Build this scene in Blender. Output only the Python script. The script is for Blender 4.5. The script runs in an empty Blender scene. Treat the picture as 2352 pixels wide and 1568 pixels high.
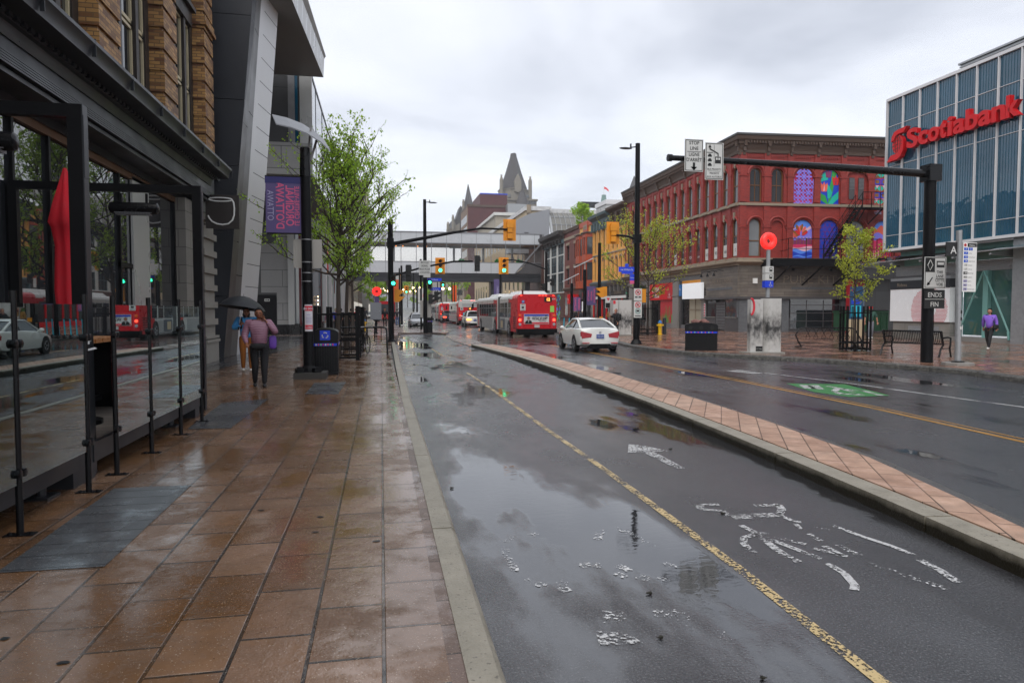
import bpy, bmesh, math, random
from mathutils import Vector, Matrix
from mathutils.geometry import tessellate_polygon
SC = bpy.context.scene
COL = SC.collection
R = math.radians
# ---------------- camera ----------------
cam = bpy.data.cameras.new('camera'); camo = bpy.data.objects.new('camera', cam); COL.objects.link(camo)
cam.sensor_width = 36.0; cam.lens = 24.0; cam.clip_start = 0.05; cam.clip_end = 5000
EYE = 1.75
camo.location = (0, 0, EYE); camo.rotation_euler = (R(90 - 2.629), 0, R(-10.855))
SC.camera = camo
# ---------------- exposure ----------------
SC.view_settings.view_transform = 'Standard'; SC.view_settings.look = 'None'
SC.view_settings.exposure = 0.5; SC.view_settings.gamma = 1.0
SC.cycles.max_bounces = 8; SC.cycles.transparent_max_bounces = 24; SC.cycles.glossy_bounces = 4
SC.cycles.diffuse_bounces = 3; SC.cycles.caustics_reflective = False; SC.cycles.caustics_refractive = False
# ---------------- overcast sky ----------------
SUN_EL, SUN_AZ = R(48), R(212)   # azimuth clockwise from +Y: behind the camera, left
W = bpy.data.worlds.new('World'); SC.world = W; W.use_nodes = True
nt = W.node_tree; nt.nodes.clear()
def N(t, ty, **kw):
    n = t.nodes.new(ty)
    for k, v in kw.items():
        if k in n.inputs: n.inputs[k].default_value = v
        else: setattr(n, k, v)
    return n
wo = N(nt, 'ShaderNodeOutputWorld')
sky = N(nt, 'ShaderNodeTexSky', sky_type='NISHITA', sun_disc=False, sun_elevation=SUN_EL, sun_rotation=SUN_AZ)
bg1 = N(nt, 'ShaderNodeBackground', Strength=0.02); nt.links.new(sky.outputs[0], bg1.inputs[0])
tc = N(nt, 'ShaderNodeTexCoord')
sep = N(nt, 'ShaderNodeSeparateXYZ'); nt.links.new(tc.outputs['Generated'], sep.inputs[0])
za = N(nt, 'ShaderNodeMath', operation='ADD'); nt.links.new(sep.outputs[2], za.inputs[0]); za.inputs[1].default_value = 0.22
zm = N(nt, 'ShaderNodeMath', operation='MAXIMUM'); nt.links.new(za.outputs[0], zm.inputs[0]); zm.inputs[1].default_value = 0.12
dx = N(nt, 'ShaderNodeMath', operation='DIVIDE'); dy = N(nt, 'ShaderNodeMath', operation='DIVIDE')
nt.links.new(sep.outputs[0], dx.inputs[0]); nt.links.new(zm.outputs[0], dx.inputs[1])
nt.links.new(sep.outputs[1], dy.inputs[0]); nt.links.new(zm.outputs[0], dy.inputs[1])
cmb = N(nt, 'ShaderNodeCombineXYZ'); nt.links.new(dx.outputs[0], cmb.inputs[0]); nt.links.new(dy.outputs[0], cmb.inputs[1])
no = N(nt, 'ShaderNodeTexNoise', Scale=1.15, Detail=5.0, Roughness=0.5, Distortion=0.35); nt.links.new(cmb.outputs[0], no.inputs['Vector'])
cr = N(nt, 'ShaderNodeValToRGB'); nt.links.new(no.outputs[0], cr.inputs[0])
e = cr.color_ramp.elements
e[0].position = 0.30; e[0].color = (0.40, 0.415, 0.46, 1)
e[1].position = 0.62; e[1].color = (0.78, 0.79, 0.82, 1)
m = e.new(0.46); m.color = (0.62, 0.635, 0.68, 1)
bg2 = N(nt, 'ShaderNodeBackground', Strength=0.97); nt.links.new(cr.outputs[0], bg2.inputs[0])
ad = N(nt, 'ShaderNodeAddShader'); nt.links.new(bg1.outputs[0], ad.inputs[0]); nt.links.new(bg2.outputs[0], ad.inputs[1])
nt.links.new(ad.outputs[0], wo.inputs[0])
# ---------------- sun behind cloud ----------------
sl = bpy.data.lights.new('sun', 'SUN'); sl.energy = 1.5; sl.angle = R(50); sl.color = (1.0, 0.97, 0.92)
so = bpy.data.objects.new('sun', sl); COL.objects.link(so)
so.rotation_euler = (R(90) - SUN_EL, 0, R(180) - SUN_AZ)

# ---------------- pixel to world helper (2352 x 1568 photo grid) ----------------
FPX = 1568.0; PCX, PCY = 1176.0, 784.0
_p, _y = R(2.62908), R(10.85539)
def ray(u, v):
    x = (u - PCX) / FPX; y = (PCY - v) / FPX
    fy = math.cos(_p) + y * math.sin(_p); z = -math.sin(_p) + y * math.cos(_p)
    return (x * math.cos(_y) + fy * math.sin(_y), -x * math.sin(_y) + fy * math.cos(_y), z)
def G(u, v, z=0.0):
    r = ray(u, v); t = (z - EYE) / r[2]; return Vector((r[0] * t, r[1] * t, z))
def atY(u, v, Y):
    r = ray(u, v); t = Y / r[1]; return Vector((r[0] * t, Y, EYE + r[2] * t))
def atX(u, v, X):
    r = ray(u, v); t = X / r[0]; return Vector((X, r[1] * t, EYE + r[2] * t))

# ---------------- mesh builder ----------------
class MB:
    def __init__(s): s.v = []; s.f = []; s.mi = []; s.m = 0; s.M = Matrix.Identity(4); s.sm = []
    def add(s, vs, fs, m=None):
        b = len(s.v)
        for p in vs: s.v.append(tuple(s.M @ Vector(p)))
        for f in fs: s.f.append(tuple(b + i for i in f)); s.mi.append(s.m if m is None else m)
        return s
    def box(s, x0, x1, y0, y1, z0, z1, m=None):
        v = [(x0,y0,z0),(x1,y0,z0),(x1,y1,z0),(x0,y1,z0),(x0,y0,z1),(x1,y0,z1),(x1,y1,z1),(x0,y1,z1)]
        return s.add(v, [(0,3,2,1),(4,5,6,7),(0,1,5,4),(1,2,6,5),(2,3,7,6),(3,0,4,7)], m)
    def bc(s, c, d, m=None, rz=0):
        h = [k / 2 for k in d]
        if rz:
            o = s.M; s.M = o @ Matrix.Translation(c) @ Matrix.Rotation(rz, 4, 'Z')
            s.box(-h[0], h[0], -h[1], h[1], -h[2], h[2], m); s.M = o; return s
        return s.box(c[0]-h[0], c[0]+h[0], c[1]-h[1], c[1]+h[1], c[2]-h[2], c[2]+h[2], m)
    def tube(s, pts, r, n=8, m=None, caps=True, flat=1.0):
        pts = [Vector(p) for p in pts]; k = len(pts)
        rr = r if isinstance(r, (list, tuple)) else [r] * k
        vs = []; up = None
        for i, p in enumerate(pts):
            d = (pts[min(i+1, k-1)] - pts[max(i-1, 0)])
            if d.length < 1e-9: d = Vector((0, 0, 1))
            d.normalize()
            if up is None: up = Vector((0, 0, 1)) if abs(d.z) < 0.9 else Vector((0, 1, 0))
            a = d.cross(up)
            if a.length < 1e-4: a = d.orthogonal()
            a.normalize(); b = a.cross(d).normalized(); up = b
            for j in range(n):
                t = 2 * math.pi * (j + 0.5) / n
                vs.append(p + a * math.cos(t) * rr[i] + b * math.sin(t) * rr[i] * flat)
        fs = []
        for i in range(k - 1):
            for j in range(n):
                j2 = (j + 1) % n
                fs.append((i*n+j, i*n+j2, (i+1)*n+j2, (i+1)*n+j))
        if caps: fs.append(tuple(range(n-1, -1, -1))); fs.append(tuple((k-1)*n + j for j in range(n)))
        return s.add(vs, fs, m)
    def cyl(s, p0, p1, r0, r1=None, n=12, m=None): return s.tube([p0, p1], [r0, r0 if r1 is None else r1], n, m)
    def lathe(s, prof, n=16, c=(0,0,0), m=None, axis='Z'):
        vs = []; fs = []; k = len(prof)
        for r, z in prof:
            for j in range(n):
                t = 2 * math.pi * j / n
                if axis == 'Z': vs.append((c[0] + r*math.cos(t), c[1] + r*math.sin(t), c[2] + z))
                elif axis == 'X': vs.append((c[0] + z, c[1] + r*math.cos(t), c[2] + r*math.sin(t)))
                else: vs.append((c[0] + r*math.sin(t), c[1] + z, c[2] + r*math.cos(t)))
        for i in range(k-1):
            for j in range(n):
                j2 = (j+1) % n; fs.append((i*n+j, i*n+j2, (i+1)*n+j2, (i+1)*n+j))
        if prof[0][0] > 1e-6: fs.append(tuple(range(n-1, -1, -1)))
        if prof[-1][0] > 1e-6: fs.append(tuple((k-1)*n+j for j in range(n)))
        return s.add(vs, fs, m)
    def ell(s, c, r, n=12, k=8, m=None, fn=None):
        vs = []; fs = []
        for i in range(k+1):
            ph = math.pi * i / k
            for j in range(n):
                t = 2*math.pi*j/n
                p = Vector((math.sin(ph)*math.cos(t), math.sin(ph)*math.sin(t), -math.cos(ph)))
                if fn: p = fn(p)
                vs.append((c[0]+p.x*r[0], c[1]+p.y*r[1], c[2]+p.z*r[2]))
        for i in range(k):
            for j in range(n):
                j2 = (j+1) % n; fs.append((i*n+j, i*n+j2, (i+1)*n+j2, (i+1)*n+j))
        return s.add(vs, fs, m)
    def poly(s, pts, m=None): return s.add(pts, [tuple(range(len(pts)))], m)
    def slab(s, pts, z0, z1, m=None, ms=None, bottom=False):
        n = len(pts); a = sum(pts[i][0]*pts[(i+1)%n][1]-pts[(i+1)%n][0]*pts[i][1] for i in range(n))
        if a < 0: pts = pts[::-1]
        tri = tessellate_polygon([[Vector((p[0], p[1], 0)) for p in pts]])
        b = [(p[0], p[1], z1) for p in pts]; 
        fs = []
        for t in tri:
            q = [Vector(b[i]) for i in t]
            fs.append(t if (q[1]-q[0]).cross(q[2]-q[0]).z > 0 else t[::-1])
        s.add(b, fs, m)
        v = [(p[0], p[1], z0) for p in pts] + b
        s.add(v, [(i, (i+1)%n, n+(i+1)%n, n+i) for i in range(n)], m if ms is None else ms)
        if bottom: s.add([(p[0], p[1], z0) for p in pts], [f[::-1] for f in fs], m if ms is None else ms)
        return s
    def xz(s, pts, y, m=None, holes=(), flip=False):
        """flat polygon in the local xz plane facing -y, with holes"""
        loops = [[Vector((p[0], p[1], 0)) for p in q] for q in [pts] + list(holes)]
        allp = [p for l in loops for p in l]
        tri = tessellate_polygon(loops); fs = []
        for t in tri:
            q = [allp[i] for i in t]
            c = (q[1]-q[0]).cross(q[2]-q[0]).z
            if abs(c) < 1e-10: continue
            fs.append(tuple(t) if (c > 0) != flip else tuple(t[::-1]))
        return s.add([(p.x, y, p.y) for p in allp], fs, m)
    def extr(s, pts, y0, y1, m=None, ms=None, back=False):
        """solid from an xz outline between y0 (front) and y1"""
        n = len(pts); a = sum(pts[i][0]*pts[(i+1)%n][1]-pts[(i+1)%n][0]*pts[i][1] for i in range(n))
        if a < 0: pts = pts[::-1]
        s.xz(pts, y0, m)
        if back: s.xz(pts, y1, m, flip=True)
        v = [(p[0], y0, p[1]) for p in pts] + [(p[0], y1, p[1]) for p in pts]
        return s.add(v, [(i, n+i, n+(i+1)%n, (i+1)%n) for i in range(n)], m if ms is None else ms)
    def text(s, txt, size, x, y, z, m=None, bold=0.0, ext=0.004, align='CENTER', sx=1.0, spc=1.0):
        """lettering lying in the xz plane facing -y, baseline at z"""
        key = (txt, bold, ext, align, spc)
        if key not in TXT:
            cu = bpy.data.curves.new('t', 'FONT'); cu.body = txt; cu.size = 1; cu.align_x = align; cu.offset = bold
            cu.resolution_u = 3; cu.space_character = spc
            o = bpy.data.objects.new('t', cu); COL.objects.link(o)
            dg = bpy.context.evaluated_depsgraph_get(); me = o.evaluated_get(dg).to_mesh()
            TXT[key] = ([tuple(v.co) for v in me.vertices], [tuple(p.vertices) for p in me.polygons])
            o.evaluated_get(dg).to_mesh_clear(); bpy.data.objects.remove(o); bpy.data.curves.remove(cu)
        vs, fs = TXT[key]
        s.add([(x + p[0]*size*sx, y, z + p[1]*size) for p in vs], fs, m)
        return s
    def build(s, name, mats, parent=None, smooth=None, loc=None, rot=None):
        me = bpy.data.meshes.new(name); me.from_pydata(s.v, [], s.f)
        if not isinstance(mats, (list, tuple)): mats = [mats]
        for m in mats: me.materials.append(MAT(m) if isinstance(m, str) else m)
        if len(mats) > 1: me.polygons.foreach_set('material_index', s.mi)
        uv = me.uv_layers.new(name='UVMap'); d = uv.data
        co = s.v
        for p in me.polygons:
            nx, ny, nz = p.normal
            if abs(nz) > 0.7:
                for li in p.loop_indices:
                    c = co[me.loops[li].vertex_index]; d[li].uv = (c[0], c[1])
            else:
                l = math.hypot(nx, ny) or 1; tx, ty = -ny/l, nx/l
                for li in p.loop_indices:
                    c = co[me.loops[li].vertex_index]; d[li].uv = (c[0]*tx + c[1]*ty, c[2])
        if smooth is not None:
            me.polygons.foreach_set('use_smooth', [True]*len(me.polygons))
            if smooth < 180: me.set_sharp_from_angle(angle=R(smooth))
        me.update()
        o = bpy.data.objects.new(name, me); COL.objects.link(o)
        if parent is not None: o.parent = parent
        if loc is not None: o.location = loc
        if rot is not None: o.rotation_euler = rot
        return o
TXT = {}
def tag(o, label=None, cat=None, group=None, kind=None):
    if label: o['label'] = label
    if cat: o['category'] = cat
    if group: o['group'] = group
    if kind: o['kind'] = kind
    return o
def thing(name, label, cat, loc=(0,0,0), rz=0, group=None):
    o = bpy.data.objects.new(name, None); COL.objects.link(o); o.empty_display_size = 0.3
    o.location = loc; o.rotation_euler = (0, 0, rz)
    return tag(o, label, cat, group)
def copy_tree(o, parent=None, loc=None, rz=None, label=None, group=None):
    c = o.copy(); COL.objects.link(c)
    c.parent = parent
    if loc is not None: c.location = loc
    if rz is not None: c.rotation_euler = (0, 0, rz)
    if label: c['label'] = label
    if group: c['group'] = group
    for ch in KIDS(o): copy_tree(ch, c)
    return c
def KIDS(o): return [x for x in COL.objects if x.parent == o]

# ---------------- materials ----------------
MATS = {}; DEFS = {}
def MAT(n):
    if n not in MATS: MATS[n] = DEFS[n]() if callable(DEFS[n]) else simple(n, *DEFS[n][0], **DEFS[n][1])
    return MATS[n]
def base(n):
    m = bpy.data.materials.new(n); m.use_nodes = True; t = m.node_tree; t.nodes.clear()
    o = N(t, 'ShaderNodeOutputMaterial'); b = N(t, 'ShaderNodeBsdfPrincipled'); t.links.new(b.outputs[0], o.inputs[0])
    return m, t, b, o
def vec(t, coord='Object', scale=(1,1,1)):
    c = N(t, 'ShaderNodeTexCoord'); mp = N(t, 'ShaderNodeMapping'); mp.inputs['Scale'].default_value = scale
    t.links.new(c.outputs[coord], mp.inputs[0]); return mp.outputs[0]
def noise(t, v, scale, detail=4, rough=0.55, dist=0.0):
    n = N(t, 'ShaderNodeTexNoise', Scale=scale, Detail=float(detail), Roughness=rough, Distortion=dist)
    t.links.new(v, n.inputs['Vector']); return n.outputs[0]
def ramp(t, f, stops, interp='LINEAR'):
    r = N(t, 'ShaderNodeValToRGB'); t.links.new(f, r.inputs[0]); r.color_ramp.interpolation = interp
    e = r.color_ramp.elements
    while len(e) > 1: e.remove(e[0])
    e[0].position = stops[0][0]; e[0].color = col4(stops[0][1])
    for p, c in stops[1:]:
        x = e.new(p); x.color = col4(c)
    return r.outputs[0]
def col4(c): return (c, c, c, 1) if isinstance(c, (int, float)) else tuple(c[:3]) + (1,)
def mix(t, f, a, b, mode='MIX'):
    m = N(t, 'ShaderNodeMix', data_type='RGBA', blend_type=mode)
    for i, x in ((0, f), (6, a), (7, b)):
        if isinstance(x, (int, float, tuple, list)): m.inputs[i].default_value = x if i == 0 else col4(x)
        else: t.links.new(x, m.inputs[i])
    return m.outputs[2]
def math_(t, op, a, b=None, clamp=False):
    m = N(t, 'ShaderNodeMath', operation=op); m.use_clamp = clamp
    for i, x in ((0, a), (1, b)):
        if x is None: continue
        if isinstance(x, (int, float)): m.inputs[i].default_value = x
        else: t.links.new(x, m.inputs[i])
    return m.outputs[0]
def bump(t, h, strength=0.3, dist=0.01):
    b = N(t, 'ShaderNodeBump', Strength=strength, Distance=dist); t.links.new(h, b.inputs['Height']); return b.outputs[0]
def simple(n, c, rough=0.5, metal=0.0, var=0.25, sc=3.0, bmp=0.0, bsc=40.0, spec=0.4, emit=0.0, coat=0.0):
    m, t, b, o = base(n)
    v = vec(t)
    f = noise(t, v, sc, 5)
    cc = mix(t, f, tuple(x*(1-var) for x in c), tuple(min(1, x*(1+var)) for x in c))
    t.links.new(cc, b.inputs['Base Color'])
    rr = ramp(t, f, [(0.3, max(0.02, rough*0.8)), (0.7, min(1, rough*1.2))]); t.links.new(rr, b.inputs['Roughness'])
    b.inputs['Metallic'].default_value = metal; b.inputs['Specular IOR Level'].default_value = spec
    if coat: b.inputs['Coat Weight'].default_value = coat; b.inputs['Coat Roughness'].default_value = 0.04
    if bmp: t.links.new(bump(t, noise(t, v, bsc, 3), bmp, 0.01), b.inputs['Normal'])
    if emit: b.inputs['Emission Color'].default_value = col4(c); b.inputs['Emission Strength'].default_value = emit
    return m
def D(n, *a, **k): DEFS[n] = (a, k)
D('black_metal', (0.005,0.005,0.006), 0.4, 0.0, bmp=0.15, bsc=60, spec=0.13)
D('black_gloss', (0.005,0.005,0.006), 0.25, spec=0.25)
D('dark_metal', (0.026,0.028,0.033), 0.38, 0.2, sc=1.5)
D('grey_metal', (0.20,0.20,0.21), 0.4, 0.4)
D('steel', (0.42,0.42,0.44), 0.3, 0.8)
D('galv', (0.32,0.33,0.34), 0.45, 0.5, sc=8)
D('sign_back', (0.36,0.34,0.31), 0.42, 0.35, var=0.1)
D('sign_white', (0.55,0.55,0.53), 0.4, var=0.06)
D('ink', (0.006,0.006,0.006), 0.4)
D('white_paint', (0.72,0.72,0.70), 0.4, var=0.06)
D('signal_yellow', (0.68,0.26,0.01), 0.38, var=0.15)
D('signal_visor', (0.006,0.006,0.006), 0.5)
D('lens_off', (0.03,0.012,0.008), 0.2)
D('green_lamp', (0.03,0.95,0.45), 0.3, emit=5.0, var=0)
D('red_lamp', (1.0,0.06,0.03), 0.3, emit=3.0, var=0)
D('amber_lamp', (1.0,0.30,0.05), 0.3, emit=3.0, var=0)
D('warm_lamp', (1.0,0.72,0.40), 0.3, emit=6.0, var=0)
D('red_sign', (0.56,0.004,0.008), 0.45, var=0.08, spec=0.3)
D('red_glow', (0.95,0.03,0.025), 0.3, emit=0.6, var=0.03)
D('blue_sign', (0.01,0.05,0.62), 0.35, var=0.05)
D('purple_banner', (0.10,0.075,0.20), 0.6, var=0.12)
D('navy_banner', (0.03,0.03,0.14), 0.6)
D('pink_ink', (0.62,0.10,0.22), 0.6, var=0.05)
D('lilac_ink', (0.35,0.33,0.5), 0.6)
D('orange_ink', (0.85,0.12,0.02), 0.5)
D('red_fabric', (0.50,0.008,0.02), 0.75, var=0.25, sc=6, bmp=0.3, bsc=25)
D('clear_plastic', (0.5,0.5,0.5), 0.12)
D('wood_top', (0.42,0.17,0.05), 0.3, sc=12)
D('stone', (0.27,0.255,0.23), 0.7, var=0.25, sc=2.5, bmp=0.5, bsc=14)
D('stone_trim', (0.26,0.21,0.155), 0.7, var=0.3, sc=3, bmp=0.4, bsc=20)
D('hotel_stone', (0.20,0.18,0.145), 0.8, var=0.2, sc=0.2)
D('beige_stone', (0.45,0.36,0.235), 0.75, var=0.2, sc=0.6)
D('cream_wall', (0.33,0.29,0.23), 0.75, var=0.2, sc=0.4)
D('concrete', (0.22,0.21,0.195), 0.55, var=0.25, sc=1.2, bmp=0.3, bsc=30)
D('dark_slate', (0.016,0.018,0.024), 0.5, var=0.5, sc=1.1, bmp=0.25, bsc=9)
D('brown_slate', (0.05,0.045,0.044), 0.38, var=0.4, sc=1.3, bmp=0.2, bsc=8)
D('rough_stone', (0.045,0.043,0.04), 0.75, var=0.6, sc=14, bmp=1.0, bsc=28)
D('white_panel', (0.62,0.62,0.63), 0.35, var=0.08, sc=0.6)
D('bridge_panel', (0.44,0.46,0.48), 0.3, var=0.08, sc=0.6)
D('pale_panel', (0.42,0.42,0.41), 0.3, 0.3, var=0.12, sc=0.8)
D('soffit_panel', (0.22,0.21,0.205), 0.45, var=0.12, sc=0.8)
D('window_frame', (0.028,0.022,0.02), 0.45)
D('cream_frame', (0.50,0.43,0.28), 0.5)
D('brown_frame', (0.15,0.062,0.018), 0.5)
D('charcoal_paint', (0.07,0.067,0.07), 0.5, var=0.2)
D('roof_grey', (0.06,0.06,0.06), 0.7)
D('teal_cornice', (0.085,0.13,0.145), 0.55)
D('brown_cornice', (0.085,0.055,0.04), 0.6)
D('orange_paint', (0.36,0.055,0.015), 0.5, var=0.2)
D('white_frame', (0.55,0.55,0.52), 0.5)
D('maroon', (0.10,0.02,0.022), 0.7, var=0.2)
D('slate_roof', (0.042,0.038,0.038), 0.6, var=0.3, sc=0.2)
D('copper_roof', (0.10,0.20,0.17), 0.6)
D('patina_white', (0.5,0.5,0.5), 0.6, var=0.6, sc=1.5)
D('glass_roof', (0.17,0.165,0.15), 0.18, var=0.3, sc=0.5)
D('bark', (0.055,0.042,0.034), 0.85, var=0.4, sc=14, bmp=0.8, bsc=40)
D('car_white', (0.74,0.74,0.71), 0.12, coat=0.6, var=0.03)
D('car_silver', (0.36,0.37,0.38), 0.2, 0.6, coat=0.5, var=0.03)
D('car_black', (0.01,0.01,0.012), 0.12, coat=0.6)
D('car_red', (0.35,0.02,0.015), 0.2, coat=0.5)
D('bus_red', (0.50,0.005,0.012), 0.3, spec=0.35, var=0.06)
D('bus_white', (0.52,0.52,0.50), 0.3, coat=0.2, var=0.08)
D('bus_grey', (0.30,0.30,0.30), 0.4, var=0.1)
D('rubber', (0.012,0.012,0.012), 0.6)
D('bellows', (0.075,0.078,0.08), 0.7)
D('tail_red', (0.35,0.01,0.02), 0.12, coat=0.5)
D('plate_blue', (0.05,0.09,0.30), 0.3)
D('car_glass', (0.03,0.035,0.04), 0.05, var=0.1)
D('grey_ad', (0.08,0.09,0.11), 0.4)
D('skin', (0.42,0.20,0.12), 0.5, var=0.06)
D('skin_dark', (0.26,0.105,0.055), 0.45, var=0.08)
D('hair_black', (0.006,0.005,0.005), 0.5, spec=0.2)
D('hair_brown', (0.035,0.018,0.012), 0.5)
D('hair_grey', (0.25,0.23,0.21), 0.6)
D('lips', (0.22,0.05,0.04), 0.4)
D('eye', (0.02,0.012,0.01), 0.2)
D('teeth', (0.6,0.58,0.55), 0.3)
D('mauve_puffer', (0.24,0.115,0.17), 0.6, var=0.1)
D('blue_hoodie', (0.08,0.36,0.80), 0.75, var=0.35, sc=6)
D('rust_pants', (0.30,0.10,0.015), 0.8, var=0.2)
D('black_cloth', (0.010,0.010,0.012), 0.8)
D('dark_cloth', (0.03,0.032,0.04), 0.8)
D('white_shoe', (0.62,0.60,0.57), 0.5)
D('black_shoe', (0.014,0.014,0.016), 0.5)
D('purple_knit', (0.22,0.11,0.56), 0.7)
D('purple_bag', (0.13,0.05,0.35), 0.6)
D('red_cap', (0.75,0.01,0.02), 0.6)
D('green_plaid', (0.03,0.085,0.065), 0.8, var=0.5, sc=20)
D('grey_pants', (0.16,0.17,0.20), 0.8)
D('jeans', (0.05,0.11,0.27), 0.8)
D('tan_jacket', (0.28,0.14,0.03), 0.8)
D('hijab', (0.20,0.10,0.085), 0.8)
D('red_shirt', (0.20,0.035,0.035), 0.8)
D('umbrella_cloth', (0.016,0.018,0.022), 0.5)
D('hydrant_yellow', (0.70,0.42,0.01), 0.4)
D('hydrant_blue', (0.02,0.16,0.45), 0.4)
D('cabinet_grey', (0.24,0.25,0.27), 0.45, var=0.08)
D('green_bin', (0.02,0.09,0.04), 0.5)
D('bin_black', (0.006,0.006,0.007), 0.4, bmp=0.1, spec=0.22)
D('route_blue', (0.01,0.08,0.5), 0.4)
D('tape_pink', (0.9,0.2,0.25), 0.4)
D('leaf_litter', (0.02,0.018,0.012), 0.7)
D('paper', (0.6,0.58,0.62), 0.5)
D('paper_red', (0.62,0.03,0.05), 0.5)
D('sticker_green', (0.30,0.62,0.10), 0.4)
D('ad_blue', (0.03,0.06,0.42), 0.4)
D('aqua', (0.02,0.45,0.62), 0.4)
D('teal_paint', (0.17,0.36,0.33), 0.35, var=0.06)
D('glass_fin', (0.018,0.085,0.12), 0.3)
D('red_poster', (0.45,0.02,0.03), 0.5)
D('poster_navy', (0.01,0.05,0.12), 0.35)
D('wood_beam', (0.12,0.06,0.03), 0.6)
D('patch_asphalt', (0.02,0.02,0.021), 0.3)
D('iron', (0.03,0.028,0.027), 0.35, 0.4)
D('kitchen_grey', (0.13,0.122,0.115), 0.55, var=0.15)
D('lit_shop', (0.85,0.80,0.70), 0.5, emit=0.32, var=0.5, sc=0.6)
D('lit_frosted', (0.30,0.27,0.20), 0.35, emit=0.06, var=0.3, sc=0.5)
D('white_lightbox', (0.78,0.80,0.82), 0.4, emit=0.22, var=0.02)
D('leaf_green', (0.16,0.30,0.035), 0.5)

def glassy(name, tint=(0.02,0.025,0.03), rough=0.03, waves=0.0, spec=1.0, var=0.6, vs=0.35, dens=None):
    def f():
        m, t, b, o = base(name); v = vec(t)
        f1 = noise(t, v, vs, 3)
        t.links.new(mix(t, f1, tuple(x*(1-var) for x in tint), tuple(x*(1+var) for x in tint)), b.inputs['Base Color'])
        b.inputs['Roughness'].default_value = rough; b.inputs['IOR'].default_value = 1.55; b.inputs['Specular IOR Level'].default_value = spec
        if waves: t.links.new(bump(t, noise(t, v, waves, 2, 0.4), 0.12, 0.1), b.inputs['Normal'])
        return m
    DEFS[name] = f
glassy('window_glass', (0.035,0.038,0.042), 0.05, 0.9, spec=0.6)
glassy('dark_glass', (0.014,0.016,0.02), 0.02, 0.4, spec=1.3)
glassy('shop_glass', (0.02,0.022,0.025), 0.015, 0.0, spec=2.0)
glassy('light_glass', (0.20,0.22,0.23), 0.06, 0.6)
glassy('shaded_glass', (0.018,0.02,0.024), 0.25, spec=0.15)
glassy('far_glass', (0.035,0.04,0.045), 0.1)
glassy('tower_glass', (0.007,0.065,0.12), 0.02, 1.3, spec=0.85, var=0.6, vs=0.5)
glassy('entry_glass', (0.04,0.11,0.10), 0.03, 0.5, spec=1.0)
glassy('mall_glass', (0.30,0.33,0.36), 0.05, 0.4, spec=1.4, var=0.15)
glassy('interior_glass', (0.22,0.165,0.13), 0.08, 0.3, var=0.5, vs=0.5)

def clear_glass(name, tint, boost=1.0):
    def f():
        m = bpy.data.materials.new(name); m.use_nodes = True; t = m.node_tree; t.nodes.clear()
        o = N(t, 'ShaderNodeOutputMaterial')
        tr = N(t, 'ShaderNodeBsdfTransparent'); tr.inputs[0].default_value = col4(tint)
        gl = N(t, 'ShaderNodeBsdfGlossy', Roughness=0.004); gl.inputs[0].default_value = (0.80, 0.93, 0.96, 1)
        df = N(t, 'ShaderNodeBsdfDiffuse'); df.inputs[0].default_value = (0.30, 0.34, 0.33, 1)
        v = vec(t); s = noise(t, v, 260, 2); s2 = noise(t, v, 3.0, 3)
        spk = math_(t, 'MULTIPLY', ramp(t, s, [(0.60, 0.0), (0.72, 1.0)]), ramp(t, s2, [(0.4, 0.03), (0.7, 0.22)]))
        fr = N(t, 'ShaderNodeFresnel', IOR=1.5)
        k = math_(t, 'MULTIPLY', fr.outputs[0], boost, True)
        mx = N(t, 'ShaderNodeMixShader'); t.links.new(k, mx.inputs[0]); t.links.new(tr.outputs[0], mx.inputs[1]); t.links.new(gl.outputs[0], mx.inputs[2])
        m2 = N(t, 'ShaderNodeMixShader'); t.links.new(spk, m2.inputs[0]); t.links.new(mx.outputs[0], m2.inputs[1]); t.links.new(df.outputs[0], m2.inputs[2])
        t.links.new(m2.outputs[0], o.inputs[0]); return m
    DEFS[name] = f
clear_glass('patio_glass', (0.60, 0.70, 0.69), 2.9)
clear_glass('canopy_glass', (0.45, 0.62, 0.60), 1.6)
clear_glass('bridge_glass', (0.88, 0.86, 0.84), 0.8)

def brick(name, c1, c2, mortar, w=0.22, h=0.075, mort=0.008, rough=0.6, bstr=0.5, patch=0.25, coord='UV', wet=0.0):
    def f():
        m, t, b, o = base(name); v = vec(t, coord)
        br = N(t, 'ShaderNodeTexBrick'); br.offset = 0.5
        br.inputs['Scale'].default_value = 1.0; br.inputs['Brick Width'].default_value = w; br.inputs['Row Height'].default_value = h
        br.inputs['Mortar Size'].default_value = mort; br.inputs['Mortar Smooth'].default_value = 0.1
        br.inputs['Color1'].default_value = col4(c1); br.inputs['Color2'].default_value = col4(c2); br.inputs['Mortar'].default_value = col4(mortar)
        t.links.new(v, br.inputs['Vector'])
        big = noise(t, vec(t, 'Object'), 0.45, 6, 0.6)
        sh = ramp(t, big, [(0.3, 1-patch), (0.7, 1+patch*0.6)])
        t.links.new(mix(t, 1.0, br.outputs[0], sh, 'MULTIPLY'), b.inputs['Base Color'])
        b.inputs['Roughness'].default_value = rough
        fine = noise(t, vec(t, 'Object'), 60, 3)
        h_ = math_(t, 'ADD', math_(t, 'MULTIPLY', br.outputs[1], -1.0), math_(t, 'MULTIPLY', fine, 0.4))
        t.links.new(bump(t, h_, bstr, 0.006), b.inputs['Normal'])
        return m
    DEFS[name] = f
brick('ochre_brick', (0.50,0.27,0.085), (0.13,0.045,0.016), (0.16,0.09,0.04), 0.25, 0.085, 0.010, patch=0.3)
brick('red_brick', (0.32,0.028,0.018), (0.22,0.018,0.013), (0.14,0.018,0.014), 0.24, 0.08, 0.006, patch=0.18)
brick('brown_brick', (0.12,0.05,0.036), (0.085,0.035,0.026), (0.05,0.03,0.025), patch=0.2)
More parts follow.
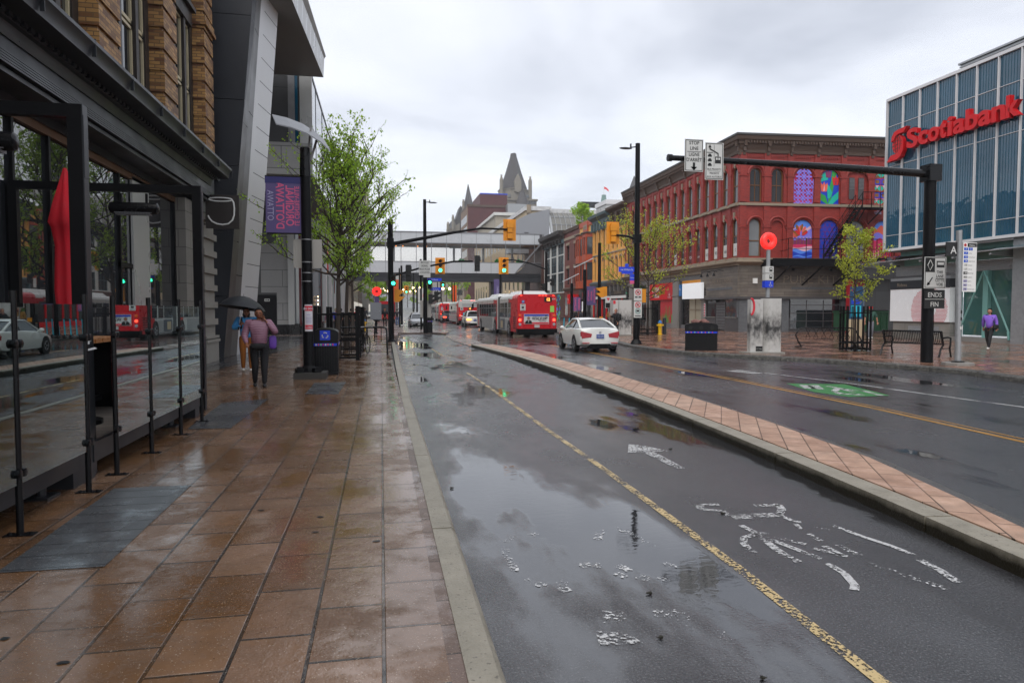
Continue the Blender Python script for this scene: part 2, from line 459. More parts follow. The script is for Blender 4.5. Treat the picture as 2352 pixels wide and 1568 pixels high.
brick('dark_red_brick', (0.17,0.035,0.022), (0.12,0.025,0.018), (0.10,0.04,0.03), patch=0.3)
brick('yellow_brick', (0.80,0.42,0.10), (0.70,0.35,0.08), (0.6,0.32,0.10), patch=0.15)
brick('grey_brick', (0.13,0.14,0.15), (0.10,0.105,0.115), (0.06,0.06,0.065))
brick('maroon_brick', (0.10,0.02,0.022), (0.075,0.016,0.018), (0.07,0.02,0.02))
brick('tan_brick', (0.24,0.14,0.075), (0.17,0.10,0.06), (0.15,0.10,0.07))
brick('stone_block', (0.25,0.235,0.21), (0.20,0.19,0.17), (0.10,0.095,0.085), 1.1, 0.5, 0.012, patch=0.3)
brick('metal_tile', (0.46,0.47,0.48), (0.40,0.41,0.42), (0.16,0.16,0.16), 1.7, 0.78, 0.014, rough=0.28, bstr=0.3, patch=0.12)
brick('dark_panel', (0.05,0.05,0.052), (0.042,0.042,0.045), (0.015,0.015,0.015), 2.2, 1.6, 0.02, rough=0.35, bstr=0.3, patch=0.3)
brick('grey_panel', (0.30,0.295,0.285), (0.27,0.265,0.26), (0.10,0.10,0.10), 3.2, 1.1, 0.02, rough=0.35, bstr=0.3, patch=0.15)
brick('wood_siding', (0.17,0.145,0.12), (0.12,0.10,0.085), (0.025,0.022,0.02), 1.9, 0.24, 0.008, rough=0.5, patch=0.5)
# ================= ground materials =================
def wet_asphalt():
    m, t, b, o = base('wet_asphalt'); v = vec(t)
    sp = N(t, 'ShaderNodeSeparateXYZ'); t.links.new(v, sp.inputs[0]); X, Y = sp.outputs[0], sp.outputs[1]
    vs = vec(t, 'Object', (0.55, 0.16, 1)); vb = vec(t, 'Object', (1, 0.55, 1))
    fine = noise(t, v, 130, 3, 0.6); mid = noise(t, vb, 1.6, 5, 0.6); big = noise(t, vs, 1.0, 5, 0.55)
    # standing water: low spots of the lane plus the gutter along the median kerb
    cx = math_(t, 'ADD', 4.02, math_(t, 'MULTIPLY', ramp(t, math_(t, 'DIVIDE', Y, 18.0), [(0.15, 0.0), (0.4, 0.55), (0.75, 1.0)]), 0.62))
    d = math_(t, 'ABSOLUTE', math_(t, 'SUBTRACT', X, cx))
    d = math_(t, 'ADD', d, math_(t, 'MULTIPLY', math_(t, 'SUBTRACT', noise(t, v, 2.2, 4), 0.5), 0.5))
    gut = ramp(t, d, [(0.10, 1.0), (0.17, 0.0)])
    gy = ramp(t, math_(t, 'DIVIDE', Y, 40.0), [(0.11, 0.0), (0.13, 1.0), (0.6, 1.0), (0.75, 0.0)])
    gut = math_(t, 'MULTIPLY', gut, gy)
    lane = ramp(t, math_(t, 'DIVIDE', X, 6.0), [(0.09, 0.0), (0.15, 1.0), (0.30, 0.8), (0.5, 0.0)])
    f2 = math_(t, 'ADD', big, math_(t, 'MULTIPLY', lane, 0.13))
    pud = ramp(t, math_(t, 'ADD', f2, math_(t, 'MULTIPLY', math_(t, 'SUBTRACT', mid, 0.5), 0.20)), [(0.565, 0.0), (0.625, 1.0)])
    pud = math_(t, 'MAXIMUM', pud, gut)
    damp = ramp(t, math_(t, 'ADD', math_(t, 'MULTIPLY', big, 0.6), math_(t, 'MULTIPLY', mid, 0.4)), [(0.36, 0.0), (0.60, 1.0)])
    gr = noise(t, v, 75, 3, 0.65); c = ramp(t, gr, [(0.35, (0.008, 0.008, 0.010)), (0.55, (0.035, 0.035, 0.038)), (0.72, (0.11, 0.11, 0.11))])
    spk = ramp(t, noise(t, v, 95, 2), [(0.70, 0.0), (0.74, 1.0)])
    c = mix(t, math_(t, 'MULTIPLY', spk, 0.35), c, (0.16, 0.15, 0.14))
    c = mix(t, math_(t, 'MULTIPLY', pud, 0.45), c, (0.018, 0.018, 0.02))
    t.links.new(c, b.inputs['Base Color'])
    rg = mix(t, damp, 0.32, 0.13)
    rg = mix(t, pud, rg, 0.035); t.links.new(rg, b.inputs['Roughness'])
    t.links.new(mix(t, pud, mix(t, damp, 1.55, 2.0), 2.1), b.inputs['IOR']); b.inputs['Specular IOR Level'].default_value = 0.5
    inv = math_(t, 'SUBTRACT', 1.0, pud)
    h = math_(t, 'MULTIPLY', math_(t, 'ADD', math_(t, 'MULTIPLY', fine, 0.5), noise(t, v, 55, 3)), math_(t, 'MULTIPLY', inv, mix(t, damp, 1.0, 0.45)))
    rip = noise(t, vec(t, 'Object', (1, 2.2, 1)), 7, 3)
    h2 = math_(t, 'ADD', h, math_(t, 'MULTIPLY', rip, 0.10))
    t.links.new(bump(t, h2, 0.6, 0.012), b.inputs['Normal'])
    return m
DEFS['wet_asphalt'] = wet_asphalt
def paver(name, c1, c2, grout, w, h, rot=0.0, mort=0.006, r0=0.33, r1=0.10, stain=(0.10,0.045,0.012), st=0.5, wetlo=0.48, offs=0.5, speck=0.5):
    def f():
        m, t, b, o = base(name)
        c = N(t, 'ShaderNodeTexCoord'); mp = N(t, 'ShaderNodeMapping'); mp.inputs['Rotation'].default_value = (0, 0, rot)
        t.links.new(c.outputs['Object'], mp.inputs[0]); vb = mp.outputs[0]; v = vec(t)
        br = N(t, 'ShaderNodeTexBrick'); br.offset = offs; t.links.new(vb, br.inputs['Vector'])
        br.inputs['Scale'].default_value = 1.0; br.inputs['Brick Width'].default_value = w; br.inputs['Row Height'].default_value = h
        br.inputs['Mortar Size'].default_value = mort; br.inputs['Mortar Smooth'].default_value = 0.3; br.inputs['Bias'].default_value = 0.0
        br.inputs['Color1'].default_value = col4(c1); br.inputs['Color2'].default_value = col4(c2); br.inputs['Mortar'].default_value = col4(grout)
        big = noise(t, v, 0.75, 6, 0.62, 0.3); mid = noise(t, v, 4.0, 5, 0.6); fine = noise(t, v, 120, 2, 0.6)
        col = mix(t, math_(t, 'MULTIPLY', ramp(t, big, [(0.42, 0.0), (0.62, 1.0)]), st), br.outputs[0], stain)
        col = mix(t, 1.0, col, ramp(t, mid, [(0.3, 0.75), (0.7, 1.25)]), 'MULTIPLY')
        sp = ramp(t, noise(t, v, 95, 1), [(0.68, 0.0), (0.73, 1.0)])
        col = mix(t, math_(t, 'MULTIPLY', sp, speck), col, (0.55, 0.46, 0.36))
        sd = ramp(t, noise(t, v, 110, 1), [(0.25, 1.0), (0.31, 0.0)])
        col = mix(t, math_(t, 'MULTIPLY', sd, 0.6), col, (0.02, 0.016, 0.014))
        t.links.new(col, b.inputs['Base Color'])
        wet = ramp(t, math_(t, 'ADD', math_(t, 'MULTIPLY', big, 0.55), math_(t, 'MULTIPLY', mid, 0.45)), [(wetlo, 0.0), (wetlo+0.1, 1.0)])
        jn = br.outputs[1]
        rg = mix(t, wet, r0, r1); t.links.new(rg, b.inputs['Roughness'])
        t.links.new(mix(t, wet, 1.42, 1.9), b.inputs['IOR'])
        hh = math_(t, 'ADD', math_(t, 'MULTIPLY', jn, -1.6), math_(t, 'MULTIPLY', math_(t, 'ADD', fine, noise(t, v, 45, 2)), mix(t, wet, 0.50, 0.12)))
        t.links.new(bump(t, hh, 0.5, 0.008), b.inputs['Normal'])
        return m
    DEFS[name] = f
paver('brown_paver', (0.21,0.125,0.078), (0.12,0.062,0.032), (0.022,0.019,0.017), 0.58, 0.35, R(-90), stain=(0.14,0.06,0.012), mort=0.011, r0=0.28, r1=0.06, wetlo=0.44)
paver('edge_paver', (0.17,0.11,0.085), (0.10,0.062,0.045), (0.02,0.017,0.014), 0.30, 0.2, R(-90))
paver('grey_paver', (0.10,0.103,0.108), (0.07,0.073,0.077), (0.008,0.008,0.008), 0.235, 1.3, R(-90), stain=(0.06,0.062,0.066), speck=0.25, mort=0.010, offs=0.0)
paver('dark_granite', (0.035,0.036,0.04), (0.024,0.025,0.028), (0.09,0.085,0.08), 0.6, 0.35, R(-90), stain=(0.02,0.02,0.022), speck=0.1, wetlo=0.40)
paver('median_paver', (0.47,0.31,0.225), (0.37,0.225,0.155), (0.06,0.035,0.02), 0.50, 0.25, R(-62), r0=0.5, r1=0.3, stain=(0.30,0.15,0.09), st=0.4, mort=0.008, wetlo=0.55)
paver('plaza_brick', (0.38,0.215,0.145), (0.18,0.08,0.05), (0.03,0.02,0.016), 0.22, 0.11, R(-20), r0=0.30, r1=0.06, stain=(0.06,0.028,0.018), st=0.8, mort=0.005, wetlo=0.45, speck=0.15)
paver('far_paver', (0.26,0.20,0.17), (0.18,0.13,0.11), (0.04,0.03,0.025), 0.6, 0.35, R(-90), stain=(0.13,0.09,0.07), r0=0.28, r1=0.08)
paver('crossing_brick', (0.10,0.045,0.04), (0.06,0.032,0.03), (0.12,0.10,0.09), 3.0, 0.5, R(-90), r0=0.25, r1=0.07, stain=(0.04,0.03,0.03), wetlo=0.42, mort=0.02)
def kerb_mat():
    m, t, b, o = base('kerb_concrete'); v = vec(t)
    f = noise(t, v, 5, 6, 0.65); g = noise(t, v, 70, 3)
    c = mix(t, f, (0.15, 0.135, 0.10), (0.37, 0.335, 0.27))
    sp = N(t, 'ShaderNodeSeparateXYZ'); t.links.new(v, sp.inputs[0])
    grime = ramp(t, math_(t, 'ADD', math_(t, 'MULTIPLY', sp.outputs[2], 6.0), math_(t, 'MULTIPLY', f, 0.45)), [(0.62, 1.0), (0.95, 0.0)])
    c = mix(t, grime, c, (0.018, 0.014, 0.006))
    pit = ramp(t, noise(t, v, 42, 2), [(0.30, 1.0), (0.36, 0.0)])
    c = mix(t, math_(t, 'MULTIPLY', pit, 0.7), c, (0.06, 0.05, 0.04))
    t.links.new(c, b.inputs['Base Color']); b.inputs['Roughness'].default_value = 0.48
    t.links.new(bump(t, math_(t, 'ADD', g, noise(t, v, 14, 3)), 0.6, 0.008), b.inputs['Normal']); return m
DEFS['kerb_concrete'] = kerb_mat
def granite():
    m, t, b, o = base('granite_kerb'); v = vec(t); f = noise(t, v, 9, 6, 0.7)
    t.links.new(ramp(t, f, [(0.35, (0.02,0.019,0.017)), (0.55, (0.09,0.085,0.075)), (0.7, (0.17,0.16,0.145))]), b.inputs['Base Color'])
    b.inputs['Roughness'].default_value = 0.5
    t.links.new(bump(t, math_(t, 'ADD', f, noise(t, v, 30, 4)), 1.0, 0.03), b.inputs['Normal']); return m
DEFS['granite_kerb'] = granite
def worn(name, c, amount=0.5, sc=38, rough=0.4, patch=0.5):
    """road paint worn through to the asphalt: the worn spots are see-through"""
    def f():
        m, t, b, o = base(name); v = vec(t)
        n1 = noise(t, v, sc, 4, 0.7); n2 = noise(t, v, 2.5, 3)
        k = math_(t, 'ADD', math_(t, 'MULTIPLY', n1, 0.62), math_(t, 'MULTIPLY', n2, 0.38))
        a = ramp(t, k, [(amount, 0.0), (amount+0.035, 1.0)])
        t.links.new(mix(t, n1, tuple(x*0.7 for x in c), c), b.inputs['Base Color']); b.inputs['Roughness'].default_value = rough
        tr = N(t, 'ShaderNodeBsdfTransparent'); mx = N(t, 'ShaderNodeMixShader')
        t.links.new(a, mx.inputs[0]); t.links.new(tr.outputs[0], mx.inputs[1]); t.links.new(b.outputs[0], mx.inputs[2]); t.links.new(mx.outputs[0], o.inputs[0])
        return m
    DEFS[name] = f
worn('yellow_line', (0.62, 0.46, 0.21), 0.482)
worn('yellow_line_far', (0.42, 0.20, 0.02), 0.40)
worn('white_marking', (0.58, 0.58, 0.58), 0.482)
worn('faint_marking', (0.72, 0.72, 0.72), 0.545)
worn('white_line_far', (0.55, 0.55, 0.55), 0.46)
worn('green_marking', (0.012, 0.19, 0.03), 0.36)

# ================= ground =================
def ground_z(Y): 
    t = max(0.0, min(1.0, (Y - 150) / 480.0)); return 15.0 * t * t * (3 - 2 * t)
g = MB()
ys = [-60, -10, 0, 20, 40, 60, 80, 110, 150] + [150 + 24*i for i in range(1, 21)] + [700, 1000, 2500]
xs = [-1500, -200, -40, 0, 20, 40, 200, 1500]
vs = [(x, y, ground_z(y)) for y in ys for x in xs]; nx = len(xs)
g.add(vs, [(j*nx+i, j*nx+i+1, (j+1)*nx+i+1, (j+1)*nx+i) for j in range(len(ys)-1) for i in range(nx-1)])
g.mi = [1 if (f // (nx-1)) >= 7 else 0 for f in range(len(g.f))]
D('far_asphalt', (0.05,0.05,0.053), 0.3, sc=0.3)
tag(g.build('road', ['wet_asphalt', 'far_asphalt']), kind='structure')
SW = 0.13
# left sidewalk
KX = 0.36
g = MB()
g.slab([(-14, -8), (0.29, -8), (0.29, 26), (0.40, 33), (0.50, 44), (-14, 44)], 0.0, SW)
tag(g.build('sidewalk', 'brown_paver'), kind='structure')
g = MB()
def strip(mb, pts, w, z0, z1, m=None, side=1):
    """a ribbon with thickness along a polyline; w to its right (+x side)"""
    n = len(pts); L = []; Rr = []
    for i, p in enumerate(pts):
        a = Vector(pts[max(i-1, 0)]); b = Vector(pts[min(i+1, n-1)]); d = (b-a).normalized(); nr = Vector((d.y, -d.x)) * side
        L.append(Vector(p)); Rr.append(Vector(p) + nr * w)
    for i in range(n-1):
        q = [(L[i].x, L[i].y), (Rr[i].x, Rr[i].y), (Rr[i+1].x, Rr[i+1].y), (L[i+1].x, L[i+1].y)]
        mb.slab(q, z0, z1, m)
strip(g, [(0.29, -8), (0.29, 26), (0.40, 33), (0.50, 44)], 0.07, 0.0, SW + 0.001)
tag(g.build('paving_edge', 'edge_paver'), kind='structure')
def kerb(name, pts, w, z1, mat, piece=3.0, gap=0.012, side=1, jitter=0.0, seg=None):
    mb = MB(); rnd = random.Random(5)
    # resample
    P = [Vector(p) for p in pts]; acc = []
    tot = sum((P[i+1]-P[i]).length for i in range(len(P)-1))
    def at(s):
        for i in range(len(P)-1):
            l = (P[i+1]-P[i]).length
            if s <= l or i == len(P)-2: return P[i] + (P[i+1]-P[i]) * (s / l), (P[i+1]-P[i]).normalized()
            s -= l
    s = 0
    while s < tot - 0.05:
        e_ = min(s + piece, tot); k = 4 if seg is None else seg
        rows = []
        for j in range(k+1):
            p, d = at(s + gap + (e_ - s - 2*gap) * j / k); nr = Vector((d.y, -d.x)) * side
            jt = rnd.uniform(-jitter, jitter)
            q = [p, p, p + nr*(w-0.03+jt), p + nr*(w+jt), p + nr*(w+0.012+jt)]
            zz = [0.0, z1, z1 + rnd.uniform(-jitter, jitter)*0.3, z1-0.03, -0.01]
            rows.append([(a.x, a.y, z) for a, z in zip(q, zz)])
        vs = [v for r in rows for v in r]
        fs = []
        for j in range(k):
            for i in range(4):
                a = j*5+i; f = (a, a+1, a+6, a+5)
                fs.append(f if side > 0 else f[::-1])
        fs.append((4,3,2,1,0)); fs.append(tuple(k*5+i for i in range(5)))
        mb.add(vs, fs); s = e_
    return tag(mb.build(name, mat, smooth=35), kind='structure')
kerb('kerb', [(0.36, -8), (0.36, 12), (0.40, 20), (0.50, 33), (0.57, 44)], 0.17, SW + 0.008, 'kerb_concrete', piece=2.6)
# bands of other paving
g = MB(); zz = SW + 0.004
def patch(mb, px, z):
    mb.add([(G(u, v, z).x, G(u, v, z).y, z) for u, v in px], [tuple(range(len(px)))])
patch(g, [(-10, 1315), (240, 1300), (440, 1113), (262, 1121)], zz)
patch(g, [(430, 985), (530, 983), (618, 915), (510, 925)], zz)
patch(g, [(700, 905), (776, 905), (795, 877), (722, 879)], zz)
tag(g.build('dark_paving_bands', 'grey_paver'), kind='structure')
g = MB()
q = [G(478, 855, zz), G(556, 833, zz), G(704, 788, zz), G(800, 772, zz)]
g.slab([(q[0].x, q[0].y), (q[1].x, q[1].y), (q[2].x, q[2].y), (-3.3, 44), (-13, 44), (-13, 19)], SW+0.001, zz)
tag(g.build('dark_paving', 'dark_granite'), kind='structure')
# paving beyond the end of the bike lane
g = MB()
g.slab([(-13, 44.02), (1.0, 44.02), (1.2, 49.5), (3.6, 50.0), (4.5, 48.0), (5.1, 52.0), (4.2, 60.0), (2.3, 64), (1.6, 72), (1.6, 96), (1.6, 150), (-13, 150)], 0.0, SW-0.002)
tag(g.build('sidewalk_far', 'far_paver'), kind='structure')
# median
ML = [(4.02, 2.2), (4.10, 3.66), (4.26, 5.3), (4.45, 7.9), (4.62, 11), (4.71, 14), (4.76, 18), (4.72, 23), (4.45, 28), (4.18, 32.0)]
MRt = [(3.9, 1.5), (4.70, 4.2), (5.29, 6.6), (5.55, 9), (5.70, 12), (5.83, 17), (5.78, 21), (5.62, 27), (5.20, 32.0)]
kerb('median_kerb', [(x, y) for x, y in ML], 0.26, SW, 'kerb_concrete', piece=2.4)
g = MB()
def offs(pts, w):
    out = []
    for i, p in enumerate(pts):
        a = Vector(pts[max(i-1, 0)]); b = Vector(pts[min(i+1, len(pts)-1)]); d = (b-a).normalized(); out.append((p[0] + d.y*w, p[1] - d.x*w))
    return out
inn = offs(ML, 0.272)
g.slab(inn[1:] + MRt[::-1][:-1], 0.0, SW-0.004)
tag(g.build('median', 'median_paver'), kind='structure')
D('gutter_concrete', (0.07,0.068,0.064), 0.3, var=0.4, sc=2, bmp=0.4, bsc=40)
g = MB(); strip(g, [(x+0.01, y) for x, y in MRt], 0.20, 0.0, SW-0.05)
tag(g.build('gutter', 'gutter_concrete'), kind='structure')
# the median's nose is flipped round: the kerb face looks to the bike lane
g = MB(); g.slab([(4.2, 32.02), (5.2, 32.02), (5.3, 40), (4.9, 47.5), (4.2, 46), (4.0, 38)], 0.0, 0.03)
tag(g.build('paving_strip', 'far_paver'), kind='structure')
# brick crossing near the bus
g = MB(); g.add([(5.35, 33.5, 0.004), (12.9, 36.2, 0.004), (13.0, 50.5, 0.004), (5.3, 47.0, 0.004)], [(0, 1, 2, 3)])
tag(g.build('crossing', 'crossing_brick'), kind='structure')
# right plaza
RK = [(15.6, 0), (15.3, 8), (15.2, 13.7), (15.6, 16.1), (15.2, 18.1), (14.45, 20.4), (12.9, 22.8), (11.7, 25.0), (11.35, 28.0), (11.5, 31.0), (12.4, 36), (13.0, 42), (13.2, 56), (13.2, 150)]
kerb('granite_kerb', [(x-0.02, y) for x, y in RK], 0.3, SW+0.004, 'granite_kerb', piece=1.7, side=-1, jitter=0.022, seg=10)
for o in [x for x in COL.objects if x.name == 'granite_kerb']:
    o.location.x = 0.28
g = MB(); g.slab([(x+0.26, y) for x, y in RK] + [(60, 150), (60, 0)], 0.0, SW)
tag(g.build('plaza', 'plaza_brick'), kind='structure')
# painted lines
g = MB(); Z = 0.004
def line(mb, pts, w, z=Z):
    for i in range(len(pts)-1):
        a = Vector(pts[i]); b = Vector(pts[i+1]); d = (b-a).normalized(); n = Vector((d.y, -d.x))*w/2
        mb.add([(a.x-n.x, a.y-n.y, z), (a.x+n.x, a.y+n.y, z), (b.x+n.x, b.y+n.y, z), (b.x-n.x, b.y-n.y, z)], [(0, 1, 2, 3)])
line(g, [(2.27, 0.5), (2.30, 2.75), (2.37, 4.2), (2.40, 7.06), (2.38, 9.7), (2.40, 15.2), (2.35, 19)], 0.078)
line(g, [(2.30, 26), (2.25, 31)], 0.10)
tag(g.build('lane_line', 'yellow_line'), kind='structure')
g = MB(); line(g, [(8.2, 3), (8.37, 7.55), (8.62, 10.8), (8.66, 15.4), (8.50, 24.7), (8.3, 33)], 0.10)
line(g, [(8.38, 3), (8.55, 7.55), (8.80, 10.8), (8.84, 15.4), (8.68, 24.7), (8.48, 33)], 0.045)
tag(g.build('centre_line', 'yellow_line_far'), kind='structure')
g = MB(); line(g, [(11.5, 4), (11.38, 10.3), (11.18, 12.06), (10.99, 14.5), (10.6, 16.6), (10.2, 18.6)], 0.09)
line(g, [(7.1, 34), (6.6, 48)], 0.1); line(g, [(8.4, 33.2), (9.6, 26.6)], 0.0)
line(g, [(10.0, 18.2), (10.3, 17.2)], 0.5)
line(g, [(1.3, 38), (1.25, 42)], 0.35); line(g, [(1.9, 38), (1.85, 42)], 0.35)
tag(g.build('white_lines', 'white_line_far'), kind='structure')
# worn bicycle symbols and arrow
def px8(l): return [(1531+.349*a, 1102.5+.349*b) for a, b in l]
def px7(l): return [(918.75+.3125*a, 1102.5+.3125*b) for a, b in l]
def stroke(mb, px, w):
    P = [G(u, v, Z) for u, v in px]; line(mb, [(p.x, p.y) for p in P], w, Z)
g = MB()
for s_, w in [(a_, b_*.78) for a_, b_ in [([(345,158),(240,160),(205,175),(240,192),(370,200),(415,235)], .07), ([(430,240),(555,235)], .16), ([(580,165),(740,160)], .09), ([(735,160),(760,190),(740,225)], .09),
    ([(570,232),(740,225)], .14), ([(740,225),(830,265),(890,275)], .06), ([(850,285),(885,320)], .05), ([(490,295),(600,350),(675,350)], .07),
    ([(600,350),(510,375),(505,410),(545,455),(580,475)], .07), ([(600,355),(720,450),(780,490),(870,535)], .08), ([(640,370),(900,470),(1020,515)], .07),
    ([(715,370),(915,420)], .06), ([(935,350),(1020,400)], .06), ([(970,445),(1100,480),(1190,500)], .06), ([(1035,430),(1160,495)], .07),
    ([(1060,545),(1170,610),(1240,690),(1235,720)], .07), ([(1080,290),(1280,365),(1480,430),(1630,490)], .06), ([(1665,520),(1800,590),(1920,670)], .08)]]:
    stroke(g, px8(s_), w)
P = [G(918.75+.3646*a, 735+.3646*b, Z) for a, b in [(1440,780),(1510,785),(1690,822),(1600,828),(1795,930),(1745,935),(1530,830),(1435,833)]]
tri = tessellate_polygon([[Vector((p.x, p.y, 0)) for p in P]])
g.add(P, [t if (P[t[1]]-P[t[0]]).cross(P[t[2]]-P[t[0]]).z > 0 else t[::-1] for t in tri])
P = [G(u, v, Z) for u, v in px7([(1435,1095),(1680,1125),(1790,1195),(1465,1210)])]; g.add(P, [(3, 2, 1, 0)])
tag(g.build('bicycle_marking', 'white_marking'), kind='structure')
g = MB()
for s_, w in [([(1340,540),(1500,600),(1850,715)], .06), ([(985,305),(1090,330)], .05), ([(1120,420),(1200,460),(1290,500)], .05)]: stroke(g, px8(s_), w)
for s_, w in [([(870,390),(800,420),(785,450)], .07), ([(940,385),(1010,400)], .07), ([(770,480),(780,545),(850,665)], .06), ([(935,720),(1000,755),(1080,780)], .08),
    ([(1225,740),(1165,770),(1230,815)], .08), ([(1515,355),(1455,390),(1455,435)], .07), ([(1575,345),(1700,390),(1860,485)], .06), ([(1345,605),(1385,635)], .09),
    ([(1430,620),(1480,625)], .09), ([(1580,610),(1690,665)], .07), ([(1590,680),(1660,710)], .06), ([(1750,700),(1840,725)], .09), ([(1960,720),(1900,730)], .08),
    ([(1965,600),(2005,640)], .07), ([(1490,1000),(1670,1010)], .16), ([(1860,975),(2050,970),(2090,1030),(2140,1100),(2180,1095)], .09), ([(2270,1085),(2330,1090),(2400,1170)], .06)]:
    stroke(g, px7(s_), w)
tag(g.build('faded_marking', 'faint_marking'), kind='structure')
# green bicycle lane marking: diamond with white bicycle
g = MB()
P = [G(u, v, Z) for u, v in [(1805, 880), (1940, 882), (2045, 908), (1950, 911), (1870, 900)]]
P = [Vector((p.x, p.y, 0.004)) for p in P]; g.add(P, [(4, 3, 2, 1, 0)])
tag(g.build('green_bicycle_marking', 'green_marking'), kind='structure')
g = MB(); Z = 0.008
for s_, w in [([(1848, 884), (1862, 892)], .25), ([(1866, 884), (1880, 893)], .25), ([(1900, 886), (1935, 893), (1985, 897)], .14), ([(1925, 892), (1915, 898), (1935, 905), (1965, 904)], .14),
              ([(1935, 893), (1960, 900)], .12), ([(1975, 895), (2025, 908)], .12), ([(1965, 904), (1975, 907)], .2)]:
    stroke(g, s_, w)
Z = 0.004
tag(g.build('white_bicycle_marking', 'white_line_far'), kind='structure')
# manholes, gutter drain, tree grate
def disc(mb, u, v, r, z, n=20):
    p = G(u, v, z); mb.lathe([(r, -0.002), (r, 0.0), (0.0, 0.0)], n, (p.x, p.y, z + 0.004))
def thing1(name, mb, mat, label, cat, group=None, **k):
    return tag(mb.build(name, mat, **k), label, cat, group)
g = MB(); disc(g, 1400, 857, 0.36, 0.0)
for k in range(-4, 5): p = G(1400, 857, 0); l = math.sqrt(0.32**2 - (k*0.07)**2); g.bc((p.x, p.y + k*0.07, 0.006), (2*l, 0.02, 0.006))
thing1('manhole_cover', g, 'iron', 'round iron manhole cover set in the wet road beside the median', 'manhole')
g = MB(); p = G(2115, 849, 0); g.box(p.x-0.55, p.x+0.55, p.y-0.12, p.y+0.1, 0.002, 0.006)
for k in range(6): g.box(p.x-0.5+k*0.18, p.x-0.4+k*0.18, p.y-0.1, p.y+0.08, 0.006, 0.010)
thing1('drain_cover', g, 'iron', 'dark iron drain grate in the road close to the right granite kerb', 'drain')
g = MB(); disc(g, 1560, 785, 0.45, SW); thing1('manhole_cover', g, 'iron', 'dark round cover in the brick plaza left of the double litter bin', 'manhole')
# ================= helpers for buildings =================
def TM(T): return Matrix.Translation(T.location) @ Matrix.Rotation(T.rotation_euler[2], 4, 'Z')
def wb(mb, name, mat, T, smooth=None, label=None):
    """build a part whose coordinates are already in the world"""
    o = mb.build(name, mat, T, smooth); o.matrix_parent_inverse = TM(T).inverted()
    if label: o['label'] = label
    return o
def onp(T, u, v, y=0.0):
    """local x, z where the view through a photo point meets the vertical plane y of T"""
    M = TM(T).inverted(); o = M @ Vector((0, 0, EYE)); d = M.to_3x3() @ Vector(ray(u, v))
    t = (y - o.y) / d.y; return o.x + d.x*t, o.z + d.z*t
def wpoly(xc, w, z0, z1, kind='flat', n=9):
    h = w/2
    if kind == 'flat': return [(xc-h, z0), (xc+h, z0), (xc+h, z1), (xc-h, z1)]
    rise = h if kind == 'arch' else w*0.18
    zs = z1 - rise; pts = [(xc-h, z0), (xc+h, z0)]
    for i in range(n+1):
        a = math.pi * i / n
        pts.append((xc + h*math.cos(a), zs + rise*math.sin(a)))
    return pts
def inset(p, xc, zc, t, w, h): return [(xc + (x-xc)*(1-2*t/w), zc + (z-zc)*(1-2*t/h)) for x, z in p]
def window(parent, w, z0, z1, kind, y, frame, glass, rails=(0.5,), mull=0, t=0.07, name='window'):
    p = wpoly(0, w, z0, z1, kind); zc = (z0+z1)/2; h = z1-z0; q = inset(p, 0, zc, t, w, h)
    mb = MB(); mb.xz(p, y-0.06, holes=[q])
    n = len(q); v = [(a, y-0.06, b) for a, b in q] + [(a, y+0.02, b) for a, b in q]
    mb.add(v, [(i, (i+1) % n, n+(i+1) % n, n+i) for i in range(n)])
    for r in rails: mb.box(-w/2+t, w/2-t, y-0.055, y, z0+h*r-0.025, z0+h*r+0.035)
    for k in range(mull):
        x = -w/2 + w*(k+1)/(mull+1); mb.box(x-0.02, x+0.02, y-0.052, y, z0+t, z1-t if kind == 'flat' else z1-w*0.2)
    f = mb.build(name, frame, parent); g = MB(); g.xz(p, y); g.build('pane', glass, f); return f
def holes_row(wall, b0, b1, cells, depth, m=None, y0=0.0):
    """cells: list of (xa, xb, polygon or None); cuts real openings with reveals"""
    for xa, xb, p in cells:
        rect = [(xa, b0), (xb, b0), (xb, b1), (xa, b1)]
        if p is None: wall.add([(a, y0, b) for a, b in rect], [(0, 1, 2, 3)], m); continue
        wall.xz(rect, y0, m, holes=[p]); n = len(p)
        wall.add([(a, y0, b) for a, b in p] + [(a, y0+depth, b) for a, b in p], [(i, n+i, n+(i+1) % n, (i+1) % n) for i in range(n)], m)
def row(T, wall, xa, xb, b0, b1, n, w, z0, z1, kind, depth, frame, glass, rails=(0.5,), mull=0, y0=0.0, name='window', skip=()):
    pw = (xb-xa)/n; cells = []; tmpl = None
    for i in range(n):
        xc = xa + pw*(i+0.5)
        cells.append((xa+pw*i, xa+pw*(i+1), wpoly(xc, w, z0, z1, kind)))
        if i in skip: continue
        if tmpl is None: tmpl = window(T, w, z0, z1, kind, y0+depth, frame, glass, rails, mull, name=name); tmpl.location = (xc, 0, 0)
        else: copy_tree(tmpl, T, loc=(xc, 0, 0))
    holes_row(wall, b0, b1, cells, depth, y0=y0)

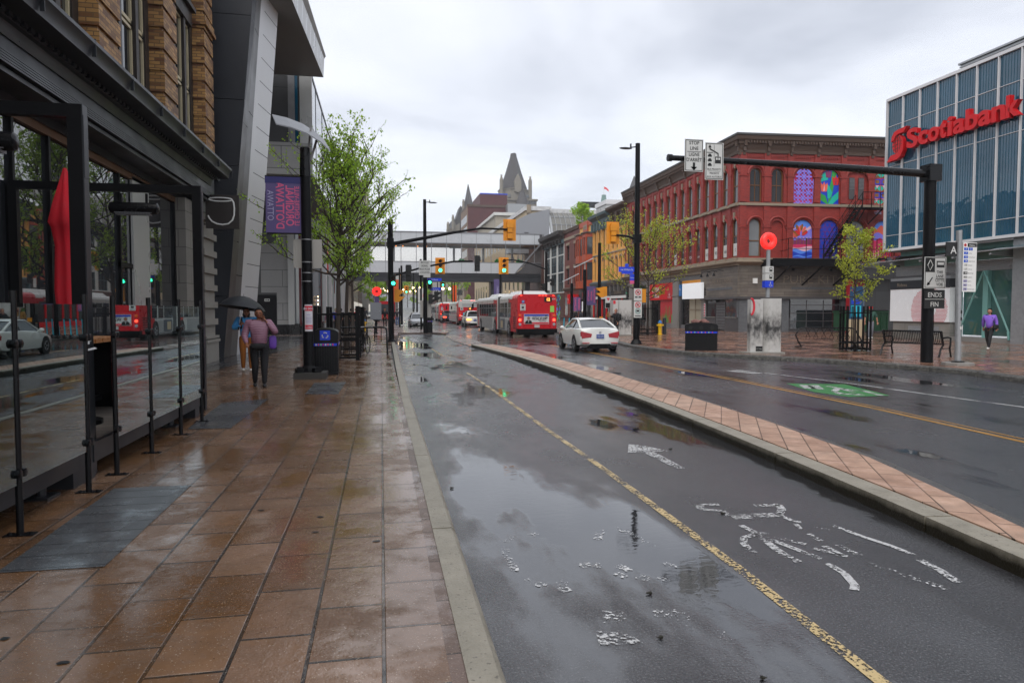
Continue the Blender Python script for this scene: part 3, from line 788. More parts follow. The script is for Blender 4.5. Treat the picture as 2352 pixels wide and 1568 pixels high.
# ================= brick corner building on the left =================
B = thing('brick_building', 'ochre brick building on the left with dark metal cornice above a glass storefront', 'building', (-5.2, 10, SW))
mb = MB()
XW = -5.2
piers = [(14.34+4.0*k, 15.36+4.0*k) for k in range(-4, 3)]
for a, b_ in piers:
    mb.box(-5.62, XW, a, b_, 5.9, 14.0)
    z = 6.05; k = 0
    while z < 13.6:      # raised blocks of the rusticated piers
        mb.box(-5.55, XW+0.05, a-0.04, b_+0.04 if b_ < 23.2 else b_, z, z+0.42); z += 0.52; k += 1
mb.box(-12, -5.62, -4, 23.4, 5.9, 14.0)
wb(mb, 'wall', 'ochre_brick', B)
mb = MB()
for i in range(len(piers)-1):
    a, b_ = piers[i][1], piers[i+1][0]
    fr = MB(); gl = MB()
    fr.box(-5.60, -5.50, a+0.02, a+0.30, 5.95, 13.8); fr.box(-5.60, -5.50, b_-0.30, b_-0.02, 5.95, 13.8)
    m_ = (a+b_)/2
    for yy in (m_-0.62, m_+0.44): fr.box(-5.60, -5.46, yy, yy+0.18, 5.95, 13.8)
    fr.box(-5.60, -5.42, a+0.3, b_-0.3, 10.1, 10.5); fr.box(-5.60, -5.3, a+0.3, b_-0.3, 10.5, 10.62)
    f = wb(fr, 'window', 'window_frame', B)
    sash = MB()
    for y0_, y1_ in ((a+0.30, m_-0.62), (m_-0.44, m_+0.44), (m_+0.62, b_-0.30)):
        for z0_, z1_ in ((5.95, 8.2), (8.26, 10.1), (10.62, 13.7)):
            for (ya, yb, za_, zb_) in ((y0_, y0_+0.07, z0_, z1_), (y1_-0.07, y1_, z0_, z1_), (y0_, y1_, z0_, z0_+0.08), (y0_, y1_, z1_-0.07, z1_)):
                sash.box(-5.60, -5.54, ya, yb, za_, zb_)
    so_ = wb(sash, 'sash', 'cream_frame', B); so_.parent = f; so_.matrix_parent_inverse = Matrix.Identity(4)
    gl.add([(-5.585, a+0.3, 5.95), (-5.585, b_-0.3, 5.95), (-5.585, b_-0.3, 13.8), (-5.585, a+0.3, 13.8)], [(3, 2, 1, 0)])
    g_ = wb(gl, 'pane', 'dark_glass', B); g_.parent = f; g_.matrix_parent_inverse = Matrix.Identity(4)
# stone capital band on the last pier
for a, b_ in piers: mb = MB(); mb.box(-5.5, XW+0.13, a-0.1, min(b_+0.1, 23.47), 10.3, 10.42); mb.box(-5.5, XW+0.09, a-0.07, min(b_+0.07, 23.46), 10.42, 10.6); wb(mb, 'capital', 'ochre_brick', B)
# metal cornice: stepped profile along y
def sweep_y(mb, prof, y0, y1, m=None):
    n = len(prof); v = [(x, y0, z) for x, z in prof] + [(x, y1, z) for x, z in prof]
    mb.add(v, [(i, n+i, n+i+1, i+1) for i in range(n-1)], m)
    mb.add([(x, y1, z) for x, z in prof], [tuple(range(n))], m); mb.add([(x, y0, z) for x, z in prof], [tuple(range(n-1, -1, -1))], m)
mb = MB(); Y1 = 22.9
sweep_y(mb, [(-5.6, 6.28), (-4.62, 6.20), (-4.56, 6.16), (-4.56, 6.10), (-4.62, 6.02), (-4.64, 5.86), (-4.70, 5.84), (-5.6, 5.84)][::-1], -4, Y1)
sweep_y(mb, [(-5.6, 5.84), (-4.95, 5.84), (-5.0, 5.76), (-5.06, 5.74), (-5.10, 5.56), (-5.6, 5.56)][::-1], -4, Y1-0.35)
sweep_y(mb, [(-5.6, 5.565), (-5.13, 5.565), (-5.13, 5.36), (-5.6, 5.36)][::-1], -4, Y1-0.38)
for k in range(5): mb.box(-5.5, -5.06+0.02*k, -4, Y1-0.30+0.05*k, 5.36-0.052*(k+1)+0.012, 5.36-0.052*k-0.012)
mb.box(-5.6, -5.12, -4, Y1-0.36, 5.09, 5.37)
for k in range(110):   # egg and dart row
    y = 1.0 + k*0.2; mb.box(-5.02, -4.93, y, y+0.1, 5.77, 5.83)
for k in range(13): mb.box(-4.62, -4.558, 2+k*1.75, 2.012+k*1.75, 5.9, 6.19)
for k in range(26): mb.lathe([(0.016, 0), (0.012, 0.015), (0, 0.018)], 8, (-5.10, 1.0+k*0.85, 5.66 if k % 2 else 5.62), axis='X')
wb(mb, 'cornice', 'dark_metal', B, smooth=30)
mb = MB(); mb.box(-5.9, -5.05, -4, 22.3, 5.02, 5.09); mb.box(-6.2, -5.5, -4, 23.3, 4.86, 5.04); wb(mb, 'soffit', 'dark_metal', B)
mb = MB(); mb.box(-5.95, -5.9, -4, 23, 4.5, 4.9); mb.box(-5.7, -5.55, -4, 22, 4.72, 4.87); wb(mb, 'soffit_beam', 'wood_beam', B)
# storefront glass, mullions, door
mb = MB(); mb.add([(-5.62, -4, 0.42), (-5.62, 20.4, 0.42), (-5.62, 20.4, 4.86), (-5.62, -4, 4.86)], [(3, 2, 1, 0)])
sf = wb(mb, 'storefront_glass', 'shop_glass', B)
mb = MB()
for y in (-1.5, 0.8, 3.0, 5.2, 7.4, 9.6, 11.9, 13.1, 14.3, 16.3, 17.2, 18.1, 20.35): mb.box(-5.66, -5.56, y, y+0.07, 0.13, 4.86)
mb.box(-5.66, -5.56, -4, 20.4, 0.13, 0.42); mb.box(-5.66, -5.57, 16.3, 18.1, 2.7, 2.8)
o_ = wb(mb, 'mullions', 'black_metal', B)
mb = MB(); mb.box(-5.6, -5.55, atX(308, 600, -5.55).y, atX(345, 600, -5.55).y, 0.9, 4.8); wb(mb, 'pale_panel', 'pale_panel', B)
mb = MB()
mb.box(-6.1, -5.3, 20.42, 21.9, SW, 4.86)
wb(mb, 'stone_wall', 'stone_block', B)
# quoined corner pier
mb = MB(); z = SW
mb.box(-6.1, -5.16, 21.9, 23.46, SW, 0.75); mb.box(-6.0, -5.12, 21.86, 23.5, 0.75, 0.84); mb.box(-6.0, -5.14, 21.88, 23.48, 0.87, 0.95)
z = 0.95; k = 0
while z < 4.8:
    if k % 2 == 0: mb.box(-6.0, -5.25, 22.0, 23.4, z, z+0.34)
    else: mb.box(-6.0, -5.17, 21.9, 23.47, z, z+0.19)
    z += 0.34 if k % 2 == 0 else 0.19; k += 1
wb(mb, 'quoins', 'stone', B, smooth=20)
mb = MB(); mb.box(-6.1, -5.2, 21.9, 23.43, 4.7, 5.95); wb(mb, 'pier_head', 'dark_metal', B)

# hanging sign with a cup
S = thing('hanging_sign', 'square black sign board with a white outlined cup hanging from the stone pier', 'sign', (-5.15, 22.0, 4.2))
mb = MB(); mb.box(0.02, 0.97, -0.06, 0.06, 0, 1.0); mb.box(-0.08, 0.05, -0.02, 0.02, 0.9, 0.94); mb.box(-0.08, 0.05, -0.02, 0.02, 0.1, 0.14); mb.build('board', 'window_frame', S)
mb = MB()
el = [(0.45+0.33*math.cos(t*math.pi/12), -0.075, 0.86+0.055*math.sin(t*math.pi/12)) for t in range(24)]; el.append(el[0])
mb.tube(el, 0.02, 6)
cup = [(0.78, -0.075, 0.85), (0.82, -0.075, 0.78), (0.84, -0.075, 0.6), (0.83, -0.075, 0.4), (0.78, -0.075, 0.25), (0.66, -0.075, 0.14), (0.5, -0.075, 0.11), (0.34, -0.075, 0.13), (0.2, -0.075, 0.2), (0.12, -0.075, 0.3), (0.09, -0.075, 0.38)]
mb.tube(cup, 0.024, 6); mb.build('cup_outline', 'white_paint', S)

# ================= patio =================
rnd = random.Random(3)
P_ = thing('patio_deck', 'raised dark patio deck on adjustable feet behind the glass fence', 'deck', (-4.2, 5, SW))
mb = MB(); mb.box(-5.55, -2.80, -3, 11.1, 0.40, 0.46); wb(mb, 'deck_floor', 'wood_siding', P_)
mb = MB(); mb.box(-2.80, -2.74, -3, 6.85, 0.28, 0.47); mb.box(-2.80, -2.74, 7.2, 11.1, 0.28, 0.47); mb.box(-5.55, -2.74, 11.1, 11.16, 0.28, 0.47); wb(mb, 'deck_edge', 'dark_metal', P_)
for y in (1.5, 4.2, 6.5, 10.2, 11.05): mb = MB(); mb.cyl((-2.9, y, SW), (-2.9, y, 0.3), 0.04); mb.box(-3.0, -2.8, y-0.12, y+0.12, SW, SW+0.02); mb.box(-2.98, -2.82, y-0.1, y+0.1, 0.24, 0.29); wb(mb, 'adjustable_foot', 'dark_metal', P_)
fence_y = [1.9, 3.1, 4.28, 5.44, 6.62, 7.28, 8.32, 9.48, 10.54]
Fn = thing('glass_fence', 'glass panel patio fence on slim black posts along the sidewalk', 'fence', (-2.57, 6, SW)); proto = None
for y in fence_y:
    if proto is None:
        mb = MB(); mb.cyl((0, 0, 0), (0, 0, 1.76), 0.024, n=12); proto = mb.build('post', 'black_gloss', Fn, smooth=40, loc=(0, y-6, 0))
        mb = MB(); mb.box(-0.10, 0.10, -0.04, 0.04, 0, 0.008)
        for a, b_ in ((-0.07, 0), (0.07, 0)): mb.cyl((a, b_, 0.008), (a, b_, 0.02), 0.012, n=6)
        mb.build('base_plate', 'black_gloss', proto)
        for z in (0.45, 1.38):
            mb = MB(); [mb.lathe([(0.024, -0.016), (0.032, -0.012), (0.032, 0.012), (0.024, 0.016)], 12, (0.02, q, z), axis='X') for q in (.035, -.035)]; mb.build('glass_clamp', 'black_gloss', proto, smooth=40)
    else: copy_tree(proto, Fn, loc=(0, y-6, 0))
for a, b_ in ((1.9, 3.1), (3.1, 4.28), (4.28, 5.44), (5.44, 6.62), (7.28, 8.32), (8.32, 9.48), (9.48, 10.54)): mb = MB(); mb.box(-.006, .006, a+.035-6, b_-.035-6, .37, 1.67); mb.build('glass_panel', 'patio_glass', Fn)
# portal frames with heaters
for i, (y, la) in enumerate([(7.39, 'near black steel portal frame over the patio, with a heater'), (11.81, 'far black steel portal frame over the patio beside the stone wall')]):
    F_ = thing('portal_frame', la, 'frame', (-2.88, y, SW), group='steel portal frames over the patio')
    mb = MB(); mb.box(-0.07, 0.06, -0.06, 0.06, 0, 3.60); mb.build('post', 'black_metal', F_)
    mb = MB(); mb.box(0.06, 0.07, -0.055, 0.055, 0, 3.60); mb.box(0.07, 0.075, -0.05, 0.05, 2.9, 3.5); mb.build('channel', 'dark_metal', F_)
    mb = MB(); mb.box(-2.7, -0.07, -0.05, 0.05, 3.48, 3.60); mb.build('beam', 'black_metal', F_)
    mb = MB(); mb.box(-2.7, -2.58, -0.05, 0.05, 0, 3.48); mb.build('rear_post', 'black_metal', F_)
for i, (x, y, la) in enumerate([(-3.75, 7.35, 'black tube patio heater under the near portal beam'), (-3.80, 11.75, 'black tube patio heater under the far portal beam')]):
    H = thing('patio_heater', la, 'heater', (x, y, 3.35 + (0 if i else 0)), group='patio heaters')
    mb = MB(); mb.lathe([(0.05, -0.36), (0.085, -0.34), (0.09, -0.28), (0.09, 0.28), (0.085, 0.34), (0.05, 0.36)], 14, (0, 0, 0), axis='X'); mb.build('housing', 'black_gloss', H, smooth=40)
    mb = MB()
    for k in range(22): mb.box(-0.25+k*0.023, -0.242+k*0.023, -0.06, 0.06, -0.11, -0.075)
    mb.box(-0.27, 0.27, -0.065, 0.065, -0.078, -0.07); mb.build('grille', 'grey_metal', H)
    mb = MB(); mb.box(-0.2, -0.17, -0.02, 0.02, 0.07, 0.23); mb.box(0.17, 0.2, -0.02, 0.02, 0.07, 0.23); mb.build('bracket', 'black_metal', H)
# closed red parasol
U = thing('closed_parasol', 'folded red patio parasol behind the thick black post', 'parasol', (-3.43, 8.45, 0.46))
mb = MB(); n = 22; vs = []; prof = [(0.02, 2.86), (0.07, 2.7), (0.15, 2.45), (0.20, 2.25), (0.17, 2.2), (0.13, 2.0), (0.15, 1.5), (0.12, 1.1), (0.08, 0.98), (0.11, 0.85), (0.19, 0.3)]
for r_, z in prof:
    for j in range(n):
        t = 2*math.pi*j/n; k = 1 + 0.22*math.cos(6*t+z*0.6) + 0.06*math.sin(11*t); vs.append((r_*.8*k*math.cos(t), r_*.8*k*math.sin(t), z))
mb.add(vs, [(i*n+j, i*n+(j+1) % n, (i+1)*n+(j+1) % n, (i+1)*n+j) for i in range(len(prof)-1) for j in range(n)])
mb.build('canopy', 'red_fabric', U, smooth=180)
mb = MB(); mb.cyl((0, 0, 0), (0, 0, 2.82), 0.022); mb.lathe([(0.3, 0), (0.3, 0.05), (0.04, 0.08)], 16); mb.build('pole', 'black_metal', U)
mb = MB(); mb.lathe([(0.115, 0.96), (0.12, 1.0), (0.115, 1.03)], 14); mb.build('strap', 'red_fabric', U)
# planters wrapped in plastic
for i, (y, h, la) in enumerate([(7.02, 1.32, 'grey metal planter box with crumpled plastic wrap, filling the fence gap'), (11.0, 1.1, 'narrow grey metal planter at the far end of the glass fence')]):
    L_ = thing('planter', la, 'planter', (-2.92, y, SW), group='grey patio planters')
    mb = MB(); mb.box(-0.2, 0.17, -0.26 if not i else -0.1, 0.22 if not i else 0.14, 0, h); mb.build('box', 'dark_metal', L_)
    if not i:
        mb = MB(); r2 = random.Random(8); vs = []
        for k in range(26):
            a = Vector((r2.uniform(-0.2, 0.2), r2.uniform(-0.27, 0.22), h + r2.uniform(-0.12, 0.12)))
            d = Vector((r2.uniform(-.12, .12), r2.uniform(-.12, .12), r2.uniform(-.06, .06))); e_ = Vector((r2.uniform(-.03, .03), r2.uniform(-.03, .03), r2.uniform(-.05, .05)))
            mb.add([a, a+d, a+d+e_, a+e_], [(0, 1, 2, 3)])
        mb.build('plastic_wrap', 'clear_plastic', L_)
Tb = thing('patio_table', 'high patio table with a wooden top behind the glass panels', 'table', (-3.7, 9.3, 0.46))
mb = MB(); mb.bc((0, 0, 0.92), (0.7, 1.5, 0.05)); mb.build('table_top', 'wood_top', Tb)
mb = MB(); mb.box(-0.3, 0.3, -0.7, -0.66, 0, 0.9); mb.box(-0.3, 0.3, 0.66, 0.7, 0, 0.9); mb.box(-0.03, 0.03, -0.66, 0.66, 0.1, 0.16); mb.build('table_legs', 'black_metal', Tb)

# ================= shopping centre =================
D('pier_stone', (0.09,0.088,0.088), 0.4, var=0.4, sc=1.3, bmp=0.2, bsc=8)
Mall = thing('shopping_centre', 'modern grey shopping centre with leaning slate pier and jutting soffit', 'building', (-5, 30, SW))
def lineup(u0, v0, u1, v1, Y, zt=20.0):
    a = atY(u0, v0, Y); b_ = atY(u1, v1, Y); k = (zt - a.z)/(b_.z - a.z); k0 = (SW - a.z)/(b_.z - a.z)
    return (a.x + (b_.x-a.x)*k0, Y, SW), (a.x + (b_.x-a.x)*k, Y, zt)
bl = lineup(516, 796, 580, 0, 24.6); clp = lineup(545, 796, 600, 0, 26.07); dl = lineup(583, 796, 641, 0, 27.9)
mb = MB()
for z0_, z1_ in [(SW, 2.2), (2.22, 4.4), (4.42, 6.6), (6.62, 8.8), (8.82, 11.6), (11.62, 14.4), (14.42, 20)]:
    k0 = (z0_-SW)/(20-SW); k1 = (z1_-SW)/(20-SW); xa = bl[0][0]+(bl[1][0]-bl[0][0])*k0; xb = bl[0][0]+(bl[1][0]-bl[0][0])*k1
    mb.extr([(-9, z0_), (xa, z0_), (xb, z1_), (-9, z1_)], 24.6, 25.2)
wb(mb, 'slate_wall', 'dark_slate', Mall)
def quadstrip(mb, l0, l1, n, g=0.0, fa=0, fb=1, off=0):
    for i in range(n):
        a = i/n + g/2; b_ = (i+1)/n - g/2
        P = [Vector(l0[0]).lerp(Vector(l0[1]), a), Vector(l1[0]).lerp(Vector(l1[1]), a), Vector(l1[0]).lerp(Vector(l1[1]), b_), Vector(l0[0]).lerp(Vector(l0[1]), b_)]
        mb.add(P, [(0, 1, 2, 3)])
mb = MB(); midl = ((bl[0][0]*0.5+clp[0][0]*0.5, 25.33, SW), (bl[1][0]*0.5+clp[1][0]*0.5, 25.33, 20))
quadstrip(mb, bl, midl, 5, 0.001); wb(mb, 'pier_side', 'brown_slate', Mall)
mb = MB(); quadstrip(mb, midl, clp, 7, 0.001); wb(mb, 'pier_edge', 'pier_stone', Mall)
sl_ = [tuple(Vector(clp[k]).lerp(Vector(dl[k]), 0.22)) for k in (0, 1)]
mb = MB(); quadstrip(mb, clp, sl_, 1); wb(mb, 'pier_strip', 'white_panel', Mall)
mb = MB(); quadstrip(mb, sl_, dl, 24, 0.0012); wb(mb, 'pier_panels', 'white_panel', Mall)
mb = MB(); mb.add([Vector(x)+Vector((-0.03, 0, 0)) for x in (sl_[0], dl[0], dl[1], sl_[1])], [(0, 1, 2, 3)]); mb.add([dl[0], (-9, 28.2, SW), (-9, 28.2, 20), dl[1]], [(0, 1, 2, 3)]); wb(mb, 'pier_core', 'dark_slate', Mall)
# jutting canopy
zc = 13.1
t0 = atY(743, 178, 35); t1 = G(671, 0, zc); t1 = Vector((t1.x, t1.y, zc)); dirn = (t1 - Vector((t0.x, t0.y, zc))); t2 = Vector((t0.x, t0.y, zc)) + dirn*1.12
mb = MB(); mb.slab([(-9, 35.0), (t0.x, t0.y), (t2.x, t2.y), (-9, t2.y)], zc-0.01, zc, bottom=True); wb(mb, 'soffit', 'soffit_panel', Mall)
mb = MB(); a = Vector((t0.x, t0.y, zc-0.02)); b_ = Vector((t2.x, t2.y, zc-0.02)); o1 = Vector((0.10, 0, 0)); hh = 0.9
ns = 9
for i in range(ns):
    p = a.lerp(b_, i/ns+0.002); q = a.lerp(b_, (i+1)/ns-0.002)
    mb.add([p, q, q+Vector((0.05, 0, hh)), p+Vector((0.05, 0, hh))], [(0, 1, 2, 3)])
mb.add([a, a+Vector((0.05, 0, hh)), Vector((-9, 35, zc+hh)), Vector((-9, 35, zc))], [(0, 1, 2, 3)])
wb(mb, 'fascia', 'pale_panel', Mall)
mb = MB(); mb.add([a+Vector((0.05, 0, hh)), b_+Vector((0.05, 0, hh)), b_+Vector((0.22, 0.1, hh+0.35)), a+Vector((0.12, 0.1, hh+0.15))], [(0, 1, 2, 3)]); wb(mb, 'roof_edge', 'concrete', Mall)
# upper wall facing the camera behind the canopy
yf = 36.0
def bx(mb, u0, u1, v0, v1, Y, th=0.1, m=None, out=0.0):
    a = atY(u0, v1, Y); b_ = atY(u1, v0, Y); mb.box(a.x, b_.x, Y-out, Y+th, a.z, b_.z, m)
mb = MB(); bx(mb, 580, 690, 170, 335, yf); wb(mb, 'dark_panels', 'dark_panel', Mall)
mb = MB(); bx(mb, 663, 676, 170, 330, yf, out=0.06); wb(mb, 'mullion', 'grey_metal', Mall)
mb = MB(); bx(mb, 676, 683, 170, 330, yf, out=0.04); wb(mb, 'window', 'tower_glass', Mall)
mb = MB(); bx(mb, 690, 716, 170, 330, yf, out=0.12)
wb(mb, 'corner_panel', 'pale_panel', Mall)
mb = MB(); bx(mb, 560, 717, 331, 398, yf, out=0.14, th=0.5); wb(mb, 'podium_band', 'grey_panel', Mall)
zs = atY(717, 398, yf).z; zt = atY(717, 178, yf).z; xs_ = atY(717, 300, yf).x
mb = MB(); mb.slab([(-12, yf), (xs_, yf), (xs_, 93), (-12, 93)], zs-0.02, zs, bottom=True); wb(mb, 'podium_soffit', 'dark_panel', Mall)
mb = MB(); mb.tube([(-9, 44, zs-0.5), (-4.5, 38.5, zs-0.15)], 0.12, 6); wb(mb, 'brace', 'black_metal', Mall)
mb = MB(); mb.box(xs_-0.4, xs_, yf+0.1, 93, zs, zt); wb(mb, 'curtain_wall', 'mall_glass', Mall)
mb = MB(); mb.box(xs_-0.35, xs_+0.03, yf+0.1, 93, zt, zt+0.16)
for y in range(38, 93, 4): mb.box(xs_-0.3, xs_+0.02, y, y+0.05, zs, zt)
mb.box(xs_-0.3, xs_+0.02, yf+0.1, 93, 10.9, 10.95)
wb(mb, 'curtain_frame', 'dark_metal', Mall)
mb = MB(); mb.box(-14, xs_-0.45, yf+0.2, 93, zs+0.1, zt-0.1); wb(mb, 'upper_mass', 'dark_panel', Mall)
# ground floor wall facing the camera with a service door
yd = 47.5
mb = MB()
bx(mb, 480, 664, 425, 768, yd, th=0.4)
wb(mb, 'wall', 'dark_panel', Mall)
mb = MB(); bx(mb, 637, 664, 425, 745, yd, out=0.03)
bx(mb, 600, 636, 560, 672, yd, out=0.02); wb(mb, 'wall_panels', 'grey_panel', Mall)
mb = MB(); bx(mb, 664, 674, 425, 745, yd, out=0.25); wb(mb, 'pilaster', 'pale_panel', Mall)
mb = MB(); bx(mb, 590, 635, 677, 768, yd, out=0.06); dr = wb(mb, 'door', 'black_metal', Mall)
mb = MB(); bx(mb, 608, 620, 686, 692, yd, out=0.075); wb(mb, 'door_sign', 'sign_white', Mall)
mb = MB(); bx(mb, 610, 613, 687.5, 690.5, yd, out=0.082); bx(mb, 614.5, 618.5, 687.5, 690.5, yd, out=0.082); wb(mb, 'door_sign_mark', 'ink', Mall)
mb = MB(); bx(mb, 637, 664, 746, 769, yd, out=0.1); 
pa = Vector((-5.25, 47.3, 0)); pb = Vector((-4.35, 52.3, 0))
def run(mb, p, q, z0_, z1_, th=0.08):
    d = (q-p).normalized(); n = Vector((d.y, -d.x, 0))*th/2
    mb.slab([(p.x-n.x, p.y-n.y), (p.x+n.x, p.y+n.y), (q.x+n.x, q.y+n.y), (q.x-n.x, q.y-n.y)], z0_, z1_)
run(mb, Vector((-5.8, 47.45, 0)), pa, SW, 0.85, 0.3); run(mb, pa, pb, SW, 0.85, 0.3); wb(mb, 'plinth', 'black_gloss', Mall)
mb = MB(); run(mb, Vector((-5.8, 47.45, 0)), pa, 0.85, zs, 0.04); run(mb, pa, pb, 0.85, zs, 0.04); wb(mb, 'shop_window', 'light_glass', Mall)
mb = MB()
for t in (0, 0.14, 1.0): p = pa.lerp(pb, t); mb.bc((p.x, p.y, 4.2), (0.14, 0.14, 7.0))
run(mb, pa, pb, 0.82, 0.9, 0.4); run(mb, pa, pb, 3.4, 3.46, 0.12); wb(mb, 'window_bars', 'maroon', Mall)
mb = MB()
for k in range(5): mb.ell((-4.50, 51.4, 1.9+0.28*k), (0.05, 0.05, 0.07))
wb(mb, 'window_lamps', 'warm_lamp', Mall)
# shop front along the street
mb = MB(); mb.box(-4.42, -4.36, 52.3, 93, 0.75, 4.6); wb(mb, 'shop_windows', 'lit_shop', Mall)
mb = MB(); mb.box(-4.34, -4.32, 52.3, 93, 0.75, 4.6); wb(mb, 'shop_glazing', 'bridge_glass', Mall)
mb = MB(); mb.box(-4.5, -4.3, 52.3, 93, SW, 0.75); wb(mb, 'shop_plinth', 'black_gloss', Mall)
for y in range(54, 93, 6): mb = MB(); mb.box(-4.6, -4.1, y, y+0.9, SW, zs); wb(mb, 'pillar', 'white_panel', Mall)
mb = MB(); mb.box(-4.5, -4.31, 52.3, 93, 4.6, zs)
for k, y in enumerate(range(53, 93, 3)): mb.box(-4.36, -4.28, y, y+0.06, 0.75, 4.6)
wb(mb, 'shop_fascia', 'pale_panel', Mall)
for y, z0_, z1_ in ((57, 4.7, 7.4), (66, 3.3, 4.6), (72, 1.9, 4.2), (78.3, 1.0, 4.4)): mb = MB(); mb.box(-4.30, -4.22, y, y+1.6, z0_, z1_); wb(mb, 'shop_sign', 'red_sign', Mall)
mb = MB(); mb.box(-4.2, -4.1, 60.3, 61.2, 4.0, 5.0); wb(mb, 'green_sign', 'sticker_green', Mall)
mb = MB(); mb.box(-14, -4.6, yd+0.5, 93, SW, zs); wb(mb, 'ground_mass', 'dark_panel', Mall)
# ================= red corner building =================
FX, FY = 26.55, 71.9; CX_, CY_ = 26.10, 46.7
LEN = math.hypot(FX-CX_, FY-CY_)
Rd = thing('red_building', 'long three storey red brick corner building with arched windows and painted panels', 'building', (FX, FY, 0), math.atan2(CY_-FY, CX_-FX))
FW = TM(Rd).inverted() @ Matrix.Translation((CX_, CY_, 0)) @ Matrix.Rotation(R(-4.0), 4, 'Z')    # the side street front
WL = 16.0
NB = 16; PW = LEN/NB
def rowm(T, wall, FM, xs, b0, b1, w, z0, z1, kind, depth, frame, glass, rails=(0.5,), mull=0, edges=None, name='window', skip=()):
    """windows at given centres; cells split half way"""
    wall.M = FM; ed = [edges[0]] + [(a+b)/2 for a, b in zip(xs, xs[1:])] + [edges[1]]; cells = []; tm = None
    for i, xc in enumerate(xs):
        cells.append((ed[i], ed[i+1], wpoly(xc, w, z0, z1, kind)))
        if i in skip: continue
        if tm is None: tm = window(T, w, z0, z1, kind, depth, frame, glass, rails, mull, name=name); c = tm
        else: c = copy_tree(tm, T)
        c.matrix_basis = FM @ Matrix.Translation((xc, 0, 0))
    holes_row(wall, b0, b1, cells, depth); wall.M = Matrix.Identity(4)
I4 = Matrix.Identity(4)
wall = MB()
xs = [PW*(i+0.5) for i in range(NB)]
rowm(Rd, wall, I4, xs, 9.5, 12.9, 0.80, 9.72, 12.35, 'arch', 0.13, 'brown_frame', 'window_glass', (0.48,), edges=(0, LEN))
rowm(Rd, wall, I4, xs, 5.5, 9.5, 0.80, 5.72, 8.55, 'arch', 0.13, 'brown_frame', 'window_glass', (0.55,), edges=(0, LEN))
wall.box(0, LEN, 0.0, 0.3, 12.9, 14.3)
# side street front
sx1 = [1.2, 2.9]; 
rowm(Rd, wall, FW, sx1, 9.5, 12.9, 0.95, 9.72, 12.25, 'arch', 0.24, 'brown_frame', 'window_glass', (0.5,), 1, edges=(0, 3.9))
rowm(Rd, wall, FW, [1.2], 5.5, 9.5, 0.95, 5.72, 8.55, 'arch', 0.24, 'brown_frame', 'light_glass', (0.42,), edges=(0, 2.05))
wall.M = FW
cells = [(2.05, 3.9, wpoly(2.9, 0.95, 5.62, 8.4, 'arch'))]; holes_row(wall, 5.5, 9.5, cells, 0.15); wall.xz(wpoly(2.9, 0.95, 5.62, 8.4, 'arch'), 0.15)
mur = [(4.95, 1.56), (7.05, 1.50)]
holes_row(wall, 9.5, 12.9, [(3.9, 6.0, wpoly(4.95, 1.56, 9.62, 12.25, 'arch')), (6.0, 8.1, wpoly(7.05, 1.50, 9.62, 12.25, 'arch')), (8.1, 10.35, wpoly(9.2, 1.75, 9.6, 12.1, 'seg')), (10.35, 12.6, wpoly(11.4, 1.56, 9.62, 12.25, 'arch')), (12.6, WL, None)], 0.14)
holes_row(wall, 5.5, 9.5, [(3.9, 6.0, wpoly(4.95, 1.56, 5.62, 8.5, 'arch')), (6.0, 8.1, wpoly(7.05, 1.50, 5.62, 8.5, 'arch')), (8.1, 10.35, wpoly(9.2, 1.56, 5.62, 8.5, 'arch')), (10.35, 12.6, wpoly(11.4, 1.56, 5.62, 8.5, 'arch')), (12.6, WL, None)], 0.14)
wall.xz(wpoly(9.2, 1.75, 9.6, 12.1, 'seg'), 0.14)
wall.box(0.0, WL, 0.001, 0.3, 12.9, 14.3)
# arch rings, impost bands and pilasters
def arch_ring(mb, xc, w, z1, kind='arch', r=0.07, n=12, y=-0.02, ex=0.13):
    h = w/2 + ex; zs = z1 - w/2
    mb.tube([(xc + h*math.cos(math.pi*i/n), y, zs + h*math.sin(math.pi*i/n)) for i in range(n+1)], r, 6)
wall.M = I4
for i in range(NB+1):
    x = PW*i; x0, x1 = max(0, x-0.2), min(LEN, x+0.2)
    wall.box(x0, x1, -0.055, 0.0, 5.6, 9.45); wall.box(x0, x1, -0.055, 0.0, 9.75, 13.3)
    for z in (8.05, 11.85): wall.box(x0-0.08, x1+0.08, -0.085, -0.0, z, z+0.07)
for i in range(NB):
    for z in (8.55, 12.35): arch_ring(wall, xs[i], 0.8, z)
    for k in range(7): wall.box(xs[i]-0.5+k*0.155, xs[i]-0.42+k*0.155, -0.07, 0, 12.98, 13.1)
    wall.box(xs[i]-0.55, xs[i]+0.55, -0.06, 0, 13.1, 13.16)
wall.M = FW
for x in (0.2, 2.05, 3.88, 6.0, 8.1, 10.35, 12.6, 14.6): wall.box(x-0.24, x+0.24, -0.09, 0.0, 5.6, 9.45); wall.box(x-0.24, x+0.24, -0.09, 0.0, 9.75, 13.3); [wall.box(x-0.36, x+0.36, -0.13, 0.0, z, z+0.07) for z in (7.85, 11.6)]
for x, w in ((1.2, 0.95), (2.9, 0.95), (4.95, 1.56), (7.05, 1.5), (9.2, 1.56), (11.4, 1.56)):
    arch_ring(wall, x, w, 8.5, ex=0.16, r=0.09); arch_ring(wall, x, w, 12.25, ex=0.16, r=0.09)
for a, b_ in ((0.5, 1.8), (2.35, 3.6), (4.15, 5.75), (6.3, 7.8), (8.4, 10.0), (10.6, 12.3)):
    n_ = int((b_-a)/0.16)
    for k in range(n_): wall.box(a+k*0.16, a+0.09+k*0.16, -0.06, 0, 12.98, 13.1)
    wall.box(a, b_, -0.055, 0, 13.1, 13.16)
wall.M = I4
wall.build('wall', 'red_brick', Rd)
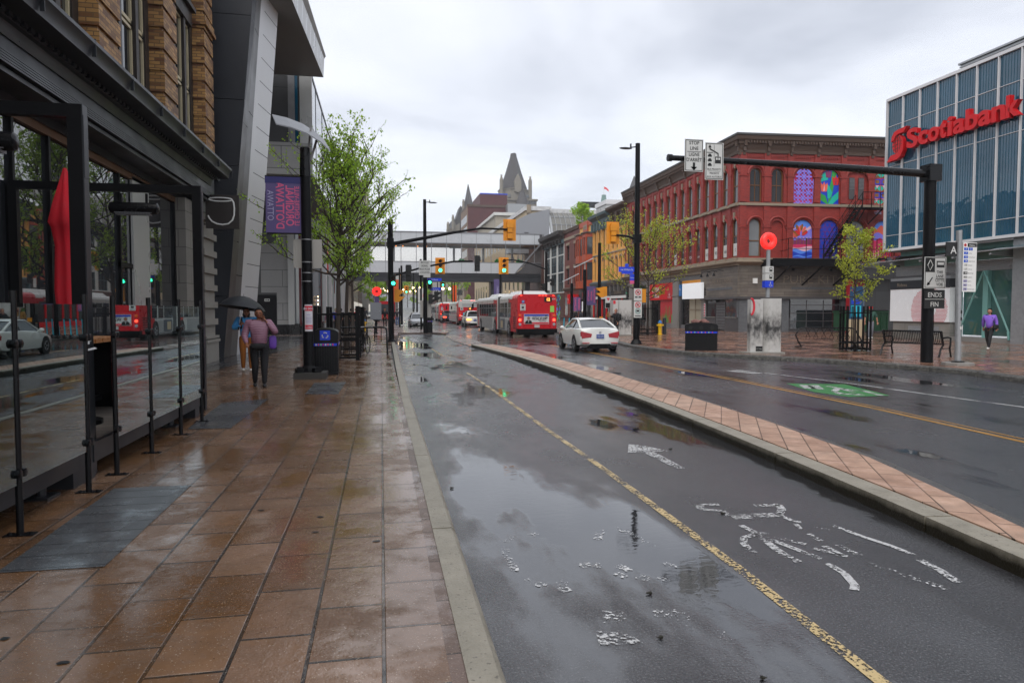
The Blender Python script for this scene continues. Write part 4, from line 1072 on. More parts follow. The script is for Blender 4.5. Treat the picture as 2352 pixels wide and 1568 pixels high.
# stone courses and keystones
mb = MB()
def both(fn):
    mb.M = I4; fn(0, LEN, True); mb.M = FW; fn(0, WL, False)
def courses(a, b_, first):
    e1 = 0.14 if first else 0.0; e0 = 0.0 if first else -0.141
    mb.box(a+e0, b_+e1, -0.14, 0.0, 9.47, 9.66); mb.box(a+e0, b_+e1, -0.15, 0.0, 5.42, 5.62)
both(courses); mb.M = I4
for x in xs:
    for z in (8.55, 12.35):
        mb.add([(x-0.06, -0.1, z-0.05), (x+0.06, -0.1, z-0.05), (x+0.09, -0.12, z+0.5), (x-0.09, -0.12, z+0.5), (x-0.06, 0, z-0.05), (x+0.06, 0, z-0.05), (x+0.09, 0, z+0.5), (x-0.09, 0, z+0.5)], [(0, 1, 2, 3), (1, 5, 6, 2), (4, 0, 3, 7), (3, 2, 6, 7)])
    mb.box(x-0.5, x+0.5, -0.2, -0.1, 9.5, 9.7); mb.box(x-0.5, x+0.5, -0.22, -0.1, 5.42, 5.66)
mb.build('string_course', 'stone_trim', Rd)
# cornice
mb = MB(); br = MB(); prof = [(0, 13.3), (-0.10, 13.3), (-0.12, 13.5), (-0.28, 13.9), (-0.34, 13.92), (-0.36, 14.05), (-0.5, 14.2), (-0.56, 14.45), (-0.62, 14.48), (-0.62, 14.62), (0.2, 14.72)]
def sweep_x(mb, prof, x0, x1, m0=0.0, m1=0.0):
    """profile (y,z) swept along x, mitred by m per unit of overhang"""
    n = len(prof); v = [(x0 + m0*(-y), y, z) for y, z in prof] + [(x1 + m1*(-y), y, z) for y, z in prof]
    mb.add(v, [(i, i+1, n+i+1, n+i) for i in range(n-1)])
    mb.add([v[i] for i in range(n)], [tuple(range(n-1, -1, -1))]); mb.add([v[n+i] for i in range(n)], [tuple(range(n))])
sweep_x(mb, prof[7:], 0, LEN, 0, 0.98); sweep_x(br, prof[:8], 0, LEN, 0, 0.97)
mb.M = FW; br.M = FW; sweep_x(mb, prof[7:], 0, WL, -1.0, 0); sweep_x(br, prof[:8], 0, WL, -1.0, 0)
for FM, L, P in ((I4, LEN, [PW*i*2 for i in range(9)]), (FW, WL, [0.2, 2.05, 3.88, 6.0, 8.1, 10.35, 12.6])):
    br.M = FM
    for x in P: x = max(x, 0.1); br.extr([(0, 0)], 0, 0) if 0 else br.box(x-0.1, x+0.1, -0.42, 0, 13.75, 14.15); br.box(x-0.1, x+0.1, -0.28, 0, 13.4, 13.75); br.box(x-0.1, x+0.1, -0.17, 0, 13.15, 13.4)
    k = 0.15
    while k < L: br.box(k-0.05, k+0.05, -0.46, -0.3, 13.96, 14.12); k += 0.22
mb.build('cornice', 'roof_grey', Rd); br.build('cornice_brackets', 'brown_cornice', Rd)
mb = MB(); M_ = TM(Rd).inverted()
c0 = FW @ Vector((0, 0.2, 0)); c1 = FW @ Vector((WL, 0.2, 0)); c2 = FW @ Vector((WL, 14, 0))
mb.slab([(0, 0.2), (c0.x-0.2, c0.y), (c1.x, c1.y), (c2.x, c2.y), (0, 16)], 14.2, 14.6); mb.build('roof', 'roof_grey', Rd)
# painted panels in the side front
PAL = ['pink_base', 'lilac_paint', 'mural_blue', 'mural_green', 'mural_teal', 'mural_red', 'mural_plum', 'mural_orange', 'mural_sky', 'mural_cream', 'mural_brown']
for n_, c_ in zip(PAL, [(0.62,0.03,0.12), (0.22,0.20,0.75), (0.01,0.05,0.50), (0.03,0.32,0.06), (0.01,0.45,0.33), (0.60,0.02,0.02), (0.22,0.03,0.12), (0.75,0.13,0.08), (0.10,0.25,0.80), (0.75,0.45,0.55), (0.25,0.10,0.02)]): D(n_, c_, 0.5, var=0.05)
def clipbox(x, z, xa, xb, za, zb): return min(max(x, xa), xb), min(max(z, za), zb)
def mural(xc, w, z0, z1, kind):
    mb = MB(); P = wpoly(xc, w, z0, z1, 'arch', 14); y = 0.12; xa, xb = xc-w/2, xc+w/2; zs = z1-w/2; L = [0]
    def inside(x, z):
        if z < z0 or x < xa or x > xb: return False
        return z <= zs or (x-xc)**2 + (z-zs)**2 <= (w/2)**2
    def shape(pts, m):
        L[0] += 1; yy = y - 0.002*L[0]
        q = []
        for x, z in pts:
            x = min(max(x, xa), xb); z = max(z, z0)
            if z > zs:
                d = math.hypot(x-xc, z-zs)
                if d > w/2: x = xc+(x-xc)*w/2/d; z = zs+(z-zs)*w/2/d
            q.append((x, z))
        a = sum(q[i][0]*q[(i+1) % len(q)][1]-q[(i+1) % len(q)][0]*q[i][1] for i in range(len(q)))
        if abs(a) < 1e-3: return
        mb.xz(q, yy, m)
    def blob(x, z, rx, rz, m, n=10, a0=0.0, lobes=0, amp=0.0):
        pts = []
        for i in range(n):
            t = 2*math.pi*i/n; k = 1+amp*math.cos(lobes*t)
            X = rx*k*math.cos(t); Z = rz*k*math.sin(t); pts.append((x+X*math.cos(a0)-Z*math.sin(a0), z+X*math.sin(a0)+Z*math.cos(a0)))
        shape(pts, m)
    def wave(zb, zt, amp, m, ph=0, k=2.0):
        n = 16; top = [(xb-(xb-xa)*i/n, zt+amp*math.sin(ph+k*math.pi*i/n*2)) for i in range(n+1)]
        shape([(xa, zb), (xb, zb)] + top, m)
    if kind == 0:
        mb.xz(P, y, 0); s_ = w/2.0
        for r_ in range(8):
            for c_ in range(5):
                x = xa + c_*s_/2; z = z0 + 0.1 + r_*s_/2
                if (r_+c_) % 2: 
                    if inside(x, z): blob(x, z, 0.17, 0.17, 1, 24, R(45), 4, 0.55)
                elif inside(x, z): blob(x, z, 0.17, 0.17, 1, 24, 0, 4, 0.5); blob(x, z, 0.045, 0.045, 0, 8)
                for a in (0, 90):
                    if inside(x, z+0.2) and (r_+c_) % 2 == 0: blob(x, z+0.2, 0.03, 0.09, 1, 6)
    elif kind == 1:
        mb.xz(P, y, 2); h = z1-z0
        shape([(xc-.1, z0), (xc+.05, z0), (xc+.30, z0+1.1), (xc+.45, z0+2.1), (xc+.3, z0+2.5), (xc+.05, z0+1.5)], 3)
        shape([(xc-.1, z0), (xc+.2, z0), (xb, z0+.5), (xb, z0+1.05), (xc+.25, z0+.62)], 4); shape([(xc-.05, z0), (xa, z0+.4), (xa, z0+.9), (xc-.3, z0+.7)], 3)
        shape([(xc-.12, z0+.5), (xc-.2, z0+1.6), (xc, z0+1.4), (xc+.25, z0+.9), (xc+.05, z0+.5)], 4); shape([(xa, z0+1.7), (xa, z0+2.3), (xc-.2, z0+2.5), (xc-.1, z0+1.9)], 4)
        shape([(xc+.1, z0+1.5), (xc+.2, z0+2.6), (xc+.6, z0+2.4), (xc+.35, z0+1.6)], 3)
        for x, z, m, k in ((xc-.42, z0+1.25, 7, 1), (xc-.1, z0+2.25, 6, .85), (xc+.5, z0+1.75, 5, 1)):
            shape([(x-.2*k, z-.25*k), (x+.2*k, z-.25*k), (x+.28*k, z+.1*k), (x+.26*k, z+.42*k), (x+.12*k, z+.25*k), (x, z+.48*k), (x-.12*k, z+.25*k), (x-.27*k, z+.42*k), (x-.27*k, z+.1*k)], m)
            shape([(x-.06*k, z-.2*k), (x+.05*k, z-.2*k), (x+.03*k, z+.3*k)], 9 if m == 7 else 6)
    elif kind == 2:
        mb.xz(P, y, 8); wave(z0+1.9, z0+2.35, .1, 9, 1); wave(z0, z0+2.15, .12, 1, 2, 1.3); wave(z0, z0+1.4, .05, 6, 0)
        r2 = random.Random(4)
        for k in range(16):
            a = R(200-k*11); x = xc-.45+.55*math.cos(a)*r2.uniform(.4, 1.3)+.3; z = z0+1.75+.55*math.sin(a)*r2.uniform(.3, 1.2)
            blob(x, z, .26, .10, (5, 7, 10)[k % 3], 8, a)
        for k in range(6): shape([(xa+.05+k*.27, z0+.95), (xa+.09+k*.27, z0+.95), (xa+.09+k*.27, z0+1.5), (xa+.05+k*.27, z0+1.5)], 10); blob(xa+.07+k*.27, z0+1.53, .05, .05, 9, 8)
        wave(z0, z0+1.02, .03, 0, 0, .5); wave(z0, z0+.85, .07, 9, 1, .8); wave(z0, z0+.62, .09, 8, 2, 1.1); wave(z0, z0+.42, .09, 2, .4, 1.2); wave(z0+.0, z0+.2, .06, 8, 1.7, 1.4); wave(z0, z0+.1, .04, 2, 1.1, 1.4)
    elif kind == 3:
        mb.xz(P, y, 2); s_ = w/4
        for r_ in range(9):
            for c_ in range(4):
                x = xa+s_*(c_+.5)+(s_/2 if r_ % 2 else 0)-s_/4; z = z0+.15+r_*.34
                if inside(x-s_*.42, z) and inside(x+s_*.42, z+.15):
                    ring = [(x+.16*math.cos(t*math.pi/8), y-.004, z+.19*math.sin(t*math.pi/8)) for t in range(17)]; mb.tube(ring, .014, 4, 6, caps=False)
        for x in (xc-.25, xc+.3): mb.tube([(x, y-.004, z0), (x+.06, y-.004, z0+1.2), (x-.04, y-.004, z0+2.3)], .014, 4, 6)
    elif kind == 4:
        mb.xz(P, y, 0); s_ = .56
        for r_ in range(6):
            z = z0+.1+r_*.5
            for c_ in range(3):
                x = xa+.02+c_*s_
                if r_ % 2: shape([(x, z), (x+.5, z), (x+.5, z+.42), (x, z+.42)], 2); shape([(x+.1, z+.08), (x+.4, z+.08), (x+.4, z+.34), (x+.1, z+.34)], 10)
                else: shape([(x, z), (x+.25, z+.22), (x, z+.45)], 4); shape([(x+.5, z), (x+.25, z+.22), (x+.5, z+.45)], 4); shape([(x+.1, z+.45), (x+.4, z+.45), (x+.25, z+.22)], 9); shape([(x+.1, z), (x+.4, z), (x+.25, z+.22)], 10)
    else:
        mb.xz(P, y, 8); wave(z0, z0+2.4, .15, 7, 1); wave(z0, z0+1.9, .12, 1, 2, 1.3); wave(z0, z0+1.5, .1, 0, .3)
        shape([(xc-.1, z0), (xb, z0), (xb, z0+1.1), (xc+.45, z0+1.2), (xc+.3, z0+2.0), (xc+.15, z0+1.2), (xc-.1, z0+1.1)], 5)
        for k in range(5): shape([(xc-.05+k*.17, z0+.1), (xc+.04+k*.17, z0+.1), (xc+.04+k*.17, z0+.6), (xc-.05+k*.17, z0+.6)], 6)
        for k in range(3): shape([(xa+.05+k*.2, z0), (xa+.17+k*.2, z0), (xa+.11+k*.2, z0+.7)], 9)
    o = mb.build('painted_panel', PAL, Rd); o.matrix_basis = FW.copy(); return o
for i, (xc, w, z0_, z1_, k, la) in enumerate([(4.95, 1.56, 9.62, 12.25, 0, 'pink panel with lilac flower pattern'), (7.05, 1.5, 9.62, 12.25, 1, 'blue panel with tulips and green leaves'), (4.95, 1.56, 5.62, 8.5, 2, 'panel of red leaves above blue waves'),
        (7.05, 1.5, 5.62, 8.5, 3, 'blue panel with a red ring lattice'), (11.4, 1.56, 9.62, 12.25, 4, 'panel of coloured squares and triangles'), (11.4, 1.56, 5.62, 8.5, 5, 'panel of a pink tower under orange clouds')]):
    mural(xc, w, z0_, z1_, k)['label'] = la
f = window(Rd, 1.56, 5.62, 8.5, 'arch', 0.14, 'brown_frame', 'light_glass', (0.4,), 1); f.matrix_basis = FW @ Matrix.Translation((9.2, 0, 0))
for x in (8.85, 9.6):
    mb = MB(); mb.box(x-0.22, x+0.22, 0.09, 0.13, 10.1, 11.7); dr_ = mb.build('louvre', 'charcoal_paint', Rd); dr_.matrix_basis = FW.copy()
    l_ = MB(); [l_.box(x-0.2, x+0.2, 0.07, 0.1, 10.85+k*0.1, 10.9+k*0.1) for k in range(8)]; l_.build('slats', 'grey_metal', dr_)
mb = MB(); mb.text('Julia', 0.42, 10.55, -0.02, 9.0, ext=0, bold=0.02, align='LEFT'); mb.build('signature', 'lilac_ink', Rd).matrix_basis = FW.copy()
# window lettering in the upper street windows
for i, (tx, c_) in enumerate([('LEASE', 'maroon'), ('FOR', 'maroon'), ('OFFICE', 'ink'), ('.', 'sign_white')]): pass
for i, tx, bgm, fg in ((15, 'C', 'sign_white', 'maroon'), (14, '666', 'sign_white', 'ink'), (13, '903', 'sign_white', 'ink'), (12, '613', 'sign_white', 'ink'), (11, 'LEASE', 'maroon', 'sign_white'), (10, 'FOR', 'maroon', 'sign_white'), (9, 'OFFICE', 'ink', 'sign_white'), (8, 'C', 'sign_white', 'ink')):
    mb = MB(); x = xs[i]; mb.box(x-0.33, x+0.33, 0.10, 0.12, 5.82, 6.75, 0); mb.text(tx, 0.22 if len(tx) > 3 else 0.34, x, 0.095, 6.15, 1, sx=0.75, bold=0.01); mb.build('window_notice', [bgm, fg], Rd)
# ground floor: cornice over the shops
mb = MB(); gp = [(0, 4.75), (-0.12, 4.75), (-0.15, 5.0), (-0.45, 5.22), (-0.55, 5.25), (-0.58, 5.34), (-0.2, 5.42), (0, 5.42)]
sweep_x(mb, gp, 0, LEN, 0, 0.98); mb.M = FW; sweep_x(mb, gp, 0, 1.6, -1.0, 0); mb.M = I4
k = 0.2
while k < LEN+0.4: mb.box(k-0.04, k+0.04, -0.40, -0.2, 5.06, 5.16); k += 0.17
mb.build('shop_cornice', 'stone_trim', Rd)
mb = MB(); mb.box(0, LEN, 0.0, 0.25, 4.3, 4.75); mb.M = FW; mb.box(0, WL, 0, 0.2, 4.9, 5.42); mb.M = I4; mb.build('shop_frieze', 'kitchen_grey', Rd)
def lx(u, y=0.0, v=700): return onp(Rd, u, v, y)[0]
# iron columns between shops
for u0, u1 in ((1447, 1455), (1487, 1495), (1547, 1560), (1613.5, 1622)):
    a, b_ = lx(u0), lx(u1); mb = MB(); mb.box(a, b_, -0.12, 0.2, SW, 4.4); mb.box(a-0.06, b_+0.06, -0.2, 0.2, SW, 0.6); mb.box(a-0.05, b_+0.05, -0.17, 0.2, 3.0, 3.1); mb.box(a-0.05, b_+0.05, -0.2, 0.2, 4.4, 4.6); mb.build('shop_column', 'concrete', Rd)
def pan(name, mat, x0, x1, z0, z1, y0=0.0, y1=0.2, FM=None, label=None):
    mb = MB(); mb.box(x0, x1, y0, y1, z0, z1); o = mb.build(name, mat, Rd)
    if FM is not None: o.matrix_basis = FM.copy()
    if label: o['label'] = label
    return o
# far shops
pan('shop_window', 'dark_glass', 0.3, lx(1446.5), 0.6, 4.3); pan('shop_window', 'dark_glass', lx(1455.5), lx(1486.5), 0.5, 4.3); pan('shop_plinth', 'dark_panel', 0.2, lx(1487), SW, 0.5, 0.0, 0.1)
# red shop
pan('doorway', 'black_gloss', lx(1495.5), lx(1516.5), SW, 2.7, 0.1, 0.3); w_ = pan('shop_window', 'red_poster', lx(1517), lx(1546.5), 0.55, 2.75, 0.0, 0.3, label='shop window with a red poster and green leaves')
pan('shop_plinth', 'grey_metal', lx(1517), lx(1546.5), SW, 0.55, -0.05, 0.3)
mb = MB(); r2 = random.Random(2); a, b_ = lx(1517), lx(1546.5)
for k in range(26):
    x = r2.uniform(a+.1, b_-.1); h = r2.uniform(.5, 1.0); bend = r2.uniform(-.4, .4)
    mb.add([(x-.05, -.01, .6), (x+.05, -.01, .6), (x+bend*.5+.04, -.012, .6+h*.6), (x+bend, -.012, .6+h), (x+bend*.5-.04, -.012, .6+h*.6)], [(0, 1, 2, 3, 4)])
for s_ in (-1, 1):
    for k in range(7): mb.add([(a+(b_-a)*.6, -.012, 1.0+k*.13), (a+(b_-a)*.6+s_*.55, -.012, 1.3+k*.15), (a+(b_-a)*.6+s_*.5, -.012, 1.2+k*.15)], [(0, 1, 2)])
mb.build('poster_leaves', 'mural_green', w_)
mb = MB(); a, b_ = lx(1495.5), lx(1547); mb.box(a, b_, -0.16, 0.1, 2.72, 4.25, 0)
mb.text('CANNA', 0.62, a+1.55, -0.165, 3.5, 1, bold=0.03, sx=0.8); mb.text('Cabana', 0.6, a+1.7, -0.165, 2.95, 1, bold=0.02, sx=0.85)
mb.box(b_-1.15, b_-0.1, -0.165, -0.16, 2.78, 3.7, 2)
for k in range(7): t = R(-60+20*k); cx_ = b_-0.62; mb.add([(cx_-.02, -.17, 3.05), (cx_+.02, -.17, 3.05), (cx_+.38*math.sin(t)*.8, -.17, 3.05+.42*math.cos(t))], [(0, 1, 2)], 1)
mb.text('CANNABIS', 0.14, b_-0.62, -0.17, 2.88, 1)
mb.build('red_shop_sign', ['red_sign', 'white_paint', 'red_poster'], Rd)
# white light box shop
a, b_ = lx(1561), lx(1612)
pan('doorway', 'black_gloss', a, lx(1581.5), SW, 3.9, 0.12, 0.3); pan('shop_panel', 'dark_panel', a, lx(1566), SW, 4.3, -0.02, 0.11)
w_ = pan('shop_window', 'lit_frosted', lx(1582.5), b_, 0.45, 3.2, 0.05, 0.3); pan('shop_plinth', 'grey_metal', lx(1566), b_, SW, 0.45, -0.02, 0.3)
mb = MB(); m_ = (lx(1582.5)+b_)/2; mb.box(m_-.04, m_+.04, -0.01, 0.05, .45, 3.2); mb.box(lx(1582.5), b_, -.01, .05, 1.75, 1.83); mb.build('window_bars', 'stone_trim', w_)
pan('yellow_fascia', 'signal_yellow', lx(1567), b_, 4.02, 4.3, -0.03, 0.1)
mb = MB(); mb.box(lx(1562), lx(1567), -0.12, 0.1, 3.0, 4.0, 0); mb.text('Nails', 0.3, lx(1564.5), -0.125, 3.5, 1, sx=.6); mb.build('blue_shop_sign', ['hydrant_blue', 'white_paint'], Rd)
mb = MB(); mb.box(lx(1566.5, -.5), lx(1611, -.5), -0.5, -0.3, 2.70, 4.02); mb.build('blank_light_box', 'white_lightbox', Rd)
# restaurant: wood boxed fascia round the corner
a = lx(1614.5)
mb = MB()
for k in range(10):
    z = 2.75+k*.235; ins = 0.004*(k % 2); mb.box(a, LEN+.2-ins, -0.22+ins, 0.1, z, z+.228)
    mb.M = FW; mb.box(0.0, 13.5, -0.22+ins, 0.1, z, z+.228); mb.M = I4
mb.build('wood_fascia', 'wood_siding', Rd)
mb = MB(); mb.box(a, LEN+.24, -0.27, 0.1, 2.58, 2.745); mb.M = FW; mb.box(0.0, 13.5, -0.26, 0.1, 2.58, 2.745); mb.M = I4; mb.build('fascia_beam', 'charcoal_paint', Rd)
mb = MB(); mb.text('PURE KITCHEN', 0.62, (a+LEN)/2+.35, -0.235, 3.78, bold=-0.012, sx=0.85); ccx = a+.72
mb.tube([(ccx+.3*math.cos(t*math.pi/10), -.235, 3.98+.3*math.sin(t*math.pi/10)) for t in range(21)], .012, 4)
mb.tube([(ccx-.1, -.235, 3.8), (ccx, -.235, 4.1), (ccx+.1, -.235, 3.8)], .015, 4); mb.build('restaurant_lettering', 'stone_trim', Rd)
mb = MB(); mb.M = FW; mb.text('PURE KITCHEN', 0.85, 6.9, -0.235, 3.75, bold=-0.014, sx=1.25); mb.build('restaurant_lettering', 'stone_trim', Rd); mb = MB(); mb.M = FW; mb.tube([(2.3+.48*math.cos(t*math.pi/12), -.235, 4.0+.48*math.sin(t*math.pi/12)) for t in range(25)], .014, 4)
mb.tube([(2.15, -.235, 3.8), (2.3, -.235, 4.2), (2.45, -.235, 3.8)], .02, 4); mb.build('restaurant_emblem', 'stone_trim', Rd)
mb = MB(); mb.box(a+1.2, LEN-.6, -.236, -.2, 3.3, 3.48); mb.M = FW; mb.box(4.0, 9.8, -.236, -.2, 3.3, 3.47); mb.build('faded_strip', 'grey_brick', Rd)
mb = MB(); [mb.box(a+.45, a+1.0, -.25, -.2, 2.95+.13*k, 3.02+.13*k) for k in range(5)]; mb.build('vent', 'black_metal', Rd)
mb = MB(); mb.M = FW; mb.box(.95, 1.3, -.3, -.2, 3.72, 4.1); mb.build('alarm_box', 'white_paint', Rd)
# restaurant ground floor
pan('shop_window', 'window_glass', lx(1623), lx(1644), 1.2, 2.58, 0.0, 0.3); pan('shop_window', 'window_glass', lx(1667), lx(1694), 1.2, 2.58, 0.0, 0.3)
pan('wall_panel', 'charcoal_paint', lx(1622.5), lx(1644.5), SW, 1.2, -0.05, 0.3); pan('wall_panel', 'charcoal_paint', lx(1666.5), LEN, SW, 1.2, -0.05, 0.3)
pan('window_sill', 'concrete', lx(1623), lx(1644), 1.16, 1.22, -0.1, 0.0); pan('window_sill', 'concrete', lx(1667), lx(1694), 1.16, 1.22, -0.1, 0.0)
pan('doorway', 'black_gloss', lx(1645), lx(1666), SW, 2.58, 0.15, 0.3)
mb = MB(); a, b_ = lx(1646), lx(1665.5)
n_ = 9
for k in range(n_+1):
    x = a+(b_-a)*k/n_; mb.box(x-.015, x+.015, -0.03, 0.0, .2, 2.4)
for k in range(n_):
    x = a+(b_-a)*k/n_; w = (b_-a)/n_
    for j in range(10): z = .25+j*.215; mb.tube([(x, -.02, z), (x+w, -.02, z+.2)], .012, 4); mb.tube([(x, -.02, z+.2), (x+w, -.02, z)], .012, 4)
mb.build('folding_gate', 'grey_metal', Rd)
mb = MB(); x = lx(1619, -.13); mb.box(x-.12, x+.12, -.16, -.13, 1.2, 2.3, 0)
for k in range(5): mb.box(x-.1, x+.1, -.165, -.16, 1.26+k*.21, 1.38+k*.21, 1)
mb.build('menu_stickers', ['paper', 'paper_red'], Rd)
mb = MB(); mb.M = FW; mb.box(-.02, .75, -.1, .3, SW, 2.58); mb.M = I4; mb.box(lx(1694.5), LEN, -.1, .3, 1.2, 2.58); mb.build('brick_pier', 'grey_brick', Rd)
pan('wall_panel', 'charcoal_paint', .75, 13.5, SW, 1.15, -0.03, 0.3, FW)
for x0, x1, m_ in ((.95, 3.2, 'window_glass'), ): pan('shop_window', m_, x0, x1, 1.2, 2.58, 0.0, 0.3, FW)
pan('brick_pier', 'grey_brick', 3.35, 3.9, SW, 2.58, -.1, .3, FW)
gd = pan('garage_door', 'dark_glass', 4.0, 8.0, .3, 2.58, -.04, .3, FW)
mb = MB()
for k in range(4): mb.box(4.0, 8.0, -.07, -.04, .3+k*.6, .35+k*.6)
for x in (4.0, 5.3, 6.65, 7.95): mb.box(x, x+.05, -.068, -.04, .3, 2.5)
mb.build('door_frame', 'charcoal_paint', gd)
pan('brick_pier', 'grey_brick', 8.1, 8.8, SW, 2.58, -.1, .3, FW); pan('red_panel', 'red_poster', 8.85, 11.2, SW, 2.9, .1, .4, FW); pan('red_sign', 'red_sign', 8.55, 9.0, 2.0, 2.45, -.14, -.1, FW)
# gooseneck lamps and spot lamps
for x in (LEN-4.2, LEN-3.1, LEN-2.0):
    mb = MB(); mb.tube([(x, -.2, 4.75), (x-.2, -.5, 4.85), (x-.4, -.75, 4.75), (x-.45, -.8, 4.6)], .02, 5); mb.lathe([(.03, .12), (.05, .08), (.13, -.12), (0, -.1)], 10, (x-.46, -.8, 4.5)); mb.build('gooseneck_lamp', 'black_metal', Rd)
for x in (4.0, 7.0, 10.0): mb = MB(); mb.ell((x, -.45, 4.75), (.12, .16, .12), 8, 6); mb.cyl((x, -.2, 4.9), (x, -.45, 4.8), .02, n=5); o = mb.build('spot_lamp', 'black_metal', Rd); o.matrix_basis = FW.copy()
# fire escape
Fe = thing('fire_escape', 'black steel fire escape with balconies and stair on the red brick side wall', 'fire escape', (26.1, 46.7, 0), R(-4))
def rail(mb, x0, x1, y0, z, h=1.05, n=None):
    n = n or max(1, int(abs(x1-x0)/1.2))
    for k in range(n+1): x = x0+(x1-x0)*k/n; mb.box(x-.02, x+.02, y0-.02, y0+.02, z, z+h)
    mb.box(min(x0, x1), max(x0, x1), y0-.025, y0+.025, z+h-.02, z+h+.03); mb.box(min(x0, x1), max(x0, x1), y0-.02, y0+.02, z+h*.5, z+h*.5+.04)
mb = MB(); mb.box(3.0, 13.0, -1.35, -.16, 5.25, 5.45); mb.box(1.9, 13.0, -1.4, -1.35, 4.95, 5.5); mb.box(1.6, 3.0, -.9, -.16, 4.95, 5.45); mb.build('balcony', 'black_metal', Fe)
mb = MB(); rail(mb, 3.1, 12.8, -1.3, 5.45, 1.5, 7)
for s_ in (0, 1): mb.box(3.08, 3.12, -1.3, -.2, 6.1+s_*.8, 6.14+s_*.8)
mb.build('balcony_railing', 'black_metal', Fe)
for x in (2.4, 4.9, 7.4, 9.9): mb = MB(); mb.tube([(x+1.2, -1.25, 5.2), (x-.1, -.25, 3.6)], .06, 5); mb.build('brace', 'black_metal', Fe)
mb = MB(); mb.box(8.9, 11.1, -1.15, -.16, 9.25, 9.33); mb.build('landing', 'black_metal', Fe)
mb = MB(); rail(mb, 8.95, 11.05, -1.1, 9.33, 1.1, 3); mb.box(11.03, 11.07, -1.1, -.2, 10.4, 10.45); mb.box(11.03, 11.07, -1.1, -.2, 9.9, 9.94); mb.build('landing_railing', 'black_metal', Fe)
for q_ in ([(10.6, -1.0, 9.2), (10.0, -.2, 8.2)], [(9.2, -1.0, 9.2), (9.2, -.2, 8.4)]): mb = MB(); mb.tube(q_, .05, 5); mb.build('landing_brace', 'black_metal', Fe)
mb = MB()
for y in (-1.1, -.35):
    mb.add([(6.4, y, 5.5), (8.9, y, 9.25), (8.9, y, 9.5), (6.4, y, 5.8), (6.4, y+.04, 5.5), (8.9, y+.04, 9.25), (8.9, y+.04, 9.5), (6.4, y+.04, 5.8)], [(0, 1, 2, 3), (7, 6, 5, 4), (3, 2, 6, 7), (0, 4, 5, 1)])
for k in range(15): t = (k+.5)/15; mb.box(6.4+2.5*t-.12, 6.4+2.5*t+.14, -1.1, -.35, 5.6+3.75*t, 5.64+3.75*t)
mb.build('stair', 'black_metal', Fe)
mb = MB()
for y in (-1.12, -.33):
    for h in (.55, 1.0): mb.tube([(6.4, y, 5.6+h), (8.9, y, 9.35+h)], .022, 5)
    for k in range(6): t = k/5; mb.tube([(6.4+2.5*t, y, 5.6+3.75*t), (6.4+2.5*t, y, 6.6+3.75*t)], .018, 4)
mb.build('stair_railing', 'black_metal', Fe)

# ================= row of older fronts further down the street =================
def front(name, label, u_far, u_near, ztop, mat):
    X = 26.6; y0 = atX(u_far, 700, X).y; y1 = atX(u_near, 700, X).y
    T = thing(name, label, 'building', (X, y0, 0), R(-90)); return T, abs(y0-y1)
def finish(T, L, wall, mat, ztop, depth=12):
    wall.box(0, L, 0.3, depth, SW, ztop); wall.add([(0, 0, SW), (0, 0.3, SW), (0, 0.3, ztop), (0, 0, ztop)], [(3, 2, 1, 0)]); wall.add([(L, 0, SW), (L, 0.3, SW), (L, 0.3, ztop), (L, 0, ztop)], [(0, 1, 2, 3)]); wall.add([(0, 0, ztop), (L, 0, ztop), (L, .3, ztop), (0, .3, ztop)], [(0, 1, 2, 3)])
    wall.build('wall', mat, T)
def corn(T, L, prof, mat, name='cornice', brk=None, nb=8, bz=0.5):
    mb = MB(); sweep_x(mb, prof, 0, L)
    if brk:
        for k in range(nb):
            x = L*(k+.5)/nb; mb.box(x-.1, x+.1, brk, 0, prof[0][1]-bz, prof[0][1]+.02)
    mb.build(name, mat, T)
def shop(T, L, z1, fasc, glassm, sill='charcoal_paint', n=3, door='red_sign'):
    mb = MB(); mb.box(0, L, -.05, .3, z1, 5.0); mb.build('shop_fascia', fasc, T)
    mb = MB(); mb.box(0.1, L-.1, .12, .3, .6, z1); w = mb.build('shop_window', glassm, T)
    mb = MB(); [mb.box(.05+(L-.1)*k/n, .2+(L-.1)*k/n, 0.0, .12, .2, z1) for k in range(n)]; mb.box(.1, L-.1, 0.0, .12, SW, .6); mb.build('bars', sill, w)
YR, L1 = front('yellow_building', 'yellow brick building with a brown attic, next to the long red building', 1402, 1440.5, 13.6, 0)
w = MB(); row(YR, w, 0, L1, 8.6, 11.3, 4, .62, 8.85, 10.9, 'arch', .22, 'window_frame', 'shaded_glass', mull=0)
row(YR, w, 0, L1, 4.9, 8.6, 4, .62, 5.5, 7.9, 'arch', .22, 'window_frame', 'shaded_glass'); w.box(0, L1, 0, .3, 11.3, 13.0)
for k in range(5): w.box(L1*k/4-.12 if k else 0, L1*k/4+.12 if k < 4 else L1, -.08, 0, 5.2, 11.3)
finish(YR, L1, w, 'yellow_brick', 13.0)
mb = MB(); mb.box(0, L1, -.06, 0, 11.5, 13.0, 0); [mb.box(L1*(k+.5)/4-.38, L1*(k+.5)/4+.38, -.075, -.06, 11.9, 12.6, 1) for k in range(4)]; [mb.box(L1*k/14, L1*k/14+.25, -.12, -.06, 11.25, 11.5, 0) for k in range(14)]; mb.build('attic', ['brown_cornice', 'window_glass'], YR)
corn(YR, L1, [(0, 12.9), (-.15, 12.9), (-.2, 13.1), (-.7, 13.35), (-.75, 13.6), (0, 13.7)], 'brown_cornice', brk=-.45, nb=3, bz=1.2)
mb = MB(); mb.box(0, L1, -.12, 0, 8.42, 8.56)
for k in range(4): arch_ring(mb, L1*(k+.5)/4, .62, 7.9, r=.06); arch_ring(mb, L1*(k+.5)/4, .62, 10.9, r=.05)
mb.build('string_course', 'stone_trim', YR)
